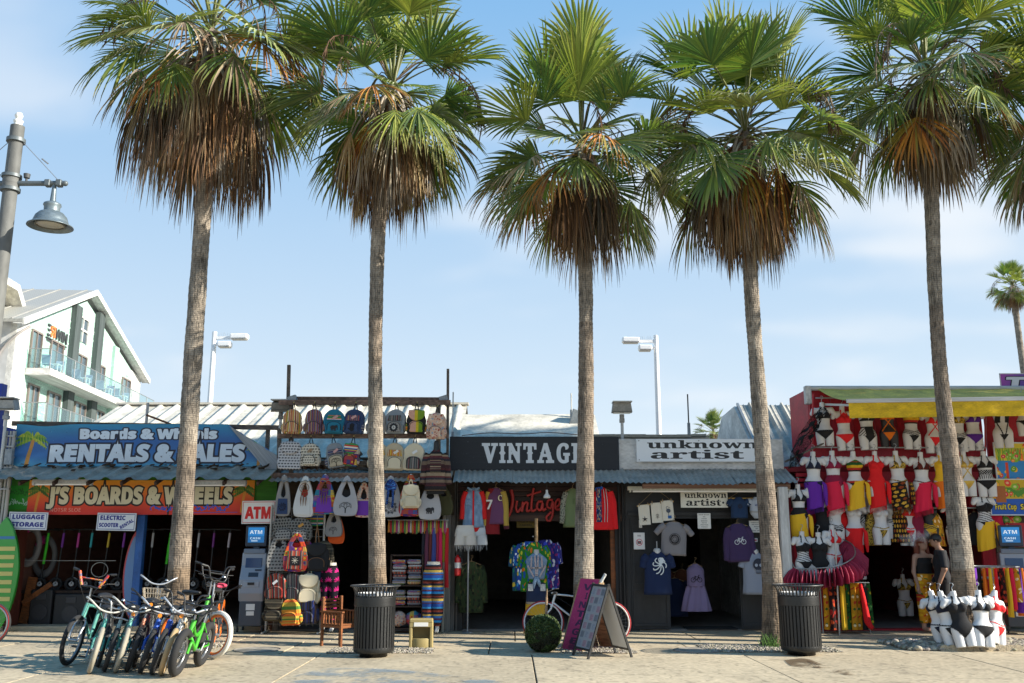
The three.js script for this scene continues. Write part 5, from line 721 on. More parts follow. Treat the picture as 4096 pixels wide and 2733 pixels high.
function art(kind, parent, w, x, y, z) { artTex[kind] ||= canvasTex(128, 128, (c, W) => { c.clearRect(0, 0, W, W); ART[kind](c, W); }); const m = mesh('printed_motif', new THREE.PlaneGeometry(w, w), M([1, 1, 1], 0.9, { map: artTex[kind], transparent: true, alphaTest: 0.35 }), parent); m.position.set(x, y, z); return m; }
const archShape = (w, h, top = 0.5) => { const s = new THREE.Shape(), a = w / 2, t = a * top * 2; s.moveTo(-a * 0.94, 0.03); s.quadraticCurveTo(-a, 0, -a * 0.86, 0); s.lineTo(a * 0.86, 0); s.quadraticCurveTo(a, 0, a * 0.94, 0.03); s.lineTo(a, h - t); s.bezierCurveTo(a, h - t * 0.3, a * 0.55, h, 0, h); s.bezierCurveTo(-a * 0.55, h, -a, h - t * 0.3, -a, h - t); s.closePath(); return s; };
// backpack hanging from its loop; o: body, pocket, upper, trim materials, motif, tag, flap
function backpack(label, x, y, z, o) {
  const w = o.w || 0.34, h = o.h || 0.45, d = o.d || 0.12, t = thing('backpack', label, 'backpack', [x, y, z], o.turn || 0, o.group), drop = o.loop ?? 0.12; t.rotation.z = (o.tilt || 0) + (rT() - 0.5) * 0.13; t.rotation.y += (rT() - 0.5) * 0.5; const T = o.trim || FB.black;
  const body = planarUV(extr(archShape(w - 0.05, h - 0.04, o.round ?? 0.62), d - 0.05, 0.026, 3), -w / 2, 0, 0.42, 0.42); body.translate(0, -drop - h + 0.02, -d / 2 + 0.02);
  { const p = body.attributes.position, s = x * 7 + y * 3; for (let i = 0; i < p.count; i++) { const n = noise3(p.getX(i) * 9 + s, p.getY(i) * 9, 3) - 0.5; p.setZ(i, p.getZ(i) + (p.getZ(i) > 0 ? 0.06 * n : 0)); p.setX(i, p.getX(i) * (1 + 0.12 * (noise3(p.getY(i) * 8, s, 5) - 0.5) * 2)); } body.computeVertexNormals(); }
  mesh('body', body, o.body, t);
  mesh('loop', path([[-0.035, -drop + 0.0, -0.02], [-0.018, -drop * 0.35, 0], [0, 0, 0.005], [0.018, -drop * 0.35, 0], [0.035, -drop, -0.02]], 0.009, 16, 6), T, t);
  const y0 = -drop - h, ph = h * (o.ph || 0.44), pw = w * 0.72;
  if (o.pocket) { const pk = planarUV(extr(archShape(pw - 0.03, ph - 0.02, 0.3), 0.03, 0.016, 2), -pw / 2, 0, 0.36, 0.36).translate(0, y0 + 0.035, d / 2 - 0.005); const m = mesh('front_pocket', pk, o.pocket, t); mesh('zip', path([[-pw * 0.46, y0 + 0.06, d / 2 + 0.045], [-pw * 0.44, y0 + ph * 0.8, d / 2 + 0.043], [-pw * 0.2, y0 + ph * 1.03, d / 2 + 0.04], [pw * 0.2, y0 + ph * 1.03, d / 2 + 0.04], [pw * 0.44, y0 + ph * 0.8, d / 2 + 0.043], [pw * 0.46, y0 + 0.06, d / 2 + 0.045]], 0.0055, 26, 5), T, m); if (o.motif) art(o.motif, m, pw * 0.78, 0, y0 + ph * 0.52, d / 2 + 0.047); }
  if (o.upper) mesh('upper_panel', planarUV(extr(shapeOf([[-w * 0.36, 0], [w * 0.36, 0], [w * 0.3, h * 0.2], [-w * 0.3, h * 0.2]]), 0.012, 0.006), -w / 2, 0, 0.36, 0.36).translate(0, y0 + h * 0.53, d / 2 + 0.006), o.upper, t);
  if (o.flap) mesh('flap', planarUV(extr(archShape(w * 0.78, h * 0.36, 0.5), 0.03, 0.018, 2).rotateZ(PI).translate(0, 0, 0), -w / 2, -0.4, 0.42, 0.42).translate(0, y0 + h * 0.92, d / 2 - 0.012), o.flap, t);
  mesh('side_pocket', [-1, 1].map((s) => xf(new THREE.SphereGeometry(1, 12, 8).scale(0.035, h * 0.17, d * 0.42), s * w * 0.49, y0 + h * 0.24, 0)), o.side || o.body, t);
  mesh('shoulder_strap', [-1, 1].map((s) => path([[s * 0.05, y0 + h - 0.03, -d / 2], [s * w * 0.42, y0 + h * 0.62, -d / 2 - 0.03], [s * w * 0.5, y0 + h * 0.2, -d / 2 - 0.01], [s * w * 0.4, y0 - 0.01 - 0.04 * (o.dangle || 0), -d / 2 + 0.02]], 0.011, 18, 5)), T, t);
  if (o.tag) { const m = mesh('price_tag', box(0.1, 0.045, 0.004, 0.02, y0 + h * 0.66, d / 2 + 0.04, 0, 0.1, 0.6), M(o.tag, 0.8), t); }
  mesh('hook', path([[0, 0.05, -0.08], [0, 0.03, -0.02], [0, -0.005, 0.0], [0, 0.0, 0.02], [0, 0.025, 0.024]], 0.006, 10, 5), mt.brass, t);
  return t;
}
// hobo shoulder bag, hung by its long strap
function tote(label, x, y, z, o) {
  const w = o.w || 0.38, h = o.h || 0.36, s = o.strap || 0.3, t = thing('shoulder_bag', label, 'bag', [x, y, z], (o.turn || 0) + (rT() - 0.5) * 0.3); t.rotation.z = (rT() - 0.5) * 0.08;
  const g = (mat, lo, hi) => { const sh = new THREE.Shape(), a = w / 2; sh.moveTo(-a * 0.8, -s - h); sh.quadraticCurveTo(0, -s - h * 1.08, a * 0.8, -s - h); sh.quadraticCurveTo(a * 1.02, -s - h * 0.9, a, -s - h * 0.55); sh.quadraticCurveTo(a * 0.8, -s * 0.7, 0.03, 0); sh.lineTo(-0.03, 0); sh.quadraticCurveTo(-a * 0.8, -s * 0.7, -a, -s - h * 0.55); sh.quadraticCurveTo(-a * 1.02, -s - h * 0.9, -a * 0.8, -s - h); const ho = new THREE.Path(); ho.moveTo(0, -0.05); ho.quadraticCurveTo(a * 0.5, -s * 0.8, a * 0.42, -s * 1.02); ho.quadraticCurveTo(0, -s * 1.35, -a * 0.42, -s * 1.02); ho.quadraticCurveTo(-a * 0.5, -s * 0.8, 0, -0.05); sh.holes.push(ho); return planarUV(extr(sh, 0.05, 0.014, 2), -w / 2, -s - h, 0.42, 0.42).translate(0, 0, -0.02); };
  mesh('body', g(), o.body, t); if (o.lining !== null) mesh('lining', box(w * 0.5, s * 0.5, 0.01, 0, -s * 0.95, -0.03), o.lining || FB.black, t);
  if (o.panel) mesh('panel', planarUV(extr(shapeOf([[-w * 0.36, -s - h * 0.95], [w * 0.36, -s - h * 0.95], [w * 0.3, -s - h * 0.2], [-w * 0.3, -s - h * 0.2]]), 0.012, 0.005), -w / 2, -s - h, 0.36, 0.36).translate(0, 0, 0.045), o.panel, t);
  if (o.motif) art(o.motif, t, w * (o.ms || 0.6), 0, -s - h * 0.6, o.panel ? 0.068 : 0.048);
  if (o.hoop) { mesh('dream_hoop', [xf(new THREE.TorusGeometry(0.085, 0.006, 6, 24), 0, -s * 0.62, 0.07), xf(new THREE.TorusGeometry(0.05, 0.004, 6, 20), 0, -s * 0.62, 0.07)].concat([0, 1, 2, 3, 4, 5].map((k) => bar([0, -s * 0.62, 0.07], [Math.cos(k) * 0.08, -s * 0.62 + Math.sin(k) * 0.08, 0.07], 0.002, 0.002, 4))), mt.leather, t); for (const k of [-1, 0, 1]) mesh('feather', limb([[k * 0.04, -s * 0.62 - 0.08, 0.075, 0.003], [k * 0.05, -s * 0.62 - 0.2, 0.085, 0.012], [k * 0.045, -s * 0.62 - 0.33, 0.08, 0.002]], 5), mt.leather, t); }
  mesh('peg', xf(new THREE.SphereGeometry(0.022, 10, 8), 0, 0.01, 0.02), mt.white, t); return t;
}
const Dt = 17.6, rowA = -17.6;
{
  const A = (u) => [u, 0];
  const pk = [0.55, 0.3, 0.28];
  backpack('orange and cream striped backpack first on the top rail', -4.117, 4.18, -17.6, { body: FB.warm, pocket: FB.warm });
  backpack('purple and brown striped backpack on the top rail', -3.723, 4.18, -17.6, { body: FB.purple, pocket: FB.purple });
  backpack('teal blue backpack with pink tag on the top rail', -3.336, 4.18, -17.6, { body: FB.teal, pocket: FB.teal, upper: FB.mex, side: FB.purple, tag: pk, motif: 'elephant', tilt: 0.05, w: 0.37 });
  backpack('navy backpack with black hand print and pink tag', -2.942, 4.18, -17.6, { body: FB.navy, pocket: FB.navy, upper: FB.purple, side: FB.trib, tag: pk, motif: 'hand', w: 0.36 });
  backpack('grey backpack with swirl print half behind the palm trunk', -2.539, 4.18, -17.6, { body: FB.grey, pocket: FB.grey, upper: FB.greyStripe, motif: 'swirl', w: 0.35 });
  backpack('pale grey backpack with lotus emblem on its pocket', -2.178, 4.18, -17.6, { body: FB.greyblue, pocket: FB.grey, upper: FB.greyStripe, side: FB.greyStripe, motif: 'om', w: 0.36 });
  backpack('black backpack with pink, yellow and green flap', -1.791, 4.18, -17.6, { body: FB.black, pocket: FB.rasta, flap: FB.rasta, side: FB.orangeH, w: 0.36 });
  backpack('pink and cream floral backpack last on the top rail', -1.396, 4.099, -17.5, { body: FB.floral, pocket: FB.floral, flap: FB.floral, side: FB.floral, w: 0.34, h: 0.48 });
  backpack('white drawstring backpack with rows of dark elephants', -4.135, 3.546, -17.6, { body: FB.eleph, flap: FB.eleph, w: 0.41, h: 0.52, loop: 0.08, round: 0.35 });
  backpack('cream backpack with small elephant print and brown tag', -3.76, 3.546, -17.6, { body: FB.elephCream, pocket: FB.elephCream, tag: [0.3, 0.2, 0.12], w: 0.35, h: 0.42, dangle: 2 });
  backpack('pale grey backpack with black tree on its pocket', -3.352, 3.546, -17.6, { body: FB.greyblue, pocket: FB.hemp, upper: FB.trib, side: FB.trib, tag: pk, motif: 'tree', tilt: 0.16, w: 0.36 });
  backpack('small patchwork backpack with green and red stripes', -2.961, 3.546, -17.6, { body: FB.patch, pocket: FB.patch2, flap: FB.mex, w: 0.3, h: 0.42, tilt: -0.1, turn: -0.3 });
  backpack('tan canvas backpack half behind the palm trunk', -2.52, 3.546, -17.6, { body: FB.hemp, pocket: FB.hemp, upper: FB.gypsy, tag: [0.6, 0.58, 0.55], w: 0.36, h: 0.48 });
  backpack('cream canvas backpack with orange striped panel', -2.186, 3.546, -17.6, { body: FB.hemp, pocket: FB.cream, upper: FB.gypsy, w: 0.36, h: 0.5, tag: [0.7, 0.68, 0.62] });
  backpack('beige canvas backpack with striped pocket beside the poncho', -1.811, 3.546, -17.6, { body: FB.cream, pocket: FB.greyStripe, w: 0.37, h: 0.5, tag: [0.7, 0.7, 0.7] });
  tote('narrow dark shoulder bag with long grey strap', -4.22, 2.81, -17.6, { body: FB.grey, panel: FB.navy, w: 0.26, h: 0.36, strap: 0.34, motif: 'swirl', ms: 0.7 });
  tote('white and red shoulder bag with a brown dream hoop', -3.823, 2.794, -17.6, { body: FB.white, panel: FB.white, w: 0.36, h: 0.38, strap: 0.32, lining: FB.red, hoop: true });
  tote('purple patchwork shoulder bag with a pale dream hoop', -3.461, 2.826, -17.6, { body: FB.patch3, panel: FB.purpleCloth, w: 0.4, h: 0.34, strap: 0.34, lining: FB.purpleCloth, hoop: true });
  tote('pale grey shoulder bag printed with a black tree', -3.055, 2.794, -17.6, { body: FB.lilacGrey, w: 0.42, h: 0.36, strap: 0.32, motif: 'tree', ms: 0.62 });
  tote('lilac patch shoulder bag half behind the palm trunk', -2.76, 2.691, -17.75, { body: FB.floral, panel: FB.purpleCloth, w: 0.32, h: 0.34, strap: 0.26 });
  tote('pale grey shoulder bag with blue scarf tied over it', -2.247, 2.794, -17.6, { body: FB.lilacGrey, w: 0.42, h: 0.38, strap: 0.32, motif: 'swirl', ms: 0.7 });
  { const t = thing('blue_scarf', 'blue patterned pouch and tie hung over the grey bag', 'scarf', [-2.231, 2.754, -17.48]); mesh('pouch', loft([{ y: -0.2, rx: 0.09, rz: 0.04 }, { y: -0.12, rx: 0.11, rz: 0.05 }, { y: -0.04, rx: 0.07, rz: 0.04 }, { y: 0, rx: 0.02, rz: 0.02 }], 18, 0.08, 3), FB.blueTie, t); mesh('tie', [path([[-0.04, -0.19, 0.02], [-0.05, -0.34, 0.03], [-0.06, -0.46, 0.02]], 0.022, 12, 6), path([[0.04, -0.19, 0.02], [0.05, -0.36, 0.03], [0.04, -0.52, 0.02]], 0.022, 12, 6)], FB.blueTie, t); }
  tote('bright patchwork shoulder bag below the cream backpack', -1.878, 2.827, -17.62, { body: FB.patch2, panel: FB.patch3, w: 0.4, h: 0.36, strap: 0.36, lining: FB.aqua });
  backpack('cream canvas backpack hung over the patchwork bag', -1.859, 2.752, -17.45, { body: FB.cream, pocket: FB.cream, flap: FB.cream, w: 0.33, h: 0.42, trim: FB.cream, loop: 0.1 });
  tote('pale grey shoulder bag printed with an elephant', -1.501, 2.666, -17.6, { body: FB.lilacGrey, w: 0.39, h: 0.38, strap: 0.24, motif: 'elephant', ms: 0.6 });
  tote('olive canvas bag hung behind the striped poncho', -1.288, 2.635, -17.9, { body: fabric([0.06, 0.06, 0.025]), w: 0.34, h: 0.34, strap: 0.16 });
}
{ // free-standing grid panel of bags beside the cash machine
  const t = thing('wire_grid_stand', 'white wire grid stand carrying columns of backpacks', 'stand', [-3.991, 0, -17.85]), gs = [];
  for (let k = 0; k < 9; k++) gs.push(bar([-0.48 + k * 0.12, 0.12, 0], [-0.48 + k * 0.12, 2.25, 0], 0.006, 0.006, 5)); for (let k = 0; k < 17; k++) gs.push(bar([-0.48, 0.16 + k * 0.13, 0.006], [0.48, 0.16 + k * 0.13, 0.006], 0.005, 0.005, 5));
  mesh('grid', gs, M([0.3, 0.3, 0.28], 0.5), t); for (const s of [-1, 1]) mesh('leg', [bar([s * 0.5, 0.02, 0], [s * 0.5, 2.3, 0], 0.018), bar([s * 0.5, 0.02, -0.25], [s * 0.5, 0.02, 0.25], 0.018)], M([0.55, 0.53, 0.48], 0.6), t);
  const p = (label, x, y, z, o) => backpack(label, x, y, z, { loop: 0.05, ...o, w: o.w * 1.12, h: o.h * 1.08 });
  p('grey elephant print backpack hung below the dark shoulder bag', -4.213, 2.127, -17.65, { body: FB.dotGrey, pocket: FB.elephGrey, w: 0.38, h: 0.4 });
  p('grey backpack with orange tag and printed pocket', -3.891, 2.111, -17.65, { body: FB.dotGrey, pocket: FB.elephGrey, tag: [0.5, 0.25, 0.05], w: 0.36, h: 0.38 });
  tote('long grey shoulder bag printed with elephants', -4.267, 1.749, -17.62, { body: FB.elephGrey, w: 0.38, h: 0.42, strap: 0.2 });
  tote('patchwork shoulder bag with black star panel', -3.924, 1.764, -17.55, { body: FB.patch2, panel: FB.redStripe, w: 0.42, h: 0.42, strap: 0.22, motif: 'star', ms: 0.55, lining: FB.red });
  p('black buckled rucksack with brass rings', -3.585, 1.906, -17.65, { body: FB.black, pocket: FB.black, flap: FB.black, w: 0.38, h: 0.46, loop: 0.3, trim: mt.leather });
  p('red striped backpack on the wire grid', -4.297, 1.112, -17.62, { body: FB.redStripe, pocket: FB.redStripe, tag: [0.7, 0.7, 0.7], w: 0.36, h: 0.42, tilt: 0.05 });
  p('grey striped backpack on the wire grid', -3.98, 1.112, -17.62, { body: FB.greyStripe, pocket: FB.greyStripe, w: 0.33, h: 0.44 });
  p('cream cotton backpack with buckled flap on the wire grid', -3.677, 1.159, -17.6, { body: FB.cream, pocket: FB.cream, flap: FB.cream, trim: FB.cream, w: 0.36, h: 0.48, loop: 0.1 });
  p('olive striped rucksack low on the wire grid', -4.277, 0.669, -17.6, { body: FB.olive, pocket: FB.olive, flap: FB.olive, w: 0.35, h: 0.36 });
  p('orange and green striped rucksack low on the wire grid', -3.982, 0.671, -17.55, { body: FB.orangeH, pocket: FB.orangeH, w: 0.35, h: 0.42 });
  p('blue striped rucksack low on the wire grid', -3.693, 0.653, -17.6, { body: FB.blueStripe, pocket: FB.blueStripe, flap: FB.blueStripe, w: 0.34, h: 0.38 });
  tote('small grey tree print bag hung before an orange one', -3.303, 2.196, -17.8, { body: FB.grey, w: 0.3, h: 0.26, strap: 0.2, motif: 'tree', turn: -0.2 });
  tote('plain orange shoulder bag behind the grey tree bag', -3.269, 2.072, -17.95, { body: FB.orange, w: 0.28, h: 0.28, strap: 0.18, turn: 0.2 });
  tote('purple and teal patchwork bag tucked beside the star bag', -3.763, 1.624, -17.72, { body: FB.patch3, w: 0.34, h: 0.36, strap: 0.16 });
  p('brown striped backpack tucked behind the black rucksack', -3.478, 1.688, -17.85, { body: FB.olive, pocket: FB.greyStripe, w: 0.32, h: 0.4 });
  p('grey print backpack tucked under the orange tagged one', -4.113, 1.608, -17.78, { body: FB.dotGrey, pocket: FB.grey, w: 0.32, h: 0.38 });
  p('navy and white backpack tucked between the lower rows', -4.166, 0.837, -17.76, { body: FB.trib, pocket: FB.navy, w: 0.3, h: 0.36 });
  p('warm striped backpack tucked between the lower rows', -3.862, 0.814, -17.76, { body: FB.warm, pocket: FB.warm, w: 0.3, h: 0.36 });
  tote('dark tribal print bag under the black rucksack', -3.547, 1.263, -17.8, { body: FB.trib, panel: FB.navy, w: 0.32, h: 0.3, strap: 0.12 });
  tote('rasta striped bag hanging in the shadow', -3.685, 2.296, -17.9, { body: FB.mex, w: 0.34, h: 0.24, strap: 0.12 });
}

// ---------- clothes ----------
// upper garment hanging from y=0 (shoulder line) down; o: w (half shoulder), len, sleeve length, flare, mats
function garment(parent, o) {
  const a = o.w || 0.22, L = o.len || 0.62, d = o.d || 0.085, s = o.seed || 1, R = [];
  for (let k = 0; k <= 12; k++) { const t = k / 12; R.push({ y: -L + t * L, rx: a * (t < 0.75 ? mix(o.hem || 1.02, 0.98, t / 0.75) : mix(0.98, o.neck || 0.36, Math.pow((t - 0.75) / 0.25, 1.6))), rz: d * (t < 0.8 ? mix(1.1, 1, t) : mix(1, 0.55, (t - 0.8) / 0.2)), f: 1 - t }); }
  if (o.lift !== false) R.push({ y: 0.015, rx: a * (o.neck || 0.36) * 0.9, rz: d * 0.5, f: 0 });
  const g = planarUV(loft(R, 36, o.fold ?? 0.07, s), -a * 1.1, -L, a * 2.2, L + 0.02); const body = mesh('body', g, o.mat, parent);
  const sl = o.sleeve ?? 0.22, sm = o.sleeveMat || o.mat, sp = o.splay ?? 0.5;
  if (sl > 0.05) for (const k of [-1, 1]) { const x0 = k * a * 0.78, pts = [[x0 * 0.9, -0.06, 0, d * 0.75]]; for (let j = 1; j <= 4; j++) { const t = j / 4; pts.push([x0 + k * sl * t * Math.sin(sp) + k * 0.02, -0.07 - sl * t * Math.cos(sp), 0.012 * Math.sin(j * 2 + s), mix(d * 0.85, o.cuff || d * 0.62, t)]); } const m = mesh('sleeve', planarUV(limb(pts, 14, 3), -a * 1.1, -L, a * 2.2, L), sm, parent); if (o.cuffMat) { const e = pts[4], b = pts[3]; mesh('cuff', bar([mix(b[0], e[0], 0.75), mix(b[1], e[1], 0.75), e[2]], [e[0] + (e[0] - b[0]) * 0.12, e[1] + (e[1] - b[1]) * 0.12, e[2]], e[3] * 1.06, e[3] * 0.98, 14), o.cuffMat, m); } }
  return body;
}
function hanger(parent, w = 0.18, m = mt.paleWood) { mesh('hanger', [bar([-w, -0.04, 0], [0, 0.03, 0], 0.008), bar([w, -0.04, 0], [0, 0.03, 0], 0.008), path([[0, 0.03, 0], [0, 0.08, 0], [0.025, 0.1, 0], [0.02, 0.13, 0], [-0.01, 0.125, 0]], 0.004, 14, 5)], m, parent); }
function clothing(name, label, x, y, z, o, cat = 'garment', ry = 0) { const t = thing(name, label, cat, [x, y, z], ry); t.rotation.z = o.tilt || 0; garment(t, o); if (o.hang !== false) hanger(t, (o.w || 0.22) * 0.8, o.hangMat || mt.paleWood); return t; }
const emblem = (t, draw, w, h, x, y, z) => { const m = mesh('printed_motif', new THREE.PlaneGeometry(w, h), M([1, 1, 1], 0.9, { map: canvasTex(192, Math.round(192 * h / w), draw), transparent: true, alphaTest: 0.35 }), t); m.position.set(x, y, z); return m; };
const denim = fabric([1, 1, 1], { map: dataTex(128, (u, v) => { const k = fbm(u * 8, v * 8, 3, 4, 8, 8), w = noise3(u * 90, v * 20, 3, 90, 20); return [0.3 + 0.25 * k + 0.08 * w, 0.4 + 0.25 * k + 0.08 * w, 0.52 + 0.22 * k + 0.08 * w]; }) });
const hawaii = (seed, cols) => fabric([1, 1, 1], { map: motifTex(cols[0], cols.slice(1), 9, 2, seed) });
{ // striped hooded pullover on a black form, hung at the end of the rack
  const st = fabric([1, 1, 1], { map: stripeTex(['#4a1f22', '#1c181c', '#8a7a64', '#5a2a2c', '#2a2630', '#6a5a4c', '#3a2024'], true, 16, 21) });
  const t = clothing('striped_pullover', 'maroon striped hooded pullover on a black form at the rack end', -1.407, 3.284, -17.5, { w: 0.2, len: 0.74, sleeve: 0.56, splay: 0.13, mat: st, neck: 0.32, hang: false, cuff: 0.055, d: 0.09, fold: 0.04 }, 'pullover');
  mesh('neck_form', [cylz(0.055, 0.045, 0.16, 0, -0.02, 0, 16), xf(new THREE.SphereGeometry(0.045, 12, 8), 0, 0.14, 0)], mt.black, t); mesh('pouch_pocket', box(0.2, 0.24, 0.012, 0, -0.28, 0.115), st, t); mesh('inner_shirt', loft([{ y: -0.8, rx: 0.17, rz: 0.07 }, { y: -0.7, rx: 0.17, rz: 0.07 }], 20, 0.05), FB.black, t);
}
{ // vintage jackets pinned to the slats
  const red = fabric([0.6, 0.012, 0.012]), v = clothing('denim_vest', 'faded denim vest over a red sweatshirt on the slats', -0.724, 2.606, -17.95, { w: 0.195, len: 0.72, sleeve: 0.5, splay: 0.08, mat: denim, sleeveMat: red, cuff: 0.045, d: 0.075 }, 'jacket');
  mesh('sweatshirt_hem', loft([{ y: -0.8, rx: 0.18, rz: 0.065 }, { y: -0.7, rx: 0.185, rz: 0.07 }], 24, 0.05), red, v); mesh('placket', box(0.03, 0.68, 0.012, 0, -0.38, 0.085), red, v); mesh('chest_pocket', [box(0.1, 0.09, 0.012, -0.09, -0.26, 0.085), box(0.1, 0.09, 0.012, 0.09, -0.26, 0.085)], denim, v); mesh('collar', [box(0.1, 0.035, 0.03, -0.07, -0.01, 0.07, 0, 0, -0.5), box(0.1, 0.035, 0.03, 0.07, -0.01, 0.07, 0, 0, 0.5)], denim, v);
  const p = clothing('letterman_jacket', 'purple letterman jacket with yellow sleeve over a maroon jersey', -0.304, 2.606, -17.95, { w: 0.19, len: 0.66, sleeve: 0.66, splay: 0.06, d: 0.08, mat: fabric([0.13, 0.045, 0.11]), sleeveMat: fabric([0.42, 0.28, 0.05]), cuffMat: fabric([0.07, 0.01, 0.02]), cuff: 0.05 }, 'jacket', -0.25);
  mesh('jersey', loft([{ y: -0.84, rx: 0.16, rz: 0.06, x: -0.08 }, { y: -0.3, rx: 0.15, rz: 0.08, x: -0.08 }, { y: 0, rx: 0.09, rz: 0.05, x: -0.06 }], 24, 0.05), fabric([0.2, 0.008, 0.012]), p);
  emblem(p, (c, W, H) => txt(c, '7', W / 2, H / 2, H * 0.95, { fill: '#d9d4cc' }), 0.16, 0.26, -0.1, -0.3, 0.1).renderOrder = 1; emblem(p, (c, W, H) => txt(c, 'C', W / 2, H / 2, H * 0.9, { fill: '#d8c9a0', line: '#1c1820', lw: 18, font: 'serif' }), 0.14, 0.16, 0.11, -0.18, 0.108);
  const g = clothing('olive_jacket', 'olive field jacket with patterned sleeve beside the palm trunk', 1.143, 2.589, -17.95, { w: 0.18, len: 0.7, sleeve: 0.56, splay: 0.1, d: 0.075, mat: fabric([0.13, 0.17, 0.075]), sleeveMat: fabric([1, 1, 1], { map: motifTex('#8a8a7a', ['#2a2a26', '#4a4a40'], 16, 2, 5) }) }, 'jacket', 0.2); mesh('chest_pocket', box(0.12, 0.1, 0.014, 0.05, -0.22, 0.1), fabric([0.11, 0.15, 0.06]), g);
  const r = clothing('red_track_jacket', 'bright red track jacket open over a palm print shirt', 1.681, 2.603, -17.9, { w: 0.21, len: 0.76, sleeve: 0.68, splay: 0.1, mat: fabric([0.68, 0.01, 0.015]), cuff: 0.05, d: 0.1 }, 'jacket'); mesh('shirt', box(0.1, 0.62, 0.014, -0.06, -0.31, 0.118), hawaii(6, ['#16305a', '#c8742a', '#1c1c28', '#2a5a9a', '#d8c9a0']), r); mesh('piping', [path([[0.03, -0.02, 0.1], [0.05, -0.3, 0.125], [0.04, -0.62, 0.12]], 0.006, 14, 5), path([[0.075, -0.02, 0.095], [0.1, -0.3, 0.12], [0.09, -0.62, 0.118]], 0.006, 14, 5)], mt.white, r); mesh('collar', box(0.14, 0.05, 0.05, -0.05, 0, 0.05, 0, 0, 0.2), fabric([0.02, 0.12, 0.5]), r);
  // shorts on a pole stand
  const st = thing('pole_stand', 'thin steel stand pole holding shorts and a camouflage jacket', 'stand', [-0.814, 0, -17.95]); mesh('pole', cylz(0.016, 0.016, 1.95, 0, 0.02, 0, 10), mt.steel, st); mesh('base', cylz(0.12, 0.1, 0.02, 0, 0, 0, 20), mt.steel, st); mesh('arm', bar([-0.2, 1.9, 0], [0.25, 1.9, 0], 0.01), mt.steel, st);
  for (const [x, y, z, m, l] of [[-0.868, 1.926, -17.85, fabric([0.6, 0.59, 0.56]), 'white denim cut off shorts hanging from the stand'], [-0.669, 1.928, -17.95, fabric([0.52, 0.56, 0.6]), 'pale blue frayed shorts hanging behind the white pair']]) { const t = thing('cutoff_shorts', l, 'shorts', [x, y, z]); mesh('waist', loft([{ y: -0.2, rx: 0.19, rz: 0.07 }, { y: -0.08, rx: 0.17, rz: 0.06 }, { y: 0, rx: 0.15, rz: 0.05 }], 26, 0.05, x), m, t); for (const k of [-1, 1]) { mesh('leg', loft([{ y: -0.36, rx: 0.11, rz: 0.08, x: k * 0.1 }, { y: -0.18, rx: 0.1, rz: 0.07, x: k * 0.09 }], 20, 0.08, k + 2), m, t); } const fr = []; const rr = rngOf(7); for (let k = 0; k < 26; k++) { const q = (rr() - 0.5) * 0.4; fr.push(bar([q, -0.35, 0.05], [q + 0.01, -0.4 - 0.08 * rr(), 0.055], 0.0035, 0.002, 3)); } mesh('fringe', fr, m, t); }
  const camo = clothing('camouflage_jacket', 'dark camouflage jacket hanging behind the stand pole', -0.761, 1.241, -18.15, { w: 0.23, len: 0.9, sleeve: 0.66, splay: 0.08, mat: fabric([1, 1, 1], { map: motifTex('#2c3a1c', ['#1a2410', '#4a4a26', '#11160c', '#39321c'], 10, 2, 3) }), d: 0.1 }, 'jacket');
  // rack of patterned shirts behind a denim-shirted torso
  const rk = thing('shirt_rack', 'timber post rack of patterned shirts in the vintage doorway', 'rack', [0.448, 0, -17.7]); mesh('post', [bar([0, 0, 0], [0, 2.05, 0], 0.03), bar([-0.25, 0.02, 0], [0.25, 0.02, 0], 0.03), bar([0, 0.02, -0.25], [0, 0.02, 0.25], 0.03)], mt.paleWood, rk); mesh('cross_bar', bar([-0.06, 1.72, -0.45], [-0.06, 1.72, 0.1], 0.012), mt.steel, rk);
  const H = [['#1c4aa0', '#3aa0d0', '#e0c83a', '#ffffff'], ['#2a7a2a', '#c9c02a', '#1c50a8', '#d86a1c'], ['#2a2a7a', '#c8c8d8', '#8a2a6a', '#3a4ac0'], ['#14506a', '#d8b83a', '#1c8a5a', '#20407a'], ['#3a3a8a', '#e0e0e8', '#a03a7a']];
  H.forEach((c, i) => clothing('patterned_shirt', ['blue floral shirt hung behind the denim torso', 'green tropical shirt just behind the denim torso', 'violet print shirt furthest out on the shirt rack', 'teal palm leaf shirt deep on the shirt rack', 'lavender print shirt at the back of the shirt rack'][i], 0.445 + [-0.12, -0.03, 0.14, -0.2, 0.2][i], 1.62 + [0, -0.02, 0.02, -0.02, 0.03][i], -17.62 - [0.2, 0.06, 0.28, 0.36, 0.44][i], { w: 0.24, len: 0.86, sleeve: 0.36, splay: 0.16, mat: hawaii(i + 4, c), seed: i + 2, hang: false, fold: 0.1 }, 'shirt', (i - 2) * 0.12));
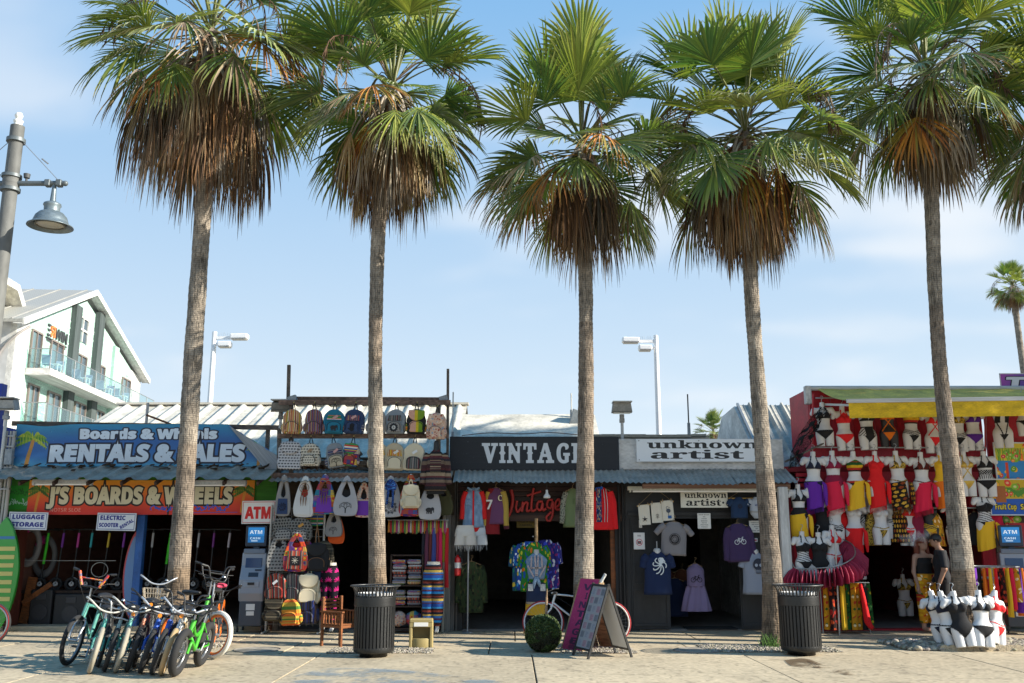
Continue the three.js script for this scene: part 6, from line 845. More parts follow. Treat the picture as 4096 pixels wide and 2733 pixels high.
  const dt = clothing('denim_torso', 'white torso form in knotted denim shirt and denim shorts', 0.441, 1.408, -17.42, { w: 0.2, len: 0.44, sleeve: 0.02, mat: denim, hem: 0.72, hang: false, neck: 0.4 }, 'display form'); mesh('neck', [cylz(0.06, 0.045, 0.14, 0, -0.06, 0, 16)], mt.white, dt); mesh('shorts', loft([{ y: -0.84, rx: 0.19, rz: 0.1 }, { y: -0.62, rx: 0.18, rz: 0.11 }, { y: -0.5, rx: 0.15, rz: 0.09 }], 28, 0.03), fabric([0.012, 0.025, 0.07]), dt); mesh('hem', loft([{ y: -0.87, rx: 0.195, rz: 0.105 }, { y: -0.83, rx: 0.192, rz: 0.102 }], 28, 0.03), fabric([0.4, 0.42, 0.44]), dt); mesh('pocket_lining', [box(0.09, 0.12, 0.02, -0.11, -0.58, 0.1), box(0.09, 0.12, 0.02, 0.11, -0.58, 0.1)], mt.white, dt); mesh('knot', [limb([[0, -0.4, 0.1, 0.03], [-0.04, -0.5, 0.12, 0.035], [-0.05, -0.6, 0.11, 0.008]], 8), limb([[0, -0.4, 0.1, 0.03], [0.04, -0.5, 0.12, 0.035], [0.05, -0.57, 0.11, 0.008]], 8)], denim, dt); mesh('braid_trim', [[-0.09, -0.04, -0.1, -0.24], [0.09, -0.04, 0.1, -0.24], [-0.1, -0.24, 0.1, -0.24], [-0.03, -0.02, -0.01, -0.38], [0.03, -0.02, 0.01, -0.38], [-0.16, -0.2, -0.05, -0.4], [0.16, -0.2, 0.05, -0.4]].map(([x, y, X, Y]) => beam([x, y, 0.094], [X, Y, 0.094], 0.026, 0.02)), fabric([1, 1, 1], { map: motifTex('#c9c4c0', ['#a02a3a', '#2a2a4a'], 12, 2, 3) }), dt); mesh('yellow_skirt', loft([{ y: -1.06, rx: 0.2, rz: 0.06 }, { y: -0.84, rx: 0.18, rz: 0.06 }], 30, 0.15), fabric([0.5, 0.32, 0.02]), dt);
}
{ // artist shop stock
  const oct = (c, W, H) => { c.strokeStyle = c.fillStyle = '#cfd6da'; c.lineCap = 'round'; for (let k = 0; k < 8; k++) { const a = 0.5 + k * 0.72; c.lineWidth = W * 0.055; c.beginPath(); c.moveTo(W * 0.56, H * 0.4); c.bezierCurveTo(W * (0.55 + 0.25 * Math.cos(a)), H * (0.45 + 0.3 * Math.sin(a)), W * (0.5 + 0.45 * Math.cos(a + 0.5)), H * (0.5 + 0.4 * Math.sin(a + 0.5)), W * (0.5 + 0.34 * Math.cos(a + 0.9)), H * (0.52 + 0.42 * Math.sin(a + 0.9))); c.stroke(); } c.beginPath(); c.ellipse(W * 0.62, H * 0.25, W * 0.12, H * 0.16, 0.3, 0, 7); c.fill(); };
  const bike = (col) => (c, W, H) => { c.strokeStyle = col; c.lineWidth = W * 0.04; for (const x of [0.24, 0.76]) { c.beginPath(); c.arc(W * x, H * 0.62, W * 0.17, 0, 7); c.stroke(); } c.beginPath(); c.moveTo(W * 0.24, H * 0.62); c.lineTo(W * 0.4, H * 0.3); c.lineTo(W * 0.68, H * 0.32); c.lineTo(W * 0.5, H * 0.64); c.lineTo(W * 0.4, H * 0.3); c.moveTo(W * 0.76, H * 0.62); c.lineTo(W * 0.66, H * 0.16); c.lineTo(W * 0.76, H * 0.14); c.moveTo(W * 0.34, H * 0.24); c.lineTo(W * 0.46, H * 0.24); c.stroke(); };
  const skull = (c, W, H) => { c.fillStyle = 'rgba(45,50,64,.85)'; c.beginPath(); c.ellipse(W / 2, H * 0.38, W * 0.38, H * 0.34, 0, 0, 7); c.fill(); c.fillRect(W * 0.3, H * 0.6, W * 0.4, H * 0.28); c.fillStyle = '#9aa2b0'; for (const x of [0.34, 0.66]) { c.beginPath(); c.arc(W * x, H * 0.42, W * 0.11, 0, 7); c.fill(); } for (let k = 0; k < 5; k++) c.fillRect(W * (0.33 + k * 0.075), H * 0.68, W * 0.03, H * 0.16); };
  const ring = (c, W, H) => { c.strokeStyle = 'rgba(40,38,40,.8)'; c.lineWidth = W * 0.03; for (const q of [0.16, 0.3, 0.42]) { c.beginPath(); c.arc(W / 2, H / 2, W * q, 0, 7); c.stroke(); } for (let k = 0; k < 24; k++) { c.beginPath(); c.arc(W / 2 + Math.cos(k) * W * 0.3, H / 2 + Math.sin(k) * W * 0.3, W * 0.05, 0, 5); c.stroke(); } };
  const tee = (label, x, y, z, mat, o, draw, em) => { const t = clothing('print_tee', label, x, y, z, { mat, ...o }, 'shirt'); if (draw) emblem(t, draw, em[0], em[1], em[2], em[3], em[4] ?? 0.108); return t; };
  tee('grey scoop neck tee with ring print on a hanger', 3.028, 1.975, -17.9, fabric([0.21, 0.2, 0.21]), { w: 0.24, len: 0.6, sleeve: 0.2, splay: 0.75, neck: 0.45, tilt: -0.05 }, ring, [0.24, 0.24, 0, -0.3]);
  const n = tee('navy tee with white octopus on a white form', 2.685, 1.435, -17.85, fabric([0.008, 0.02, 0.07]), { w: 0.25, len: 0.76, sleeve: 0.22, splay: 0.3, hang: false, d: 0.1 }, oct, [0.34, 0.36, 0.02, -0.24, 0.125]); mesh('neck_form', lathe([[0.06, -0.03], [0.065, 0.0], [0.07, 0.04], [0.05, 0.07], [0, 0.075]], 20), mt.white, n); mesh('stem', cylz(0.012, 0.012, 0.14, 0, 0.06, 0, 8), mt.steel, n);
  tee('purple sweatshirt with white bicycle print on a hanger', 4.206, 1.943, -17.9, fabric([0.045, 0.025, 0.085]), { w: 0.24, len: 0.68, sleeve: 0.58, splay: 0.1, neck: 0.45, tilt: 0.06 }, bike('#ccd0d6'), [0.24, 0.18, 0, -0.3]);
  const s = tee('heather grey tee with skull print on a white form', 4.504, 1.419, -17.9, fabric([0.24, 0.27, 0.34]), { w: 0.24, len: 0.74, sleeve: 0.2, splay: 0.3, hang: false, d: 0.1 }, skull, [0.26, 0.32, 0.03, -0.24, 0.125]); mesh('neck_form', lathe([[0.06, -0.03], [0.065, 0.0], [0.07, 0.04], [0.05, 0.07], [0, 0.075]], 20), mt.white, s); mesh('stem', cylz(0.012, 0.012, 0.14, 0, 0.06, 0, 8), mt.steel, s);
  const dr = clothing('lilac_dress', 'lilac racerback dress with motorbike print in the doorway', 3.501, 1.201, -18.5, { w: 0.17, len: 0.42, sleeve: 0.02, mat: fabric([0.2, 0.16, 0.29]), neck: 0.3 }, 'dress'); mesh('skirt', loft([{ y: -0.86, rx: 0.28, rz: 0.14 }, { y: -0.6, rx: 0.22, rz: 0.11 }, { y: -0.4, rx: 0.17, rz: 0.085 }], 40, 0.16, 4), fabric([0.21, 0.17, 0.31]), dr); emblem(dr, bike('#15131a'), 0.24, 0.18, 0, -0.26, 0.1);
  const tn = tee('small navy tee hung from the second bamboo rod', 4.267, 2.435, -17.95, fabric([0.012, 0.035, 0.09]), { w: 0.16, len: 0.38, sleeve: 0.08, splay: 0.7, hang: false }, ring, [0.1, 0.12, 0, -0.16]); const on = tee('pale grey baby suit with blue fish hung beside the navy tee', 4.596, 2.435, -17.95, fabric([0.4, 0.44, 0.5]), { w: 0.13, len: 0.26, sleeve: 0.07, splay: 0.7, hang: false }, (c, W, H) => { c.strokeStyle = '#2a3a7a'; c.lineWidth = W * 0.06; c.beginPath(); c.moveTo(W * 0.1, H * 0.4); c.quadraticCurveTo(W * 0.5, H * 0.9, W * 0.9, H * 0.3); c.moveTo(W * 0.1, H * 0.6); c.quadraticCurveTo(W * 0.5, H * 0.1, W * 0.9, H * 0.7); c.stroke(); }, [0.13, 0.1, 0, -0.14]); mesh('crotch', loft([{ y: -0.38, rx: 0.05, rz: 0.04 }, { y: -0.3, rx: 0.12, rz: 0.07 }, { y: -0.25, rx: 0.13, rz: 0.08 }], 20), fabric([0.4, 0.44, 0.5]), on);
  const rodA = thing('bamboo_rod', 'bamboo rod on a cord carrying the tea towels', 'rod', [0, 0, 0]); mesh('rod', bar([2.351, 2.281, -17.95], [3.042, 2.37, -17.95], 0.014), M([0.5, 0.3, 0.08], 0.5), rodA); mesh('cord', [bar([2.368, 2.289, -17.95], [2.719, 2.598, -18.1], 0.005, 0.005, 5), bar([3.018, 2.37, -17.95], [2.761, 2.598, -18.1], 0.005, 0.005, 5)], mt.rope, rodA);
  const rodB = thing('bamboo_rod', 'bamboo rod on a cord carrying baby clothes', 'rod', [0, 0, 0]); mesh('rod', bar([4.081, 2.427, -17.96], [4.926, 2.427, -17.96], 0.012), M([0.5, 0.3, 0.08], 0.5), rodB); mesh('cord', [bar([4.106, 2.436, -17.96], [4.352, 2.581, -18.1], 0.005, 0.005, 5), bar([4.886, 2.436, -17.96], [4.683, 2.581, -18.1], 0.005, 0.005, 5)], mt.rope, rodB);
  const prints = [(c, W, H) => { c.fillStyle = '#2a2a2c'; c.translate(W / 2, H * 0.7); for (let k = 0; k < 5; k++) { c.rotate(PI * 0.4); c.beginPath(); c.moveTo(-W * 0.08, 0); c.lineTo(0, -W * 0.34); c.lineTo(W * 0.08, 0); c.fill(); } }, (c, W, H) => { c.strokeStyle = '#3a3a3c'; c.lineWidth = 6; c.beginPath(); c.arc(W / 2, H * 0.6, W * 0.14, 0, 7); c.moveTo(W * 0.3, H * 0.75); c.lineTo(W * 0.72, H * 0.72); c.moveTo(W * 0.5, H * 0.5); c.lineTo(W * 0.5, H * 0.82); c.stroke(); }, (c, W, H) => { c.fillStyle = '#4a525e'; c.beginPath(); c.ellipse(W * 0.52, H * 0.45, W * 0.24, H * 0.13, 0.4, 0, 7); c.fill(); c.lineWidth = 9; c.strokeStyle = '#4a525e'; c.beginPath(); c.moveTo(W * 0.4, H * 0.4); c.quadraticCurveTo(W * 0.25, H * 0.22, W * 0.42, H * 0.18); c.lineTo(W * 0.75, H * 0.3); c.moveTo(W * 0.5, H * 0.55); c.lineTo(W * 0.5, H * 0.78); c.stroke(); c.fillStyle = '#2f5f9a'; c.fillRect(W * 0.4, H * 0.75, W * 0.4, H * 0.18); }];
  [[2.481, 2.119, -17.92, 0.06, 'cream tea towel printed with a starfish'], [2.719, 2.159, -17.92, 0.05, 'cream tea towel printed with a small crest'], [2.922, 2.199, -17.9, 0.08, 'cream tea towel printed with a pelican']].forEach(([x, y, z, a, l], i) => { const t = thing('tea_towel', l, 'towel', [x, y, z]); t.rotation.z = a; const g = new THREE.BoxGeometry(0.21, 0.37, 0.014, 8, 10, 1), p = g.attributes.position; for (let q = 0; q < p.count; q++) p.setZ(q, p.getZ(q) + 0.012 * Math.sin(p.getX(q) * 30 + i)); g.computeVertexNormals(); mesh('cloth', g, fabric([0.66, 0.62, 0.52]), t); emblem(t, prints[i], 0.17, 0.3, 0, -0.02, 0.024); mesh('clothes_peg', [box(0.012, 0.06, 0.02, -0.08, 0.19, 0.005), box(0.012, 0.06, 0.02, 0.08, 0.19, 0.005)], mt.paleWood, t); });
  const inn = [[3.387, 1.066, -19.3, [0.1, 0.03, 0.01], 'rust brown tee hung inside the artist shop'], [3.183, 0.908, -19, [0.008, 0.018, 0.06], 'dark blue tee hung inside the artist shop']]; for (const [x, y, z, c, l] of inn) clothing('print_tee', l, x, y, z, { w: 0.24, len: 0.7, mat: fabric(c) }, 'shirt');
}

// ---------- display torsos ----------
const torsoGeo = nets((x, y, z) => {
  const X = Math.abs(x); let d = sdEll(x, y - 0.1, z, 0.17, 0.135, 0.11);
  d = smin(d, sdCap(X, y, z, [0.088, 0.06, 0, 0.088], [0.085, -0.26, 0.008, 0.072]), 0.022); d = smin(d, sdEll(x, y - 0.28, z, 0.118, 0.17, 0.082), 0.05); d = smin(d, sdEll(x, y - 0.42, z, 0.14, 0.13, 0.09), 0.05);
  d = smin(d, Math.hypot(X - 0.068, y - 0.415, z - 0.07) - 0.062, 0.03); d = smin(d, sdCap(x, y, z, [-0.16, 0.535, -0.01, 0.05], [0.16, 0.535, -0.01, 0.05]), 0.04); d = smin(d, sdCap(X, y, z, [0.165, 0.535, -0.01, 0.052], [0.205, 0.47, 0, 0.046]), 0.03);
  d = smin(d, sdCap(x, y, z, [0, 0.55, -0.01, 0.05], [0, 0.72, 0.006, 0.046]), 0.035); return Math.max(d, y - 0.69, -0.19 - y);
}, [-0.28, -0.22, -0.16], [0.28, 0.73, 0.18], 0.0115);
function patch(test, off = 0.005) { // cloth: the part of the torso's skin inside a pattern, lifted off it
  const p = torsoGeo.attributes.position, n = torsoGeo.attributes.normal, I = torsoGeo.index.array, map = new Map(), pos = [], uv = [], idx = [];
  for (let i = 0; i < I.length; i += 3) { let x = 0, y = 0, z = 0; for (let k = 0; k < 3; k++) { x += p.getX(I[i + k]) / 3; y += p.getY(I[i + k]) / 3; z += p.getZ(I[i + k]) / 3; } if (!test(x, y, z)) continue; for (let k = 0; k < 3; k++) { const v = I[i + k]; if (!map.has(v)) { map.set(v, pos.length / 3); pos.push(p.getX(v) + n.getX(v) * off, p.getY(v) + n.getY(v) * off, p.getZ(v) + n.getZ(v) * off); uv.push(p.getX(v) / 0.4 + 0.5, (p.getY(v) + 0.2) / 0.9); } idx.push(map.get(v)); } }
  const g = new THREE.BufferGeometry(); g.setAttribute('position', new THREE.Float32BufferAttribute(pos, 3)); g.setAttribute('uv', new THREE.Float32BufferAttribute(uv, 2)); g.setIndex(idx); g.computeVertexNormals(); return g;
}
const seg = (x, y, ax, ay, bx, by) => { const ux = bx - ax, uy = by - ay, t = clamp(((x - ax) * ux + (y - ay) * uy) / (ux * ux + uy * uy)); return Math.hypot(x - ax - ux * t, y - ay - uy * t); };
const cup = (x, y, z, w = 0.075) => { const X = Math.abs(x); return z > 0 && y > 0.365 && y < 0.5 && Math.abs(X - 0.07) < w * (1 - (y - 0.365) / 0.15); };
const strapN = (x, y, w = 0.009) => seg(Math.abs(x), y, 0.07, 0.48, 0.04, 0.6) < w && y > 0.46;
const briefV = (x, y, top = 0.125, leg = 0.95) => y < top && y > -0.06 + Math.abs(x) * leg;
const CUT = {
  triangle: patch((x, y, z) => cup(x, y, z) || strapN(x, y) || Math.abs(y - 0.368) < 0.008), band: patch((x, y, z) => y > 0.36 && y < 0.455 + (z > 0 ? 0.02 - 0.25 * Math.abs(Math.abs(x) - 0.07) : -0.04) || strapN(x, y)), halter: patch((x, y, z) => y > 0.345 && y < 0.56 - Math.abs(x) * 0.9 && (z > 0 || y < 0.42) || strapN(x, y)),
  crop: patch((x, y, z) => y > 0.3 && y < (z > 0 ? 0.53 - Math.abs(x) * 0.5 : 0.44)), cage: patch((x, y, z) => cup(x, y, z, 0.08) || strapN(x, y) || (z > 0 && (seg(Math.abs(x), y, 0.07, 0.5, 0.0, 0.42) < 0.008 || seg(Math.abs(x), y, 0.1, 0.5, 0.02, 0.58) < 0.008 || Math.abs(y - 0.55) < 0.007 && Math.abs(x) < 0.06)) || Math.abs(y - 0.37) < 0.01),
  brief: patch((x, y) => briefV(x, y)), high: patch((x, y) => briefV(x, y, 0.24)), string: patch((x, y, z) => briefV(x, y, 0.1, 1.9) || (Math.abs(y - 0.115 - Math.abs(x) * 0.25) < 0.008)), strappy: patch((x, y, z) => briefV(x, y, 0.08, 1.35) || [0.08, 0.11, 0.14].some((q) => Math.abs(y - q - Math.abs(x) * 0.3) < 0.007)),
  laced: patch((x, y, z) => y > -0.05 + Math.abs(x) * 1.1 && y < 0.24 && Math.abs(x) < 0.08 + (y < 0.08 ? 0.1 : 0) || z > 0 && y < 0.24 && y > 0.08 && Math.abs(((y + Math.abs(x)) * 22) % 1 - 0.5) < 0.16 || Math.abs(y - 0.24) < 0.012),
  one: patch((x, y, z) => y > -0.06 + Math.abs(x) * 1.1 && y < (z > 0 ? 0.5 - 0.5 * Math.abs(Math.abs(x) - 0.08) : 0.3) || strapN(x, y, 0.012)), mono: patch((x, y, z) => briefV(x, y, 0.11, 1.5) || cup(x, y, z) || strapN(x, y) || z > 0 && (seg(x, y, 0.05, 0.37, -0.12, 0.14) < 0.009 || seg(x, y, -0.05, 0.37, 0.12, 0.14) < 0.009)), plunge: patch((x, y, z) => briefV(x, y, 0.06, 1.6) || z > 0 && seg(Math.abs(x), y, 0.02, 0.05, 0.1, 0.3) < 0.01 || z > 0 && Math.abs(x) > 0.04 && Math.abs(x) < 0.12 && y > 0.28 && y < 0.5 || strapN(x, y, 0.02)),
  lattice: patch((x, y, z) => y > 0.24 && y < 0.33 && (Math.abs(((x + y) * 24) % 1 - 0.5) < 0.2 || Math.abs(((x - y + 1) * 24) % 1 - 0.5) < 0.2) || cup(x, y, z, 0.085) || strapN(x, y) || (z > 0 && y > 0.15 && y < 0.24 && Math.abs((Math.abs(x) * 30) % 1 - 0.5) < 0.2)), wraps: patch((x, y, z) => y > -0.05 + Math.abs(x) * 1.1 && y < 0.12 || z > 0 && y < 0.32 && y > 0.1 && Math.abs((y * 22 + x * 8) % 1 - 0.5) < 0.15 || y > 0.3 && y < 0.48 - Math.abs(x) * 0.5 || strapN(x, y)),
};
function sarong(seed, len = 0.42) { const R = []; for (let k = 0; k <= 9; k++) { const t = k / 9; R.push({ y: -len + t * (len + 0.08), rx: mix(0.16, 0.175, t), rz: mix(0.12, 0.118, t), f: 1.2 - t, x: 0.015 * Math.sin(seed + t * 3) }); } const g = loft(R, 40, 0.07, seed, false), p = g.attributes.position; for (let i = 0; i < p.count; i++) { const y = p.getY(i); p.setY(i, y + p.getX(i) * 0.28 * (y < -len * 0.5 ? 1 : 0.5)); } g.computeVertexNormals(); return mg([g, limb([[0.14, 0.06, 0.1, 0.025], [0.17, 0.03, 0.12, 0.035], [0.18, -0.16, 0.12, 0.045], [0.2, -0.36, 0.1, 0.02]], 8)]); }
const sarongs = [sarong(1), sarong(2.3), sarong(4.1)];
function fringe(len, seed) { const r = rngOf(seed), gs = []; for (let k = 0; k < 44; k++) { const a = k / 44 * 2 * PI; gs.push(bar([Math.cos(a) * 0.162, -len + 0.02 + Math.cos(a) * 0.045, Math.sin(a) * 0.122], [Math.cos(a) * 0.16, -len - 0.08 + Math.cos(a) * 0.045 - 0.02 * r(), Math.sin(a) * 0.12], 0.004, 0.003, 3)); } return mg(gs); }
const fringeGeo = fringe(0.42, 3);
const formWhite = M([0.64, 0.635, 0.63], 0.45), formBlack = M([0.02, 0.02, 0.021], 0.5);
const hookGeo = path([[0, 0.68, 0], [0, 0.75, 0], [0.03, 0.78, 0], [0.025, 0.815, 0], [-0.015, 0.82, 0]], 0.006, 14, 5);
const SC = { black: fabric([0.014, 0.014, 0.016]), red: fabric([0.72, 0.015, 0.02]), navy: fabric([0.012, 0.015, 0.035]), wine: fabric([0.24, 0.01, 0.045]), purple: fabric([0.09, 0.015, 0.24]), gold: M([0.55, 0.36, 0.06], 0.35, { metalness: 0.4 }), orange: fabric([0.75, 0.17, 0.01]), yellow: fabric([0.78, 0.46, 0.02]), rasta: fabric([1, 1, 1], { map: stripeTex(['#1e5a24', '#d8a81c', '#b0281c', '#1a1816', '#d8a81c', '#2a7a2c', '#b0281c'], true, 26, 31) }), leopard: fabric([1, 1, 1], { map: motifTex('#b8983c', ['#1c160c', '#3a2c10'], 16, 2, 6) }), redPrint: fabric([1, 1, 1], { map: motifTex('#5a1a12', ['#2a0c08', '#8a2a18'], 14, 2, 7) }), sunflower: fabric([1, 1, 1], { map: motifTex('#1a120c', ['#c98a1c', '#8a3a12', '#d8a83a'], 7, 1, 8) }), violet: fabric([0.13, 0.02, 0.34]), crimson: fabric([0.7, 0.015, 0.06]), scarlet: fabric([0.75, 0.012, 0.015]), tropic: fabric([1, 1, 1], { map: motifTex('#c98a14', ['#b8341c', '#3a5a1c', '#f0dcae', '#d8a81c'], 6, 2, 9) }), darkTropic: fabric([1, 1, 1], { map: motifTex('#2a0c0a', ['#a8241a', '#c84a1c', '#1a0a08'], 6, 2, 10) }), greenTropic: fabric([1, 1, 1], { map: motifTex('#1c5a1c', ['#c9b01c', '#0c2a10', '#8a1c12'], 6, 2, 12) }) };
function torso(label, x, y, z, o) { // x,y: top of the neck
  const s = (o.s || 0.98) * (0.97 + 0.07 * rT()), t = thing('display_torso', label, 'display torso', [x, y - 0.69 * s, z], (o.ry || 0) + (rT() - 0.5) * 0.4); t.rotation.z = (rT() - 0.5) * 0.07; t.scale.setScalar(s); if (o.tilt) t.rotation.set(o.tilt[0], o.ry || 0, o.tilt[1]);
  mesh('form', torsoGeo, o.dark ? formBlack : formWhite, t); mesh('hook', hookGeo, mt.chrome, t);
  if (o.top) mesh('swim_top', CUT[o.top[0]], SC[o.top[1]], t); if (o.bot) mesh('swim_bottom', CUT[o.bot[0]], SC[o.bot[1]], t);
  if (o.sar) { const m = mesh('sarong', sarongs[o.sar[1] || 0], SC[o.sar[0]], t); m.position.y = 0.04; if (o.sar[2]) { const f = mesh('fringe', fringeGeo, SC[o.sar[0]], m); } }
  return t;
}
{
  const D = -17.95, T = torso;
  T('white torso in black two piece with strappy neckline', 5.977, 4.248, -17.95, { top: ['cage', 'black'], bot: ['brief', 'black'] });
  T('white torso in red laced halter two piece', 6.357, 4.18, -17.95, { top: ['halter', 'red'], bot: ['brief', 'red'] });
  T('white torso in black laced high waist two piece', 6.796, 4.214, -17.95, { top: ['triangle', 'black'], bot: ['laced', 'black'] });
  T('black torso in orange cutaway swimsuit', 7.199, 4.231, -17.95, { dark: true, top: ['mono', 'orange'] });
  T('white torso in rasta striped crop top and strappy black brief', 7.633, 4.214, -17.95, { top: ['crop', 'rasta'], bot: ['strappy', 'black'] });
  T('white torso in red cutaway one piece beside the palm trunk', 8.056, 4.163, -17.95, { top: ['mono', 'red'] });
  T('white torso in leopard top and strappy brief behind the palm', 8.517, 4.163, -17.95, { top: ['triangle', 'leopard'], bot: ['strappy', 'black'] });
  T('white torso in purple two piece on the upper rail', 8.82, 4.18, -17.95, { top: ['triangle', 'purple'], bot: ['brief', 'purple'], ry: 0.15 });
  T('white torso in black plunging one piece by the fruit board', 9.251, 4.228, -17.7, { top: ['plunge', 'black'], ry: -0.1 });
  T('white torso in black two piece hung over the fruit board', 9.689, 4.37, -17.7, { top: ['triangle', 'black'], bot: ['brief', 'black'], s: 0.9 });
  T('white torso in navy two piece with fringed violet sarong', 5.672, 3.293, -17.85, { top: ['triangle', 'navy'], bot: ['brief', 'navy'], sar: ['violet', 0, true] });
  T('white torso in wine red two piece with crimson fringed sarong', 6.053, 3.31, -17.85, { top: ['triangle', 'wine'], bot: ['high', 'wine'], sar: ['crimson', 1, true] });
  T('white torso in rasta knit two piece with golden sarong', 6.456, 3.302, -17.85, { top: ['crop', 'rasta'], bot: ['brief', 'rasta'], sar: ['yellow', 2] });
  T('white torso in scarlet one piece with scarlet sarong', 6.852, 3.302, -17.85, { top: ['one', 'scarlet'], sar: ['scarlet', 0, true] });
  T('white torso in leopard two piece with dark sunflower sarong', 7.273, 3.31, -17.85, { top: ['triangle', 'leopard'], bot: ['string', 'leopard'], sar: ['sunflower', 1, true] });
  T('white torso in dark red print two piece with red sarong', 7.708, 3.285, -17.85, { top: ['triangle', 'redPrint'], bot: ['string', 'redPrint'], sar: ['crimson', 2, true] });
  T('white torso in yellow rasta dress with orange sarong', 8.097, 3.302, -17.85, { top: ['one', 'yellow'], sar: ['orange', 0] });
  T('white torso in gold strappy swimsuit beside the palm trunk', 8.551, 3.302, -17.85, { top: ['mono', 'gold'] });
  T('white torso in black lattice halter two piece', 8.922, 3.302, -17.85, { top: ['lattice', 'black'], bot: ['brief', 'black'] });
  T('white torso in black triangle top with yellow sarong by the white column', 5.346, 2.678, -17.8, { top: ['triangle', 'black'], bot: ['high', 'black'], sar: ['yellow', 1] });
  T('black torso in sheer black swimsuit half hidden by the violet sarong', 5.845, 2.462, -18, { dark: true, top: ['one', 'black'], sar: ['black', 0] });
  T('white torso in strappy black brief below the crimson sarong', 6.067, 2.462, -18, { bot: ['strappy', 'black'] });
  T('white torso with hot red wrap below the golden sarong', 6.425, 2.413, -18, { bot: ['brief', 'red'], sar: ['scarlet', 2] });
  T('white torso in black brief in the shadow below the golden sarong', 6.767, 2.556, -18.25, { bot: ['laced', 'black'] });
  T('white torso in leopard string below the scarlet sarong', 6.927, 2.413, -18, { bot: ['string', 'leopard'] });
  T('white torso in strappy black brief turned in the shadow', 7.225, 2.54, -18.25, { bot: ['strappy', 'black'], ry: 0.5 });
  T('beaded white torso with red string below the sunflower sarong', 7.492, 2.436, -18.15, { top: ['triangle', 'red'], bot: ['string', 'red'] });
  T('black torso in yellow strappy brief deep under the rail', 7.909, 2.453, -18.15, { dark: true, bot: ['strappy', 'yellow'] });
  T('white torso in red and black top behind the palm trunk', 8.356, 2.418, -18.1, { top: ['band', 'red'], bot: ['brief', 'black'] });
  T('white torso in black cutaway top with knotted yellow sarong', 8.843, 2.554, -17.9, { top: ['wraps', 'black'], sar: ['yellow', 2] });
  T('white torso in black wrapped one piece on the low rail', 5.318, 1.812, -17.62, { top: ['wraps', 'black'], s: 0.95, ry: 0.15 });
  T('white torso in black panelled one piece on the low rail', 5.613, 1.796, -17.62, { top: ['one', 'black'], s: 0.95 });
  T('white torso in red string two piece on the low rail', 5.904, 1.923, -17.7, { top: ['triangle', 'red'], bot: ['string', 'red'], s: 0.95, ry: 0.5 });
  T('shadowed torso in dark two piece standing inside the shop', 8.147, 0.97, -20.2, { top: ['triangle', 'leopard'], bot: ['string', 'leopard'] });
  T('tan form in black bandeau just inside the doorway', 6.535, 1.804, -18.3, { top: ['band', 'black'], ry: -0.6 });
  [['black beaded', 'black'], ['red fringed', 'scarlet'], ['leopard', 'leopard'], ['dark floral', 'sunflower'], ['wine red', 'wine'], ['gold tropical', 'tropic'], ['plain black', 'black'], ['crimson', 'crimson']].forEach(([n, m], i) => { const q = [[6.003, 2.264], [6.262, 2.183], [6.823, 2.158], [7.34, 2.207], [7.639, 2.224], [8.029, 2.142], [8.775, 2.158], [9.122, 2.469]][i]; clothing('hanging_dress', n + ' dress hung in the gap under the torso rail', q[0], q[1], -18.15, { w: 0.15, len: 0.6, sleeve: 0.03, mat: SC[m], fold: 0.14, seed: i + 3, hem: 1.25 }, 'dress', (i % 3 - 1) * 0.4); });
  // ring of torsos leaning on the palm in the stone bed
  const ringT = [[6.774, 0.867, -15.35, 'white torso in navy two piece leaning against the palm', ['triangle', 'navy'], ['string', 'navy'], 0.12, -0.7], [6.81, 0.89, -15.15, 'white torso in blue halter and string leaning on the palm', ['halter', 'navy'], ['string', 'black'], 0.1, -0.45], [6.879, 0.923, -15, 'white torso in black one piece leaning on the palm', ['one', 'black'], null, 0.06, -0.15], [7.091, 0.956, -15, 'white torso in black triangle two piece leaning on the palm', ['triangle', 'black'], ['brief', 'black'], -0.06, 0.12], [7.342, 0.941, -15.2, 'white torso in red bandeau with tied red string', ['band', 'red'], ['string', 'red'], -0.16, 0.5], [7.525, 0.901, -15.5, 'white torso in black one piece behind the red bandeau one', ['one', 'black'], null, -0.2, 0.9], [7.46, 0.862, -16.05, 'white torso in black one piece on the far side of the palm', ['one', 'black'], null, 0.02, 3]];
  for (const [x, y, z, l, top, bot, tz, ry] of ringT) { const t = T(l, x, y, z, { top, bot, s: 0.93, ry }); t.position.y = 0.24; t.position.x = mix(t.position.x, 7.086, 0.12) + tz * -0.9; t.position.z += Math.cos(ry) * 0.12; t.rotation.set(-0.2 * Math.cos(ry), ry, tz * 1.2); }
  // rails
  const rail = thing('torso_rails', 'steel hanging rails across the red wall', 'rail', [0, 0, 0]); for (const [a, b] of [[[5.848, 4.333, -17.95], [9.697, 4.383, -17.95]], [[5.685, 3.381, -17.9], [8.995, 3.372, -17.9]], [[5.865, 2.25, -17.98], [8.916, 2.25, -17.98]]]) mesh('rail', bar(a, b, 0.014, 0.014, 8), mt.steel, rail); mesh('upright', bar([5.636, 2.296, -17.92], [5.793, 4.404, -17.92], 0.016), M([0.4, 0.02, 0.03], 0.5), rail); mesh('upright', bar([8.901, 2.249, -17.95], [9.098, 4.197, -17.95], 0.016), M([0.4, 0.02, 0.03], 0.5), rail);
}
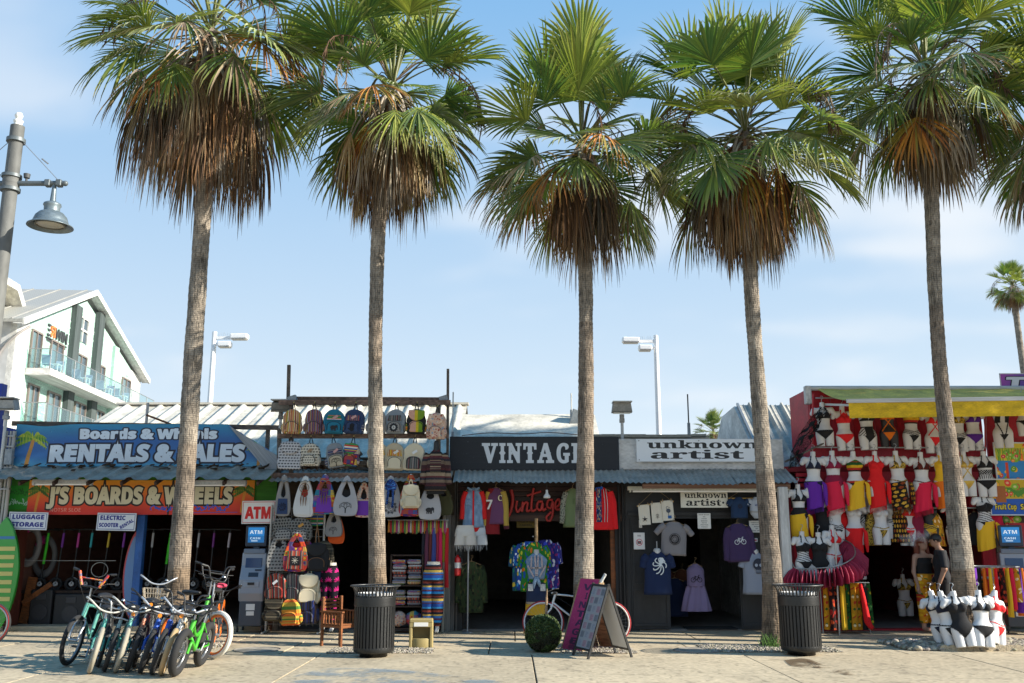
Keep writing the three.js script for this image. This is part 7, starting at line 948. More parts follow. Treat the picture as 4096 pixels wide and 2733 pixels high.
{ // sheer black lace wrap thrown over a bar
  const t = thing('lace_wrap', 'black lace wrap hung slanting off the red wall corner', 'wrap', [0, 0, 0]), N = 40, K = 12, pos = [], uv = [], idx = [], A = [[5.851, 4.078, -17.7], [5.596, 3.7, -17.65], [5.377, 3.327, -17.6], [5.21, 3.003, -17.6]], c = new THREE.CatmullRomCurve3(A.map((q) => V(...q)));
  for (let i = 0; i <= N; i++) for (let j = 0; j <= K; j++) { const u = i / N, w = (j / K - 0.5), p = c.getPoint(u), wd = 0.32 * (0.7 + 0.5 * Math.sin(u * 3 + 0.4)) + 0.05 * noise3(u * 14, j > 6 ? 1 : 0, 3); pos.push(p.x + w * wd * 0.9, p.y + w * wd * 0.35 - 0.04 * noise3(u * 20, w * 3, 2), p.z + 0.05 * Math.sin(w * 9 + u * 6)); uv.push(u * 2, j / K); }
  for (let i = 0; i < N; i++) for (let j = 0; j < K; j++) { const a = i * (K + 1) + j; idx.push(a, a + K + 1, a + 1, a + 1, a + K + 1, a + K + 2); }
  const g = new THREE.BufferGeometry(); g.setAttribute('position', new THREE.Float32BufferAttribute(pos, 3)); g.setAttribute('uv', new THREE.Float32BufferAttribute(uv, 2)); g.setIndex(idx); g.computeVertexNormals();
  mesh('lace', g, M([0.012, 0.012, 0.013], 0.9, { transparent: true, map: dataTex(256, (u, v) => { const a = fbm(u * 8, v * 6, 3, 4, 8, 6), b = noise3(u * 60, v * 60, 5, 60, 60); return [0.4, 0.4, 0.4, a > 0.53 ? 1 : b > 0.45 ? 0.75 : 0.25]; }) }), t); mesh('bar', bar([5.115, 3.092, -17.7], [5.922, 3.455, -17.9], 0.018), mt.greyTimber, t);
}
function hangCloth(parent, name, x, z, y1, len, w, mat, seed) { const g = loft([{ y: y1 - len, rx: w, rz: 0.03, x, z }, { y: y1 - len * 0.5, rx: w * 0.9, rz: 0.03, x: x + 0.01 * Math.sin(seed), z }, { y: y1, rx: w * 0.7, rz: 0.022, x, z }], 22, 0.22, seed); return mesh(name, planarUV(g, x - w, y1 - len, 0.5, 0.5), mat, parent); }
{ // curved rail of magenta fringed shawls, sarongs below
  const t = thing('curved_rail', 'curved steel rail set with magenta hangers at the shop corner', 'rail', [0, 0, 0]); const C = [[5.101, 1.251, -17.6], [5.129, 1.161, -17.5], [5.429, 1.158, -17.35], [5.811, 1.214, -17.2], [6.147, 1.363, -17.35], [6.271, 1.561, -17.7], [6.181, 1.672, -17.95]].map((q) => V(...q)); mesh('tube', new THREE.TubeGeometry(new THREE.CatmullRomCurve3(C), 60, 0.012, 8), mt.chrome, t);
  mesh('stand_pole', bar([5.888, 1.849, -17.5], [5.841, 0, -17.5], 0.016), mt.chrome, t);
  const c = new THREE.CatmullRomCurve3(C); const hm = M([0.3, 0.012, 0.05], 0.7); for (let k = 0; k < 34; k++) { const u = 0.12 + 0.86 * k / 33, p = c.getPoint(u), d = c.getTangent(u), n = V(-d.z, 0, d.x); const h = thing('shawl_hanger', 'magenta shawl on a hanger along the curved rail', 'shawl', [p.x, p.y, p.z], 0, 'shawls on the curved rail'); h.rotation.y = Math.atan2(n.x, n.z); const m = mesh('shawl', loft([{ y: -0.34, rx: 0.018, rz: 0.2 }, { y: -0.2, rx: 0.02, rz: 0.2 }, { y: -0.07, rx: 0.016, rz: 0.1 }, { y: -0.02, rx: 0.008, rz: 0.02 }], 12, 0.15, k), hm, h); m.rotation.y = (k % 5 - 2) * 0.08; }
  const s = thing('sarong_rack', 'rail of printed sarongs hanging to the ground beside the doorway', 'rack', [0, 0, 0]); mesh('rail', bar([5.656, 0.892, -17.75], [6.532, 0.892, -17.75], 0.012), mt.steel, s); for (const u of [5.631, 6.487]) mesh('upright', bar([u, 0, -17.75], [u, 0.892, -17.75], 0.014), mt.steel, s);
  ['tropic', 'darkTropic', 'darkTropic', 'yellow', 'greenTropic', 'tropic', 'tropic', 'black', 'greenTropic'].forEach((k, i) => { const q = thing('hanging_sarong', ['gold floral sarong first on the doorway rail', 'dark red floral sarong beside the gold one', 'dark red sarong with orange blooms', 'plain yellow sarong strip', 'green leaf print sarong', 'gold sarong with red blooms', 'gold and white print sarong', 'black sarong with white motif', 'black and green print sarong'][i], 'sarong', [0, 0, 0]); hangCloth(q, 'cloth', 5.708 + i * 0.098, -17.72 + 0.05 * (i % 2), 0.892, 0.82, 0.055, SC[k], i * 3 + 1); });
  const rd = thing('red_shawl', 'long bright red shawl trailing from the sarong rail', 'shawl', [0, 0, 0]); const g = limb([[6.31, 0.882, -17.6, 0.03], [6.367, 0.501, -17.6, 0.05], [6.406, 0.199, -17.6, 0.06], [6.457, 0.098, -17.55, 0.04]], 10); g.scale(1, 1, 1); mesh('cloth', g, SC.scarlet, rd);
}
{ // round clothes rack with bright scarves
  const x = 8.274, z = -16.7, t = thing('round_clothes_rack', 'round chrome clothes rack of bright scarves by the stone bed', 'rack', [x, 0, z]); const yr = 1.065;
  mesh('upper_ring', xf(new THREE.TorusGeometry(0.42, 0.013, 8, 48), 0, yr + 0.14, 0, PI / 2), mt.chrome, t); mesh('lower_ring', xf(new THREE.TorusGeometry(0.36, 0.011, 8, 48), 0, yr - 0.05, 0, PI / 2), mt.chrome, t); mesh('stem', cylz(0.018, 0.018, yr + 0.15, 0, 0, 0, 12), mt.chrome, t); mesh('spoke', [0, 1, 2, 3].map((k) => bar([0, yr - 0.05, 0], [Math.cos(k * PI / 2) * 0.36, yr - 0.05, Math.sin(k * PI / 2) * 0.36], 0.008)), mt.chrome, t); mesh('foot', [0, 1, 2, 3].map((k) => bar([0, 0.03, 0], [Math.cos(k * PI / 2 + 0.7) * 0.35, 0.015, Math.sin(k * PI / 2 + 0.7) * 0.35], 0.014)), mt.chrome, t);
  const cols = ['scarlet', 'yellow', 'orange', 'black', 'violet', 'tropic', 'crimson', 'yellow', 'darkTropic']; for (let k = 0; k < 30; k++) { const a = k / 30 * 2 * PI, q = thing('hanging_scarf', ['scarlet', 'yellow', 'orange', 'black', 'violet', 'gold print', 'crimson', 'yellow', 'dark floral'][k % 9] + ' scarf on the round chrome rack', 'scarf', [x + Math.cos(a) * 0.42, 0, z + Math.sin(a) * 0.42], -a, 'scarves on the round rack'); hangCloth(q, 'cloth', 0, 0, yr + 0.12, 0.55 + 0.3 * ((k * 7) % 5) / 5, 0.045 + 0.02 * (k % 3), SC[cols[k % 9]], k + 2); mesh('hanger', bar([0, yr + 0.14, -0.09], [0, yr + 0.14, 0.09], 0.008), mt.steel, q); }
}

// ---------- bicycles ----------
const tyreCache = {};
function wheelParts(R, w, tyre, rim, parent, z, spoke = 28, wall) {
  const k = R + '_' + w + '_' + !!wall; const T = (tyreCache[k] ||= { tyre: xf(new THREE.TorusGeometry(R - w, w, 12, 48), 0, 0, 0, 0, PI / 2), rim: xf(new THREE.TorusGeometry(R - 2 * w - (wall ? 0.01 : 0.004), wall ? 0.02 : 0.013, 8, 48).scale(1, 1, 1.2), 0, 0, 0, 0, PI / 2), wall: mg([-1, 1].map((s) => xf(new THREE.TorusGeometry(R - w * 1.25, w * 0.55, 8, 48), s * w * 0.62, 0, 0, 0, PI / 2))), spokes: mg([...Array(spoke)].map((_, i) => { const a = i / spoke * 2 * PI; return bar([(i % 2 ? 1 : -1) * 0.025, Math.sin(a + 0.25) * 0.02, Math.cos(a + 0.25) * 0.02], [0, Math.sin(a) * (R - 2 * w), Math.cos(a) * (R - 2 * w)], 0.0016, 0.0016, 3); })), hub: xf(new THREE.CylinderGeometry(0.02, 0.02, 0.1, 12), 0, 0, 0, 0, 0, PI / 2) });
  const tr = mesh('wheel', T.rim, rim, parent); tr.position.set(0, R, z); mesh('tyre', T.tyre, tyre, tr); if (wall) mesh('side_wall', T.wall, wall, tr); mesh('spokes', T.spokes, mt.steel, tr); mesh('hub', T.hub, mt.chrome, tr); return tr;
}
const paint = (c) => M(c, 0.5, { clearcoat: 0.2, clearcoatRoughness: 0.3, map: grime });
// origin under the front wheel, forward +z
function bicycle(label, x, z, o) {
  const R = o.R || 0.3, w = o.w || 0.026, t = thing('bicycle', label, 'bicycle', [x, 0.004, z]); t.rotation.order = 'YXZ'; t.rotation.set(0, o.yaw * DEG, -(o.lean ?? 14) * DEG); const F = o.frame, WB = o.wb || 1.0, tyre = o.tyre || mt.rubber, rim = o.rim || mt.chrome;
  const fy = R + 0.34 + (o.tall || 0), hz = -0.2, bb = [0, R * 0.9, -WB * 0.58], st = [0, R + 0.3 + (o.tall || 0) * 0.6, -WB * 0.68], hd = [0, fy, hz], hl = [0, fy - 0.13, hz + 0.04], rr = [0, R, -WB], ft = o.fat || 0.019;
  mesh('frame', [bar(hl, bb, ft, ft, 10), path(o.step ? [hd, [0, fy - 0.16, hz - 0.2], [0, R + 0.16, -WB * 0.5], [st[0], st[1] - 0.1, st[2] + 0.02]] : [hd, [0, fy - 0.02, -0.42], [0, st[1] + 0.03, st[2] + 0.12], st], ft * 0.9, 20, 8), bar(bb, st, ft, ft, 10), bar([0, fy - 0.16, hz + 0.05], [0, fy + 0.03, hz - 0.01], ft * 1.25, ft * 1.25, 12)].concat([-1, 1].flatMap((s) => [bar([s * 0.02, bb[1], bb[2]], [s * 0.055, R, -WB], 0.011), bar([s * 0.02, st[1] - 0.03, st[2]], [s * 0.055, R, -WB], 0.01)])), F, t);
  mesh('fork', [-1, 1].map((s) => path([[s * 0.025, fy - 0.16, hz + 0.05], [s * (w + 0.03), fy - 0.22, hz + 0.07], [s * (w + 0.032), R + 0.12, -0.05], [s * (w + 0.03), R, 0]], o.forkR || 0.014, 14, 8)).concat(box(0.1, 0.03, 0.04, 0, fy - 0.18, hz + 0.06)), o.fork || F, t);
  const fw = wheelParts(R, w, tyre, rim, t, 0, 28, o.wall); wheelParts(R, w, o.tyre2 || tyre, rim, t, -WB, 28, o.wall);
  if (o.fender) mesh('mudguard', [xf(new THREE.TorusGeometry(R + 0.02, 0.022, 6, 24, 2.2), 0, R, 0, 0, -PI / 2), xf(new THREE.TorusGeometry(R + 0.02, 0.022, 6, 24, 2.4), 0, R, -WB, 0, -PI / 2)], o.fender, t);
  const hb = o.bar || 'cruiser', by = fy + (o.rise ?? 0.12), bm = o.barMat || mt.chrome, bw = 0.3;
  mesh('stem', [bar([0, fy, hz], [0, by - 0.02, hz - 0.01], 0.013), bar([0, by - 0.02, hz - 0.01], [0, by, hz + 0.05], 0.014)], mt.chrome, t);
  const pts = hb === 'flat' ? [[-bw, by, hz - 0.02], [-0.1, by, hz + 0.05], [0.1, by, hz + 0.05], [bw, by, hz - 0.02]] : hb === 'bmx' ? [[-bw, by + 0.2, hz], [-0.2, by + 0.18, hz + 0.03], [-0.12, by, hz + 0.05], [0, by, hz + 0.05], [0.12, by, hz + 0.05], [0.2, by + 0.18, hz + 0.03], [bw, by + 0.2, hz]] : [[-0.28, by + 0.1, hz - 0.28], [-0.3, by + 0.12, hz - 0.14], [-0.24, by + 0.1, hz], [-0.08, by + 0.01, hz + 0.05], [0.08, by + 0.01, hz + 0.05], [0.24, by + 0.1, hz], [0.3, by + 0.12, hz - 0.14], [0.28, by + 0.1, hz - 0.28]];
  const h = mesh('handlebar', path(pts, 0.0125, 40, 8), bm, t), P = pts.map((p) => V(...p)), n = P.length - 1; for (const [a, b] of [[0, 1], [n, n - 1]]) mesh('grip', bar(P[a], P[a].clone().lerp(P[b], 0.7), 0.019, 0.019, 8), o.grip || mt.black, h);
  if (hb === 'bmx') mesh('cross_bar', bar([-0.16, by + 0.1, hz + 0.04], [0.16, by + 0.1, hz + 0.04], 0.01), o.wrap || bm, h); if (o.wrap) mesh('bar_wrap', [bar(P[1], P[2], 0.02), bar(P[n - 1], P[n - 2], 0.02)], o.wrap, h);
  mesh('bell', xf(new THREE.SphereGeometry(0.03, 14, 8, 0, 7, 0, PI / 2), 0.12, by + 0.06, hz + 0.03), mt.chrome, h); mesh('brake_lever', [-1, 1].map((s) => bar([s * 0.2, by + 0.06, hz + 0.03], [s * 0.29, by + 0.07, hz - 0.05], 0.006)), mt.black, h);
  mesh('cable', [path([[0.2, by + 0.06, hz + 0.02], [0.12, by - 0.02, hz + 0.14], [0.03, fy - 0.1, hz + 0.1], [0.02, R + 0.2, -0.02]], 0.004, 20, 4), path([[-0.2, by + 0.06, hz + 0.02], [-0.1, by, hz + 0.15], [0, fy - 0.06, hz - 0.05], [0, R + 0.2, -WB * 0.5]], 0.004, 20, 4)], mt.black, t);
  const sy = st[1] + 0.16 + (o.seat || 0); mesh('seat_post', bar(st, [0, sy, st[2] - 0.03], 0.013), mt.chrome, t); mesh('saddle', xf(loft([{ y: -0.15, rx: 0.03, rz: 0.02 }, { y: -0.06, rx: 0.045, rz: 0.028 }, { y: 0.05, rx: 0.1, rz: 0.04 }, { y: 0.13, rx: 0.1, rz: 0.04 }, { y: 0.16, rx: 0.06, rz: 0.03 }], 20), 0, sy + 0.02, st[2] - 0.03, -PI / 2), o.saddle || mt.black, t);
  mesh('chainset', [xf(new THREE.TorusGeometry(0.085, 0.008, 6, 28), -0.05, bb[1], bb[2], 0, PI / 2), bar([-0.07, bb[1], bb[2]], [0.07, bb[1], bb[2]], 0.02), bar([-0.08, bb[1], bb[2]], [-0.08, bb[1] - 0.12, bb[2] + 0.1], 0.011), bar([0.08, bb[1], bb[2]], [0.08, bb[1] + 0.12, bb[2] - 0.1], 0.011)], mt.steel, t); for (const s of [-1, 1]) mesh('pedal', rbox(0.09, 0.02, 0.07, 0.006, s * 0.13, bb[1] + s * 0.12, bb[2] - s * 0.1), mt.black, t); mesh('chain', [bar([-0.05, bb[1] + 0.085, bb[2]], [-0.05, R + 0.035, -WB], 0.005, 0.005, 4), bar([-0.05, bb[1] - 0.085, bb[2]], [-0.05, R - 0.035, -WB], 0.005, 0.005, 4)], mt.steel, t);
  if (o.reflector) mesh('reflector', xf(new THREE.CylinderGeometry(0.025, 0.025, 0.012, 12), 0, by - 0.03, hz + 0.09, PI / 2), M([0.8, 0.25, 0.02], 0.3), t);
  if (o.basket) { const bs = [], cz = hz + 0.18, cy = by - 0.08; for (let k = 0; k < 4; k++) { const q = k / 3, a = mix(0.15, 0.19, q), b = mix(0.11, 0.14, q), y = cy - 0.2 + 0.22 * q; bs.push(bar([-a, y, cz - b], [a, y, cz - b], 0.004), bar([a, y, cz - b], [a, y, cz + b], 0.004), bar([a, y, cz + b], [-a, y, cz + b], 0.004), bar([-a, y, cz + b], [-a, y, cz - b], 0.004)); } for (let k = 0; k <= 9; k++) { const q = k / 9 * 2 - 1; for (const s of [-1, 1]) bs.push(bar([q * 0.15, cy - 0.2, cz + s * 0.11], [q * 0.19, cy + 0.02, cz + s * 0.14], 0.003, 0.003, 4)); if (k % 2) for (const s of [-1, 1]) bs.push(bar([s * 0.15, cy - 0.2, cz + q * 0.11], [s * 0.19, cy + 0.02, cz + q * 0.14], 0.003, 0.003, 4)); } mesh('basket', bs, M([0.42, 0.36, 0.28], 0.5, { metalness: 0.4 }), t); }
  return t;
}
const teal = paint([0.03, 0.28, 0.25]), mintP = paint([0.12, 0.42, 0.36]), blueP = paint([0.008, 0.1, 0.6]), greenP = paint([0.06, 0.5, 0.02]), silverP = M([0.55, 0.56, 0.58], 0.35, { metalness: 0.5 }), blackP = paint([0.012, 0.012, 0.014]), whiteT = M([0.46, 0.42, 0.33], 0.9, { map: grime }), tanT = M([0.36, 0.25, 0.13], 0.9), redP = paint([0.4, 0.01, 0.012]), orangeRim = M([0.75, 0.16, 0.01], 0.4), whiteWall = M([0.66, 0.64, 0.58], 0.8), rainbow = M([1, 1, 1], 0.5, { map: FB.patch2.map }), copper = M([0.4, 0.16, 0.1], 0.35, { metalness: 0.4 });
bicycle('mint mountain bike with rainbow wrapped bars at the end of the row', -5.937, -13.164, { yaw: 2, lean: 9, R: 0.33, w: 0.03, frame: mintP, fat: 0.024, tall: 0.1, rise: 0.26, bar: 'bmx', barMat: blackP, wrap: rainbow, grip: mt.black, fork: silverP, rim: mt.steel });
bicycle('teal bike with white knobbly tyres beside the mint one', -5.308, -12.395, { yaw: 23, lean: 13, R: 0.285, w: 0.03, frame: teal, fender: null, tyre: whiteT, bar: 'cruiser', barMat: M([0.5, 0.48, 0.43], 0.4), fork: teal, wb: 0.95 });
bicycle('pale teal bike with dark knobbly tyres', -5.187, -12.558, { yaw: 21, lean: 14, R: 0.275, w: 0.03, frame: M([0.3, 0.42, 0.44], 0.4), tyre: mt.rubber, bar: 'bmx', fork: teal, wb: 0.93, rise: 0.04 });
bicycle('teal bike with white tyres and silver cruiser bars', -5.009, -12.476, { yaw: 22, lean: 13, R: 0.285, w: 0.03, frame: mintP, tyre: whiteT, barMat: M([0.5, 0.48, 0.43], 0.4), fork: teal, wb: 0.93, reflector: true });
bicycle('dark bike with black knobbly tyres and copper frame', -4.899, -12.558, { yaw: 20, lean: 15, R: 0.28, w: 0.034, frame: copper, bar: 'flat', barMat: blackP, fork: blackP, wb: 0.92 });
bicycle('bright blue bike with black tyres and yellow reflector', -4.665, -12.395, { yaw: 17, lean: 15, R: 0.28, w: 0.034, frame: blueP, fat: 0.026, forkR: 0.019, barMat: silverP, wb: 0.92, reflector: true });
bicycle('blue bike with white fork crown next to the tan tyred one', -4.473, -12.276, { yaw: 15, lean: 14, R: 0.285, w: 0.032, frame: blueP, fat: 0.024, fork: M([0.6, 0.6, 0.6], 0.4), bar: 'flat', barMat: blackP, wb: 0.92 });
bicycle('silver bike with smooth tan tyres', -4.331, -12.197, { yaw: 13, lean: 15, R: 0.29, w: 0.033, frame: silverP, tyre: tanT, barMat: silverP, wb: 0.94, reflector: true });
bicycle('dark grey bike wedged between the white tyred ones', -5.473, -13.029, { yaw: 26, lean: 10, R: 0.28, w: 0.026, frame: M([0.1, 0.11, 0.12], 0.5), bar: 'flat', barMat: blackP, tall: 0.06, wb: 0.95 });
bicycle('maroon bike wedged behind the bright blue one', -4.973, -12.985, { yaw: 19, lean: 11, R: 0.29, w: 0.026, frame: paint([0.14, 0.015, 0.03]), barMat: blackP, tall: 0.08, wb: 0.95, reflector: true });
bicycle('cream step through bike wedged beside the tan tyred one', -4.543, -13.029, { yaw: 10, lean: 9, R: 0.29, w: 0.026, frame: M([0.5, 0.46, 0.36], 0.5), bar: 'bmx', barMat: blackP, step: true, wb: 0.95 });
bicycle('lime green fat tyred bike at the front of the row', -4.137, -12.12, { yaw: 1, lean: 12, R: 0.29, w: 0.05, frame: greenP, fat: 0.026, forkR: 0.019, bar: 'bmx', barMat: blackP, wb: 0.98, step: true });
bicycle('lime green bike with black high bars behind the fat tyred one', -4.71, -14.635, { yaw: 8, lean: 8, R: 0.31, w: 0.03, frame: greenP, fat: 0.026, bar: 'bmx', barMat: blackP, tall: 0.14, rise: 0.3, wb: 1.0 });
bicycle('black cruiser with orange rims and white wall tyres', -4.224, -13.885, { yaw: 58, lean: 8, R: 0.33, w: 0.03, frame: blackP, rim: orangeRim, tyre: whiteWall, wall: whiteWall, bar: 'bmx', barMat: blackP, tall: 0.14, rise: 0.26, wb: 0.9 });
bicycle('black cruiser with pink saddle and orange rims by the cash machine', -5.068, -16.93, { yaw: 192, lean: -4, R: 0.33, w: 0.026, frame: blackP, rim: orangeRim, wall: orangeRim, saddle: M([0.6, 0.06, 0.12], 0.5), barMat: blackP, seat: 0.1, wb: -0.6 < 0 ? 1.0 : 1 });
bicycle('cruiser with wire basket and silver bars behind the leaning row', -5.638, -15.223, { yaw: 14, lean: 4, R: 0.32, w: 0.03, frame: blackP, barMat: silverP, tall: 0.14, rise: 0.16, basket: true, wb: 1.0 });
bicycle('red bike with silver wheel partly beyond the shop corner', -8.379, -15.729, { yaw: 86, lean: 3, R: 0.33, w: 0.022, frame: redP, wall: redP, wb: 1.05 });
bicycle('white single speed bike with red tyres chained to the palm', 0.506, -15.862, { yaw: -92, lean: -2, R: 0.34, w: 0.014, frame: M([0.72, 0.72, 0.72], 0.35), tyre: M([0.32, 0.02, 0.025], 0.8), rim: M([0.7, 0.7, 0.7], 0.4), bar: 'flat', barMat: M([0.6, 0.6, 0.6], 0.3), tall: 0.1, wb: 1.08, rise: 0.02, fat: 0.015 });
// kick scooters stood in a row inside the cycle hire
for (let i = 0; i < 13; i++) {
  const x = -9.268 + i * 0.3, l = ['green', 'violet', 'pink', 'teal', 'yellow', 'purple', 'magenta', 'white', 'bright green', 'aqua', 'silver', 'plum', 'pale'][i], t = thing('kick_scooter', l + ' wrapped electric scooter in the row inside the rental shop', 'scooter', [x, 0.72, -19.05 - 0.03 * (i % 3)], 0, 'scooters inside the rental shop'); t.rotation.z = -0.07 + 0.01 * (i % 4);
  const C = [[0.05, 0.6, 0.02], [0.2, 0.03, 0.35], [0.5, 0.05, 0.3], [0.02, 0.35, 0.4], [0.55, 0.4, 0.03], [0.25, 0.04, 0.4], [0.5, 0.06, 0.45], [0.5, 0.5, 0.5], [0.05, 0.6, 0.02], [0.03, 0.4, 0.42], [0.4, 0.4, 0.42], [0.2, 0.03, 0.25], [0.5, 0.45, 0.5]][i];
  mesh('stem', bar([0, 0.1, 0], [0, 1.15, 0], 0.018), mt.black, t); mesh('grip_sleeve', bar([0, 0.8, 0], [0, 1.08, 0], 0.024), M(C, 0.5), t); if (i % 8 === 0) mesh('stem_cover', bar([0, 0.48, 0], [0, 0.86, 0], 0.028), M([0.06, 0.65, 0.02], 0.5), t); mesh('wheel', [xf(new THREE.TorusGeometry(0.1, 0.03, 8, 28), 0, 0.1, 0.03, 0, 0.4)], mt.rubber, t); mesh('hub', xf(new THREE.CylinderGeometry(0.045, 0.045, 0.04, 14), 0, 0.1, 0.03, PI / 2, 0.4), mt.steel, t); mesh('deck', rbox(0.14, 0.06, 0.5, 0.01, 0, 0.1, -0.32), mt.black, t); mesh('handlebar', bar([-0.2, 1.15, 0], [0.2, 1.15, 0], 0.014), mt.black, t); mesh('fork', bar([0, 0.1, 0.03], [0, 0.3, 0.0], 0.026), mt.black, t);
}
{ // shelf, ramp, speakers, tyres and coiled cable
  const s = thing('scooter_shelf', 'dark timber shelf carrying the row of scooters', 'shelf', [-8.309, 0, -19.15]); mesh('board', box(4.1, 0.05, 0.7, 0, 0.68, 0), mt.darkTimber, s); for (const k of [-1.9, -0.6, 0.7, 1.9]) mesh('leg', box(0.06, 0.66, 0.6, k, 0.33, 0), mt.darkTimber, s);
  const r = thing('timber_prop', 'orange timber prop and brace leaning inside the rental shop', 'timber', [0, 0, 0]); mesh('plank', beam([-9.36, 0.1, -18.75], [-9.26, 0.958, -18.75], 0.17, 0.05), mt.orangeWood, r); mesh('brace', beam([-9.373, 0.474, -18.68], [-8.86, 0.838, -18.68], 0.09, 0.05), mt.orangeWood, r);
  for (const [x, h, l] of [[-9.035, 0.66, 'tall black loudspeaker under the scooter shelf'], [-8.453, 0.58, 'wide black speaker cabinet under the scooter shelf']]) { const t = thing('loudspeaker', l, 'loudspeaker', [x, 0.07, -18.85]); mesh('cabinet', rbox(h > 0.6 ? 0.42 : 0.66, h, 0.35, 0.03, 0, h / 2, 0), M([0.02, 0.02, 0.022], 0.6), t); mesh('grille', xf(new THREE.CylinderGeometry(0.15, 0.15, 0.02, 28), 0, h * 0.36, 0.18, PI / 2), M([0.03, 0.03, 0.035], 0.5), t); mesh('horn', rbox(0.2, 0.12, 0.02, 0.02, 0, h * 0.8, 0.18), M([0.035, 0.035, 0.04], 0.5), t); }
  for (const [x, y, z, l, c] of [[-9.434, 1.559, -18.8, 'grey tyre with pink band hanging by the luggage sign', [0.2, 0.19, 0.18]], [-9.299, 1.338, -19.2, 'dark grey tyre hanging behind the scooters', [0.12, 0.12, 0.12]]]) { const t = thing('spare_inner_tube', l, 'tyre', [x, y, z]); mesh('ring', new THREE.TorusGeometry(0.25, 0.06, 10, 40).scale(0.8, 1.35, 1), M(c, 0.8), t); mesh('band', xf(new THREE.TorusGeometry(0.25, 0.063, 10, 16, 0.9), 0, 0, 0, 0, 0, 1.6).scale(0.8, 1.35, 1), M([0.5, 0.03, 0.2], 0.6), t); }
  const c = thing('coiled_cable', 'pale coiled lock cable hanging below the scooters', 'cable', [-7.97, 1.099, -18.7]); mesh('loop', [new THREE.TorusGeometry(0.16, 0.008, 6, 32).scale(1, 0.85, 1), bar([-1.9, 0.17, 0], [0.3, 0.17, 0], 0.006)], M([0.35, 0.35, 0.32], 0.5), c);
  const sb = thing('surfboard_price_board', 'green surfboard painted with yellow rental price rows', 'surfboard', [-9.431, 0, -17.9]); const S = new THREE.Shape(); S.moveTo(0, 0); S.bezierCurveTo(0.24, 0.25, 0.33, 0.8, 0.31, 1.15); S.bezierCurveTo(0.28, 1.6, 0.12, 1.95, 0, 2.06); S.bezierCurveTo(-0.12, 1.95, -0.28, 1.6, -0.31, 1.15); S.bezierCurveTo(-0.33, 0.8, -0.24, 0.25, 0, 0); mesh('board', extr(S, 0.04, 0.015, 3), M([0.02, 0.3, 0.03], 0.35, { clearcoat: 0.5 }), sb); for (let k = 0; k < 7; k++) mesh('price_row', box(0.34, 0.075, 0.006, 0.06, 1.5 - k * 0.15, 0.06), M([0.6, 0.52, 0.16], 0.6), sb); mesh('heading', box(0.3, 0.05, 0.006, 0.05, 1.7, 0.06), M([0.05, 0.2, 0.4], 0.6), sb);
  const bb = thing('upright_surfboard', 'white surfboard with red edge beside the blue post', 'surfboard', [-7.319, 0.2, -18.72]); mesh('board', extr(S, 0.04, 0.015, 3).scale(0.55, 0.78, 1), M([0.5, 0.06, 0.07], 0.4), bb); mesh('face', extr(S, 0.004, 0.004, 2).scale(0.45, 0.72, 1).translate(0, 0.05, 0.06), M([0.12, 0.25, 0.5], 0.4), bb);
}

// ---------- litter bins ----------
function bin(label, x, z, seed) {
  const t = thing('litter_bin', label, 'litter bin', [x, 0.004, z]), m = M([0.016, 0.017, 0.018], 0.42, { map: grime, bumpMap: fineBump, bumpScale: 0.002 }), R = 0.29, r = rngOf(seed);
  mesh('base', lathe([[0, 0], [0.2, 0], [0.2, 0.05], [0.27, 0.055], [0.29, 0.075], [0.295, 0.13], [0.28, 0.135]], 40), m, t); mesh('band', lathe([[R - 0.012, 0.7], [R + 0.008, 0.7], [R + 0.01, 0.705], [R + 0.01, 0.83], [R + 0.008, 0.835], [R - 0.012, 0.835]], 48), m, t); mesh('liner', lathe([[0, 0.1], [R - 0.05, 0.1], [R - 0.045, 0.86], [R - 0.055, 0.86], [R - 0.06, 0.12]], 36), M([0.012, 0.012, 0.013], 0.7), t); mesh('liner_bag', lathe([[R - 0.05, 0.8], [R - 0.04, 0.885], [R - 0.02, 0.89], [R - 0.025, 0.85]], 40), M([0.5, 0.5, 0.5], 0.5), t);
  const n = 36, slat = new THREE.BoxGeometry(0.034, 0.6, 0.009), flare = path([[0, 0.83, 0], [0, 0.9, 0.008], [0, 0.955, 0.03], [0, 0.985, 0.065]], 0.0085, 10, 6).scale(1.5, 1, 1);
  for (let k = 0; k < n; k++) { const a = k / n * 2 * PI; const s = mesh('slat', slat, m, t); s.position.set(Math.sin(a) * R, 0.41, Math.cos(a) * R); s.rotation.y = a; const f = mesh('flared_slat', flare, m, t); f.position.set(Math.sin(a) * R, 0, Math.cos(a) * R); f.rotation.y = a; }
  mesh('rim', xf(new THREE.TorusGeometry(R + 0.068, 0.011, 8, 56), 0, 0.988, 0, PI / 2), M([0.05, 0.052, 0.054], 0.4, { metalness: 0.3 }), t);
}
bin('black slatted litter bin in front of the bag shop palm', -2.002, -14.25, 1);
bin('black slatted litter bin with a spill running from its base', 4.252, -14.467, 2);
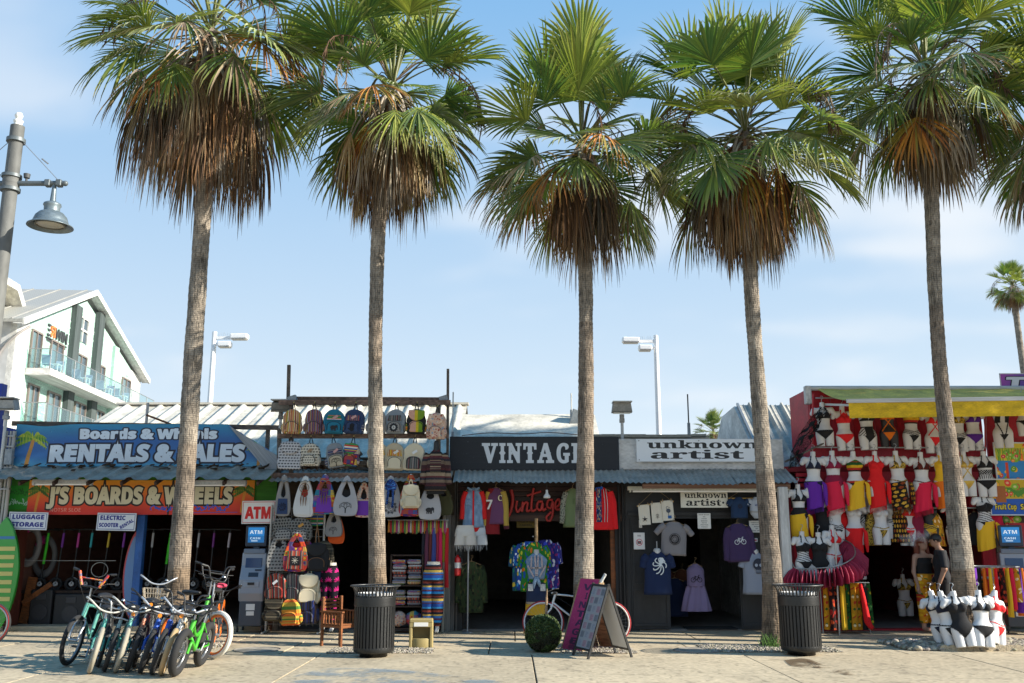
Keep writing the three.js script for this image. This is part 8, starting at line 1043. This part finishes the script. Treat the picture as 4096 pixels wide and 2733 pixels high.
// ---------- clipped bush, sandwich boards ----------
{
  const [x, z] = [0.471, -14.806], t = thing('clipped_bush', 'round clipped green bush at the edge of the tree pit', 'bush', [x, 0, z]), R = 0.27, r = rngOf(12);
  const g = new THREE.IcosahedronGeometry(R * 0.93, 4), p = g.attributes.position; for (let i = 0; i < p.count; i++) { const f = 1 + 0.05 * (noise3(p.getX(i) * 14, p.getY(i) * 14, p.getZ(i) * 14) - 0.5); p.setXYZ(i, p.getX(i) * f, p.getY(i) * f, p.getZ(i) * f); } g.computeVertexNormals(); mesh('inner_mass', xf(g, 0, R, 0), M([0.02, 0.03, 0.012], 1), t);
  const leaf = new THREE.PlaneGeometry(0.014, 0.024); leaf.attributes.position.setZ(0, 0.003); const im = new THREE.InstancedMesh(leaf, M([1, 1, 1], 0.6, { transmission: 0.2, thickness: 0 }), 15000); im.name = 'leaves'; im.userData = { kind: 'stuff' }; im.castShadow = im.receiveShadow = true; const m = new THREE.Matrix4(), q = new THREE.Quaternion(), c = new THREE.Color(), v = V(0, 0, 0);
  for (let i = 0; i < 15000; i++) { v.set(r() - 0.5, r() - 0.5, r() - 0.5).normalize(); const bare = v.z > 0.35 && v.y < 0.15 && noise3(v.x * 3, v.y * 3, 2) > 0.42; const k = R * (0.9 + 0.13 * r()) * (1 + 0.06 * (noise3(v.x * 5, v.y * 5, v.z * 5) - 0.5)); q.setFromEuler(new THREE.Euler(r() * 6, r() * 6, r() * 6)); const s = bare && r() < 0.75 ? 0.5 : 0.8 + 0.5 * r(); im.setMatrixAt(i, m.compose(V(v.x * k, R + v.y * k, v.z * k), q, V(s, s, s))); const b = bare ? 0.4 : 0.7 + 0.6 * r(); im.setColorAt(i, bare ? c.setRGB(0.09 * b, 0.075 * b, 0.03 * b) : c.setRGB(0.065 * b, 0.105 * b, 0.02 * b)); }
  t.add(im);
  const st = thing('peeled_stake', 'short pale stake standing behind the clipped bush', 'stake', [0.521, 0, -15.284]); mesh('stake', limb([[0, 0, 0, 0.022], [0.01, 0.4, 0, 0.024], [0.02, 0.72, 0, 0.02], [0.03, 0.9, 0, 0.006]], 8), M([0.5, 0.36, 0.24], 0.9, { map: woodTex }), st);
}
{
  const a = thing('pink_sandwich_board', 'magenta hand painted sandwich board in pale timber', 'sandwich board', [1.26, 0, -15.223], 0.0); // leaning faces look along x
  const w = 0.46, h = 1.12, pinkT = canvasTex(256, 640, (c, W, H) => { c.fillStyle = '#a5215c'; c.fillRect(0, 0, W, H); const r = rngOf(6); for (let k = 0; k < 60; k++) { c.strokeStyle = `rgba(${r() < 0.5 ? '210,80,130' : '120,20,70'},.5)`; c.lineWidth = 3; c.beginPath(); c.arc(r() * W, r() * H, 10 + 25 * r(), r() * 6, r() * 6 + 3); c.stroke(); } 'VINTAGE'.split('').forEach((s, i) => txt(c, s, W * (0.5 + 0.05 * Math.sin(i * 2)), H * (0.12 + i * 0.125), H * 0.12, { fill: 'rgba(42,12,60,.85)', style: 'bold', fat: 3, w: W * (s === 'I' ? 0.12 : 0.42) })); for (let k = 0; k < 5; k++) { c.fillStyle = 'rgba(40,10,50,.5)'; c.beginPath(); c.ellipse(W * (0.3 + 0.4 * r()), H * (0.85 + 0.12 * r()), 30, 20, 0, 0, 7); c.fill(); } });
  const tilt = 0.36; for (const s of [-1, 1]) { const f = new THREE.Group(); f.name = 'leaf_panel'; f.rotation.set(0, s < 0 ? -0.95 : -0.95 + PI, 0); a.add(f); const inn = mesh('panel', box(w, h, 0.02, 0, 0, 0), s < 0 ? M([1, 1, 1], 0.6, { map: pinkT }) : mt.paleWood, f); inn.position.set(0, h / 2 * Math.cos(tilt), 0.21); inn.rotation.x = -tilt; mesh('edge_batten', [box(0.03, h, 0.045, -w / 2 - 0.012, 0, -0.012), box(0.03, h, 0.045, w / 2 + 0.012, 0, -0.012)], mt.paleWood, inn); }
  a.position.x -= 0.02;
  const b = thing('black_sandwich_board', 'black framed sandwich board listing items on white paper', 'sandwich board', [1.303, 0, -14.25]), w2 = 0.52, h2 = 1.08, t2 = 0.33, sheetT = canvasTex(256, 512, (c, W, H) => { c.fillStyle = '#8d9094'; c.fillRect(0, 0, W, H); const r = rngOf(8); for (let k = 0; k < 7; k++) for (let j = 0; j < 3; j++) { c.fillStyle = ['#8a8f9a', '#9a7a86', '#6a6e78'][(k + j) % 3]; c.fillRect(W * (0.1 + j * 0.29), H * (0.05 + k * 0.135), W * 0.22, H * 0.1); c.fillStyle = '#4a4e56'; for (let q = 0; q < 5; q++) c.fillRect(W * (0.11 + j * 0.29), H * (0.06 + k * 0.135 + q * 0.018), W * (0.1 + 0.1 * r()), 2); } });
  for (const s of [-1, 1]) { const f = new THREE.Group(); f.name = 'leaf_panel'; f.rotation.y = s < 0 ? -1.22 : -1.22 + PI; b.add(f); const p = mesh('panel', box(w2, h2 * 0.86, 0.012, 0, 0.04, 0), s < 0 ? M([1, 1, 1], 0.5, { map: sheetT }) : M([0.6, 0.6, 0.58], 0.6), f); p.position.set(0, h2 / 2 * Math.cos(t2), 0.165); p.rotation.x = -t2; mesh('frame', [box(0.03, h2, 0.03, -w2 / 2, 0, 0.004), box(0.03, h2, 0.03, w2 / 2, 0, 0.004), box(w2, 0.03, 0.028, 0, h2 * 0.47, 0.004), box(w2, 0.03, 0.028, 0, -h2 * 0.39, 0.004)], mt.black, p); }
  mesh('handle', bar([0, h2 * 0.96, 0], [0.07, h2 * 1.07, 0.02], 0.022), mt.white, b);
}
// ---------- cash machines ----------
function atm(label, x, z, ry) {
  const t = thing('cash_machine', label, 'cash machine', [x, 0.02, z], ry); t.scale.y = 0.92; const gm = M([0.27, 0.3, 0.35], 0.4, { metalness: 0.3 }), dk = M([0.02, 0.035, 0.06], 0.4);
  mesh('pedestal', rbox(0.42, 0.5, 0.45, 0.03, 0, 0.36, 0), M([0.05, 0.065, 0.085], 0.5), t); mesh('body', xf(extr(shapeOf([[-0.24, 0.62], [0.2, 0.62], [0.24, 0.75], [0.23, 1.0], [0.12, 1.28], [0.1, 1.5], [-0.2, 1.5], [-0.24, 1.4]]), 0.4, 0.03, 3), -0.2, 0, 0, 0, -PI / 2).translate(0.4, 0, 0), gm, t);
  mesh('screen', rbox(0.3, 0.19, 0.02, 0.008, 0, 1.33, 0.155, -0.1), M([0.03, 0.07, 0.16], 0.15), t); mesh('keypad', rbox(0.18, 0.09, 0.03, 0.006, 0.02, 1.1, 0.215, -0.4), dk, t); mesh('card_slot', rbox(0.12, 0.03, 0.03, 0.005, 0.1, 1.19, 0.19, -0.4), dk, t); mesh('cash_tray', rbox(0.3, 0.12, 0.03, 0.02, 0, 0.92, 0.262), M([0.3, 0.33, 0.38], 0.35), t); mesh('cash_slot', box(0.12, 0.05, 0.02, 0, 0.93, 0.282), mt.black, t); mesh('notice', [box(0.16, 0.12, 0.004, 0.0, 0.48, 0.23), box(0.14, 0.08, 0.004, 0.0, 0.36, 0.23)], mt.paper, t);
  mesh('header', rbox(0.4, 0.1, 0.2, 0.02, 0, 1.56, 0.05), M([0.16, 0.2, 0.26], 0.4), t); const top = mesh('topper', rbox(0.4, 0.42, 0.16, 0.02, 0, 1.86, 0), dk, t); mesh('neck', box(0.1, 0.1, 0.1, 0, 1.62, 0), dk, t);
  atm.tex ||= canvasTex(128, 128, (c, W, H) => { c.fillStyle = '#1f7fc4'; c.fillRect(0, 0, W, H); c.fillStyle = '#176aa8'; c.fillRect(0, H * 0.55, W, H * 0.45); txt(c, 'ATM', W / 2, H * 0.32, H * 0.34, { fill: '#dfe8ee', w: W * 0.8 }); txt(c, 'CASH', W * 0.45, H * 0.72, H * 0.2, { fill: '#cfe0ea', w: W * 0.66 }); c.fillStyle = '#cfe0ea'; c.fillRect(W * 0.2, H * 0.86, W * 0.4, H * 0.06); });
  mesh('topper_sign', box(0.3, 0.3, 0.006, 0, 1.88, 0.084), M([1, 1, 1], 0.3, { map: atm.tex, emissive: new THREE.Color(0.25, 0.25, 0.25), emissiveMap: atm.tex }), t); for (const [dx, dz] of [[-1, 1], [1, 1], [-1, -1], [1, -1]]) mesh('castor', [xf(new THREE.CylinderGeometry(0.04, 0.04, 0.025, 14), dx * 0.22, 0.04, dz * 0.2, 0, 0, PI / 2), box(0.03, 0.08, 0.03, dx * 0.22, 0.09, dz * 0.2)], mt.black, t);
}
atm('blue grey cash machine under the red lettered board', -4.772, -18.0, 0.02);
atm('grey cash machine beside the juice stand', 9.202, -17.75, -0.35);
{ const t = thing('red_m_sign', 'red sign edge with white letter behind the cash machine', 'sign', [9.376, 1.751, -17.9]); mesh('panel', box(0.3, 0.44, 0.02, 0.1, 0, -0.1), M([0.4, 0.012, 0.02], 0.6), t); mesh('letter', [bar([0.0, -0.16, -0.08], [0.0, 0.16, -0.08], 0.025), bar([0.0, 0.16, -0.08], [0.07, -0.1, -0.08], 0.022), bar([0.07, -0.1, -0.08], [0.14, 0.16, -0.08], 0.022), bar([0.14, 0.16, -0.08], [0.14, -0.16, -0.08], 0.025)], mt.white, t); }
// ---------- bag shop floor stock ----------
function legsForm(label, x, z, mat, y0, flare) { const t = thing('legs_form', label, 'display legs', [x, 0.02, z]); const R = []; for (let k = 0; k <= 6; k++) R.push({ y: y0 - 0.02 - k * 0.05 + 0.0, rx: mix(0.13, 0.18, Math.min(1, k / 3)), rz: mix(0.09, 0.12, Math.min(1, k / 3)) }); mesh('hips', planarUV(loft(R.reverse(), 26, flare ? 0.05 : 0), -0.25, 0, 0.5, 0.5), mat, t); for (const s of [-1, 1]) { mesh('leg', planarUV(limb([[s * 0.085, y0 - 0.28, 0, 0.1], [s * 0.09, y0 - 0.5, 0.01, flare ? 0.105 : 0.085], [s * 0.09, y0 * 0.45, 0.015, flare ? 0.105 : 0.062], [s * 0.09, y0 * 0.28, -0.005, flare ? 0.1 : 0.06], [s * 0.085, 0.13, 0, flare ? 0.06 : 0.042]], 14), -0.25, 0, 0.5, 0.5), mat, t); mesh('foot', rbox(0.07, 0.05, 0.2, 0.02, s * 0.085, 0.07, 0.05, 0.3), mt.white, t); mesh('ankle', bar([s * 0.085, 0.08, 0], [s * 0.085, 0.16, 0], 0.036, 0.04, 12), mt.white, t); } mesh('waist_form', cylz(0.12, 0.115, 0.05, 0, y0 - 0.02, 0, 24).scale(1, 1, 0.75), M([0.62, 0.58, 0.5], 0.5), t); return t; }
legsForm('leg form in black leggings with pink leaf print', -3.35, -17.8, fabric([1, 1, 1], { map: canvasTex(256, 256, (c, W, H) => { c.fillStyle = '#16081c'; c.fillRect(0, 0, W, H); for (let j = 0; j < 3; j++) for (let i = 0; i < 3; i++) { c.save(); c.translate((i + 0.5) * W / 3, (j + 0.62) * H / 3); c.fillStyle = '#d01f7c'; for (let k = -3; k <= 3; k++) { c.save(); c.rotate(k * 0.52); c.beginPath(); c.ellipse(0, -22, 5.5, 24 - Math.abs(k) * 4, 0, 0, 7); c.fill(); c.restore(); } c.restore(); } }) }), 1.2, false);
legsForm('leg form in baggy multicoloured striped trousers', -1.429, -17.6, fabric([1, 1, 1], { map: stripeTex(['#1c4a9a', '#2a86c0', '#3a1c1c', '#8a3a2a', '#1a1a2a', '#c0a04a', '#2c6ab0', '#5a2a3a'], true, 18, 41) }), 1.22, true);
{ // armchair in slatted teak
  const t = thing('slatted_chair', 'orange slatted wooden armchair beside the litter bin', 'chair', [-2.753, 0, -15.75], 1.0), m = mt.orangeWood, W = 0.5; t.scale.setScalar(0.84);
  for (const [x, z, h] of [[-W / 2, 0.24, 0.62], [W / 2, 0.24, 0.62], [-W / 2, -0.24, 0.9], [W / 2, -0.24, 0.9]]) mesh('leg', rbox(0.05, h, 0.05, 0.008, x, h / 2, z), m, t); for (let k = 0; k < 6; k++) mesh('seat_slat', rbox(W, 0.02, 0.07, 0.005, 0, 0.4, -0.2 + k * 0.085), m, t); for (const s of [-1, 1]) { mesh('arm', rbox(0.07, 0.03, 0.58, 0.008, s * W / 2, 0.63, 0), m, t); for (let k = 0; k < 5; k++) mesh('side_slat', box(0.02, 0.24, 0.03, s * W / 2, 0.5, -0.16 + k * 0.08), m, t); mesh('side_rail', box(0.03, 0.04, 0.44, s * W / 2, 0.36, 0), m, t); } for (let k = 0; k < 6; k++) mesh('back_slat', rbox(W - 0.06, 0.045, 0.02, 0.005, 0, 0.5 + k * 0.068, -0.245 - k * 0.006), m, t); mesh('apron', [box(W - 0.05, 0.05, 0.025, 0, 0.36, 0.24), box(W - 0.05, 0.05, 0.025, 0, 0.36, -0.24)], m, t);
}
{ // tan box with a slot, standing by the tree pit
  const t = thing('tan_stool_box', 'tan plastic box with dark opening and paper on top', 'box', [-1.425, 0, -15.409], 0.05), m = M([0.32, 0.25, 0.1], 0.6); mesh('back', rbox(0.36, 0.42, 0.05, 0.02, 0, 0.21, -0.12), m, t); for (const k of [-1, 1]) mesh('side', rbox(0.05, 0.4, 0.24, 0.015, k * 0.16, 0.2, 0), m, t); mesh('front', lathe([[0.17, 0], [0.19, 0.0], [0.19, 0.14], [0.17, 0.15]], 30).scale(1, 1, 0.75), m, t); mesh('top', rbox(0.36, 0.06, 0.26, 0.015, 0, 0.41, 0), m, t); mesh('front_lip', rbox(0.36, 0.07, 0.05, 0.01, 0, 0.35, 0.1), m, t); mesh('paper', box(0.22, 0.06, 0.005, 0, 0.36, 0.128), mt.paper, t);
}
{ // shelf of folded blankets, bags of goods, hanging bands and scarves
  const x = -1.934, t = thing('blanket_shelf', 'dark shelf unit packed with folded woven blankets', 'shelf', [x, 0.02, -17.95]); for (const y of [0.06, 0.45, 0.82, 1.36]) mesh('shelf_board', box(0.58, 0.025, 0.34, 0, y, 0), mt.darkTimber, t); for (const s of [-1, 1]) mesh('side', box(0.025, 1.38, 0.34, s * 0.29, 0.69, 0), mt.darkTimber, t);
  const bl = [FB.mex, FB.trib, FB.redStripe, FB.eleph, FB.patch3, FB.warm], nm = ['green and red', 'navy and white', 'red and grey', 'white and black', 'multicoloured', 'orange and cream']; let k = 0; for (const [y, n] of [[0.86, 5], [0.49, 3]]) for (const s of [-1, 1]) for (let i = 0; i < n; i++) { const c = k++ % 6, b = thing('folded_blanket', nm[c] + ' folded blanket stacked on the dark shelf', 'blanket', [x + s * 0.14, y + 0.045 + i * 0.09, -17.9], 0.05 * ((k * 7) % 5 - 2), 'folded blankets on the shelf'); mesh('cloth', rbox(0.25, 0.085, 0.26, 0.035, 0, 0, 0), bl[c], b); mesh('fold', rbox(0.24, 0.03, 0.27, 0.014, 0, 0.018, 0.006), bl[(c + 1) % 6], b); }
  for (const s of [-1, 1]) { const b = thing('goods_bag', s < 0 ? 'clear bag of beanies under the blanket shelf' : 'clear bag of shawls under the blanket shelf', 'bag of goods', [x + s * 0.15, 0.1, -17.88]); const g = new THREE.IcosahedronGeometry(0.16, 4), p = g.attributes.position; for (let i = 0; i < p.count; i++) { const f = 0.85 + 0.35 * noise3(p.getX(i) * 14 + s, p.getY(i) * 14, p.getZ(i) * 14); p.setXYZ(i, p.getX(i) * f * 0.95, p.getY(i) * f * 0.85 + 0.15, p.getZ(i) * f); } g.computeVertexNormals(); mesh('contents', planarUV(g, 0, 0, 0.3, 0.3), s < 0 ? FB.floral : FB.patch3, b); }
  const hb = thing('band_rail', 'rail hung with rows of braided wristbands', 'rail', [0, 0, 0]); mesh('rail', bar([-2.308, 2.02, -17.8], [-1.174, 2.02, -17.8], 0.01), mt.steel, hb); const r = rngOf(21); for (let i = 0; i < 30; i++) { const q = thing('braided_bands', 'bundle of braided bands on the bag shop rail', 'wristbands', [-2.284 + i * 0.037, 2.02, -17.8], 0, 'braided bands on the rail'); const C = [[0.5, 0.2, 0.03], [0.45, 0.03, 0.04], [0.1, 0.25, 0.08], [0.5, 0.38, 0.08], [0.4, 0.05, 0.2], [0.5, 0.48, 0.4]][i % 6]; mesh('bands', [0, 1, 2].map((j) => path([[0, 0, 0.01 * j], [0.008 * (j - 1), -0.1, 0.015], [0.012 * (j - 1), -0.2 - 0.06 * r(), 0.01]], 0.006, 8, 4)), M(C, 0.9), q); }
  const sc = [['black spangled', [0.02, 0.02, 0.03]], ['plum', [0.12, 0.03, 0.06]], ['rust', [0.22, 0.05, 0.04]], ['blue', [0.05, 0.07, 0.25]], ['coral', [0.5, 0.05, 0.08]], ['hot pink', [0.6, 0.015, 0.09]], ['yellow green', [0.3, 0.3, 0.02]], ['red', [0.5, 0.015, 0.02]]]; sc.forEach(([n, c], i) => { const q = thing('long_scarf', n + ' scarf hanging at the bag shop corner', 'scarf', [0, 0, 0]); hangCloth(q, 'cloth', -1.634 + i * 0.062, -17.85 + 0.05 * (i % 2), 1.876, 0.62 + 0.1 * (i % 3) + (i === 7 ? 0.35 : 0), 0.036, fabric(c), i + 4); });
  const fx = thing('fire_extinguisher', 'red fire extinguisher on the post between the shops', 'fire extinguisher', [-1.013, 1.007, -18.02]); mesh('cylinder', lathe([[0, 0], [0.055, 0], [0.06, 0.02], [0.06, 0.3], [0.045, 0.34], [0.02, 0.36], [0.02, 0.38], [0, 0.38]], 20), M([0.6, 0.015, 0.015], 0.3, { clearcoat: 0.5 }), fx); mesh('label', cylz(0.0615, 0.0615, 0.1, 0, 0.14, 0, 20, true), mt.paper, fx); mesh('valve', [box(0.1, 0.02, 0.03, 0.03, 0.4, 0), box(0.09, 0.015, 0.03, 0.03, 0.43, 0, 0, 0, 0.2), cylz(0.015, 0.015, 0.05, 0, 0.37, 0, 8)], mt.black, fx); mesh('hose', path([[0.03, 0.39, 0.02], [0.08, 0.3, 0.05], [0.07, 0.12, 0.06]], 0.01, 12, 6), mt.black, fx); mesh('wall_bracket', box(0.1, 0.3, 0.02, 0, 0.2, -0.07), mt.steel, fx);
  const lp = thing('pendant_lamp', 'bare reflector bulb hanging before the red script word', 'lamp', [0.648, 2.511, -17.7]); mesh('flex', bar([0, 0.06, 0], [0, 0.26, 0], 0.006), mt.black, lp); mesh('bulb', lathe([[0.0, -0.1], [0.055, -0.095], [0.065, -0.08], [0.06, -0.05], [0.03, -0.01], [0.022, 0.02], [0.022, 0.06], [0, 0.065]], 20), M([0.62, 0.62, 0.6], 0.3), lp);
  const mn = [['padlock_bracket', 0]];
}
// ---------- two people in the swimwear doorway ----------
function person(label, x, z, ry, J, o) {
  const t = thing('person', label, 'person', [x, 0.03, z], ry), skin = M(o.skin, 0.6);
  const caps = J.caps, f = (X, Y, Zz) => { let d = 9; for (const [a, b] of caps) d = smin(d, sdCap(X, Y, Zz, a, b), 0.03); for (const e of J.ell) d = smin(d, sdEll(X - e[0], Y - e[1], Zz - e[2], e[3], e[4], e[5]), 0.035); return d; };
  const body = nets(f, [-0.45, 0, -0.4], [0.45, 1.56, 0.5], 0.014); const HS = J.head, hd = nets((X, Y, Zz) => { const y = Y - HS[1], xx = X - HS[0], zz = Zz - HS[2]; let d = sdEll(xx, y - 0.02, zz, 0.075, 0.105, 0.092); d = smin(d, sdEll(xx, y + 0.06, zz - 0.02, 0.055, 0.062, 0.065), 0.03); d = smin(d, sdCap(xx, y, zz, [0, 0.02, 0.085, 0.01], [0, -0.02, 0.108, 0.014]), 0.012); d = smin(d, sdEll(Math.abs(xx) - 0.076, y + 0.01, zz, 0.012, 0.03, 0.02), 0.008); d = smin(d, sdEll(xx, y + 0.052, zz - 0.078, 0.025, 0.009, 0.012), 0.008); d = smin(d, sdCap(xx, y, zz, [0, -0.07, -0.02, 0.048], [0, -0.16, -0.03, 0.052]), 0.02); return Math.max(d, -sdEll(Math.abs(xx) - 0.032, y - 0.012, zz - 0.092, 0.014, 0.009, 0.012)); }, [HS[0] - 0.12, HS[1] - 0.17, HS[2] - 0.13], [HS[0] + 0.12, HS[1] + 0.15, HS[2] + 0.13], 0.006);
  const hands = J.hands.map(([hx, hy, hz, fx, fy, fz]) => { const d = V(fx, fy, fz).normalize(), s = V(0, 0, 1).cross(d).normalize(), n = d.clone().cross(s), at = (a, b, c) => V(hx, hy, hz).addScaledVector(d, a).addScaledVector(s, b).addScaledVector(n, c), P = (v, r) => [v.x, v.y, v.z, r], seg2 = [[P(at(0, 0, 0), 0.026), P(at(0.07, 0, 0), 0.03)]]; [[-0.027, 0.062], [-0.009, 0.075], [0.009, 0.07], [0.026, 0.055]].forEach(([b, l]) => { seg2.push([P(at(0.075, b, 0), 0.0095), P(at(0.075 + l * 0.55, b * 1.1, 0.006), 0.0085)], [P(at(0.075 + l * 0.55, b * 1.1, 0.006), 0.0085), P(at(0.075 + l, b * 1.15, 0.022), 0.007)]); }); seg2.push([P(at(0.025, -0.028, 0.005), 0.012), P(at(0.07, -0.058, 0.015), 0.0085)]); const c = at(0.06, 0, 0); return nets((X, Y, Zz) => { let q = 9; for (const [a, b] of seg2) q = smin(q, sdCap(X, Y, Zz, a, b), 0.006); return q; }, [c.x - 0.12, c.y - 0.12, c.z - 0.12], [c.x + 0.12, c.y + 0.12, c.z + 0.12], 0.0048); });
  mesh('body', mg([body, hd, ...hands]), skin, t);
  for (const [name, test, mat, off] of o.clothes) { const g = nets((X, Y, Zz) => Math.max(f(X, Y, Zz) - off - 0.006 * (noise3(X * 12, Y * 7, Zz * 12) - 0.5), test(X, Y, Zz)), [-0.46, 0, -0.42], [0.46, 1.56, 0.5], 0.016); mesh(name, planarUV(g, 0, 0, 0.5, 0.5), mat, t); }
  for (const [name, g, mat] of o.extra) mesh(name, g, mat, t); return t;
}
{
  const man = { head: [0, 1.62, 0.06], caps: [[[0, 1.38, 0, 0.07], [0, 1.5, 0.03, 0.055]], [[-0.17, 1.4, 0, 0.075], [0.17, 1.4, 0, 0.075]], [[-0.09, 0.92, 0, 0.1], [-0.1, 0.5, 0.02, 0.075]], [[-0.1, 0.5, 0.02, 0.072], [-0.11, 0.09, -0.02, 0.045]], [[0.09, 0.92, 0, 0.1], [0.1, 0.5, 0.02, 0.075]], [[0.1, 0.5, 0.02, 0.072], [0.11, 0.09, -0.02, 0.045]], [[-0.11, 0.05, -0.03, 0.042], [-0.12, 0.035, 0.15, 0.036]], [[0.11, 0.05, -0.03, 0.042], [0.12, 0.035, 0.15, 0.036]], [[-0.21, 1.39, 0, 0.06], [-0.27, 1.12, 0.0, 0.047]], [[-0.27, 1.12, 0.0, 0.046], [-0.22, 0.9, 0.14, 0.034]], [[0.21, 1.39, 0, 0.06], [0.27, 1.12, -0.02, 0.047]], [[0.27, 1.12, -0.02, 0.046], [0.27, 0.88, 0.08, 0.034]]], ell: [[0, 1.22, 0, 0.18, 0.22, 0.12], [0, 0.98, 0, 0.165, 0.14, 0.12]], hands: [[-0.22, 0.89, 0.145, 0.1, -0.8, 0.5], [0.27, 0.87, 0.085, 0, -0.95, 0.3]] };
  person('person in black shirt and black cap looking down in the doorway', 7.794, -17.55, -1.9, man, { skin: [0.36, 0.2, 0.13], clothes: [['shirt', (X, Y) => Math.max(0.86 - Y, Y - 1.45, Math.abs(X) > 0.2 ? 1.14 - Y : -1), M([0.014, 0.015, 0.02], 0.9), 0.018], ['shorts', (X, Y) => Math.max(0.42 - Y, Y - 0.92, Math.abs(X) - 0.205), M([0.012, 0.012, 0.014], 0.9), 0.016], ['shoes', (X, Y) => Y - 0.09, mt.black, 0.01]], extra: [['cap', [xf(new THREE.SphereGeometry(0.098, 20, 10, 0, 7, 0, PI * 0.52), 0, 1.65, 0.055).scale(1, 1, 1), xf(new THREE.CylinderGeometry(0.09, 0.09, 0.012, 20, 1, false, -PI / 2, PI).scale(1, 1, 1.1), 0, 1.655, 0.1, 0.2)], mt.black], ['hair', xf(new THREE.SphereGeometry(0.092, 18, 8, 0, 7, PI * 0.4, PI * 0.28), 0, 1.645, 0.045), M([0.02, 0.015, 0.012], 0.9)]] });
  const wo = { head: [0, 1.56, 0.02], caps: [[[0, 1.34, 0, 0.055], [0, 1.45, 0.0, 0.045]], [[-0.14, 1.33, 0, 0.055], [0.14, 1.33, 0, 0.055]], [[-0.08, 0.9, 0, 0.095], [-0.09, 0.48, 0.01, 0.068]], [[-0.09, 0.48, 0.01, 0.066], [-0.09, 0.08, -0.02, 0.038]], [[0.08, 0.9, 0, 0.095], [0.09, 0.48, 0.01, 0.068]], [[0.09, 0.48, 0.01, 0.066], [0.09, 0.08, -0.02, 0.038]], [[-0.09, 0.045, -0.02, 0.035], [-0.095, 0.03, 0.13, 0.03]], [[0.09, 0.045, -0.02, 0.035], [0.095, 0.03, 0.13, 0.03]], [[-0.18, 1.32, 0, 0.045], [-0.22, 1.05, -0.01, 0.036]], [[-0.22, 1.05, -0.01, 0.035], [-0.2, 0.82, 0.05, 0.026]], [[0.18, 1.32, 0, 0.045], [0.22, 1.08, 0.06, 0.036]], [[0.22, 1.08, 0.06, 0.035], [0.12, 1.2, 0.2, 0.026]]], ell: [[0, 1.18, 0, 0.145, 0.2, 0.1], [0, 0.96, 0, 0.16, 0.14, 0.11], [0, 1.22, 0.06, 0.12, 0.06, 0.06]], hands: [[-0.2, 0.81, 0.055, 0, -0.98, 0.1], [0.12, 1.2, 0.2, -0.8, 0.4, 0.1]] };
  person('person with red hair in black top and yellow floral wrap', 7.643, -17.95, 0.25, wo, { skin: [0.42, 0.25, 0.18], clothes: [['top', (X, Y) => Math.max(1.0 - Y, Y - 1.31, Math.abs(X) - 0.155), M([0.014, 0.014, 0.016], 0.9), 0.012], ['wrap_skirt', (X, Y) => Math.max(0.14 - Y, Y - 1.02, Math.abs(X) - 0.18), SC.tropic, 0.03]], extra: [['hair', [xf(new THREE.SphereGeometry(0.105, 20, 12, 0, 7, 0, PI * 0.55), 0, 1.585, 0.005), limb([[-0.07, 1.6, -0.03, 0.05], [-0.1, 1.45, -0.03, 0.055], [-0.11, 1.25, 0.0, 0.045], [-0.1, 1.12, 0.02, 0.015]], 10), limb([[0.07, 1.6, -0.03, 0.05], [0.1, 1.45, -0.03, 0.055], [0.1, 1.25, 0.02, 0.045], [0.09, 1.12, 0.04, 0.015]], 10), limb([[0, 1.6, -0.07, 0.07], [0, 1.4, -0.1, 0.09], [0, 1.2, -0.1, 0.07], [0, 1.08, -0.09, 0.02]], 10)], M([0.17, 0.04, 0.018], 0.8)]] });
}

{ // breath of smoke by the red haired person
  const t = thing('smoke_wisp', 'pale wisp of smoke drifting beside the red haired person', 'smoke', [7.569, 1.75, -17.7]), m = M([0.8, 0.82, 0.85], 1, { transparent: true, opacity: 0.07, depthWrite: false });
  for (let k = 0; k < 7; k++) { const g = new THREE.IcosahedronGeometry(1, 3), p = g.attributes.position; for (let i = 0; i < p.count; i++) { const f = 0.6 + 0.8 * noise3(p.getX(i) * 1.6 + k * 5, p.getY(i) * 1.6, p.getZ(i) * 1.6); p.setXYZ(i, p.getX(i) * f, p.getY(i) * f, p.getZ(i) * f); } g.computeVertexNormals(); const q = mesh('puff', g, m, t); q.position.set(0.12 - k * 0.075, 0.03 * Math.sin(k * 2.1) - 0.012 * k, 0.02 * k); q.scale.set(0.07 + 0.012 * k, 0.05 + 0.006 * k, 0.05); q.rotation.z = k; }
}

renderer.render(scene, camera);
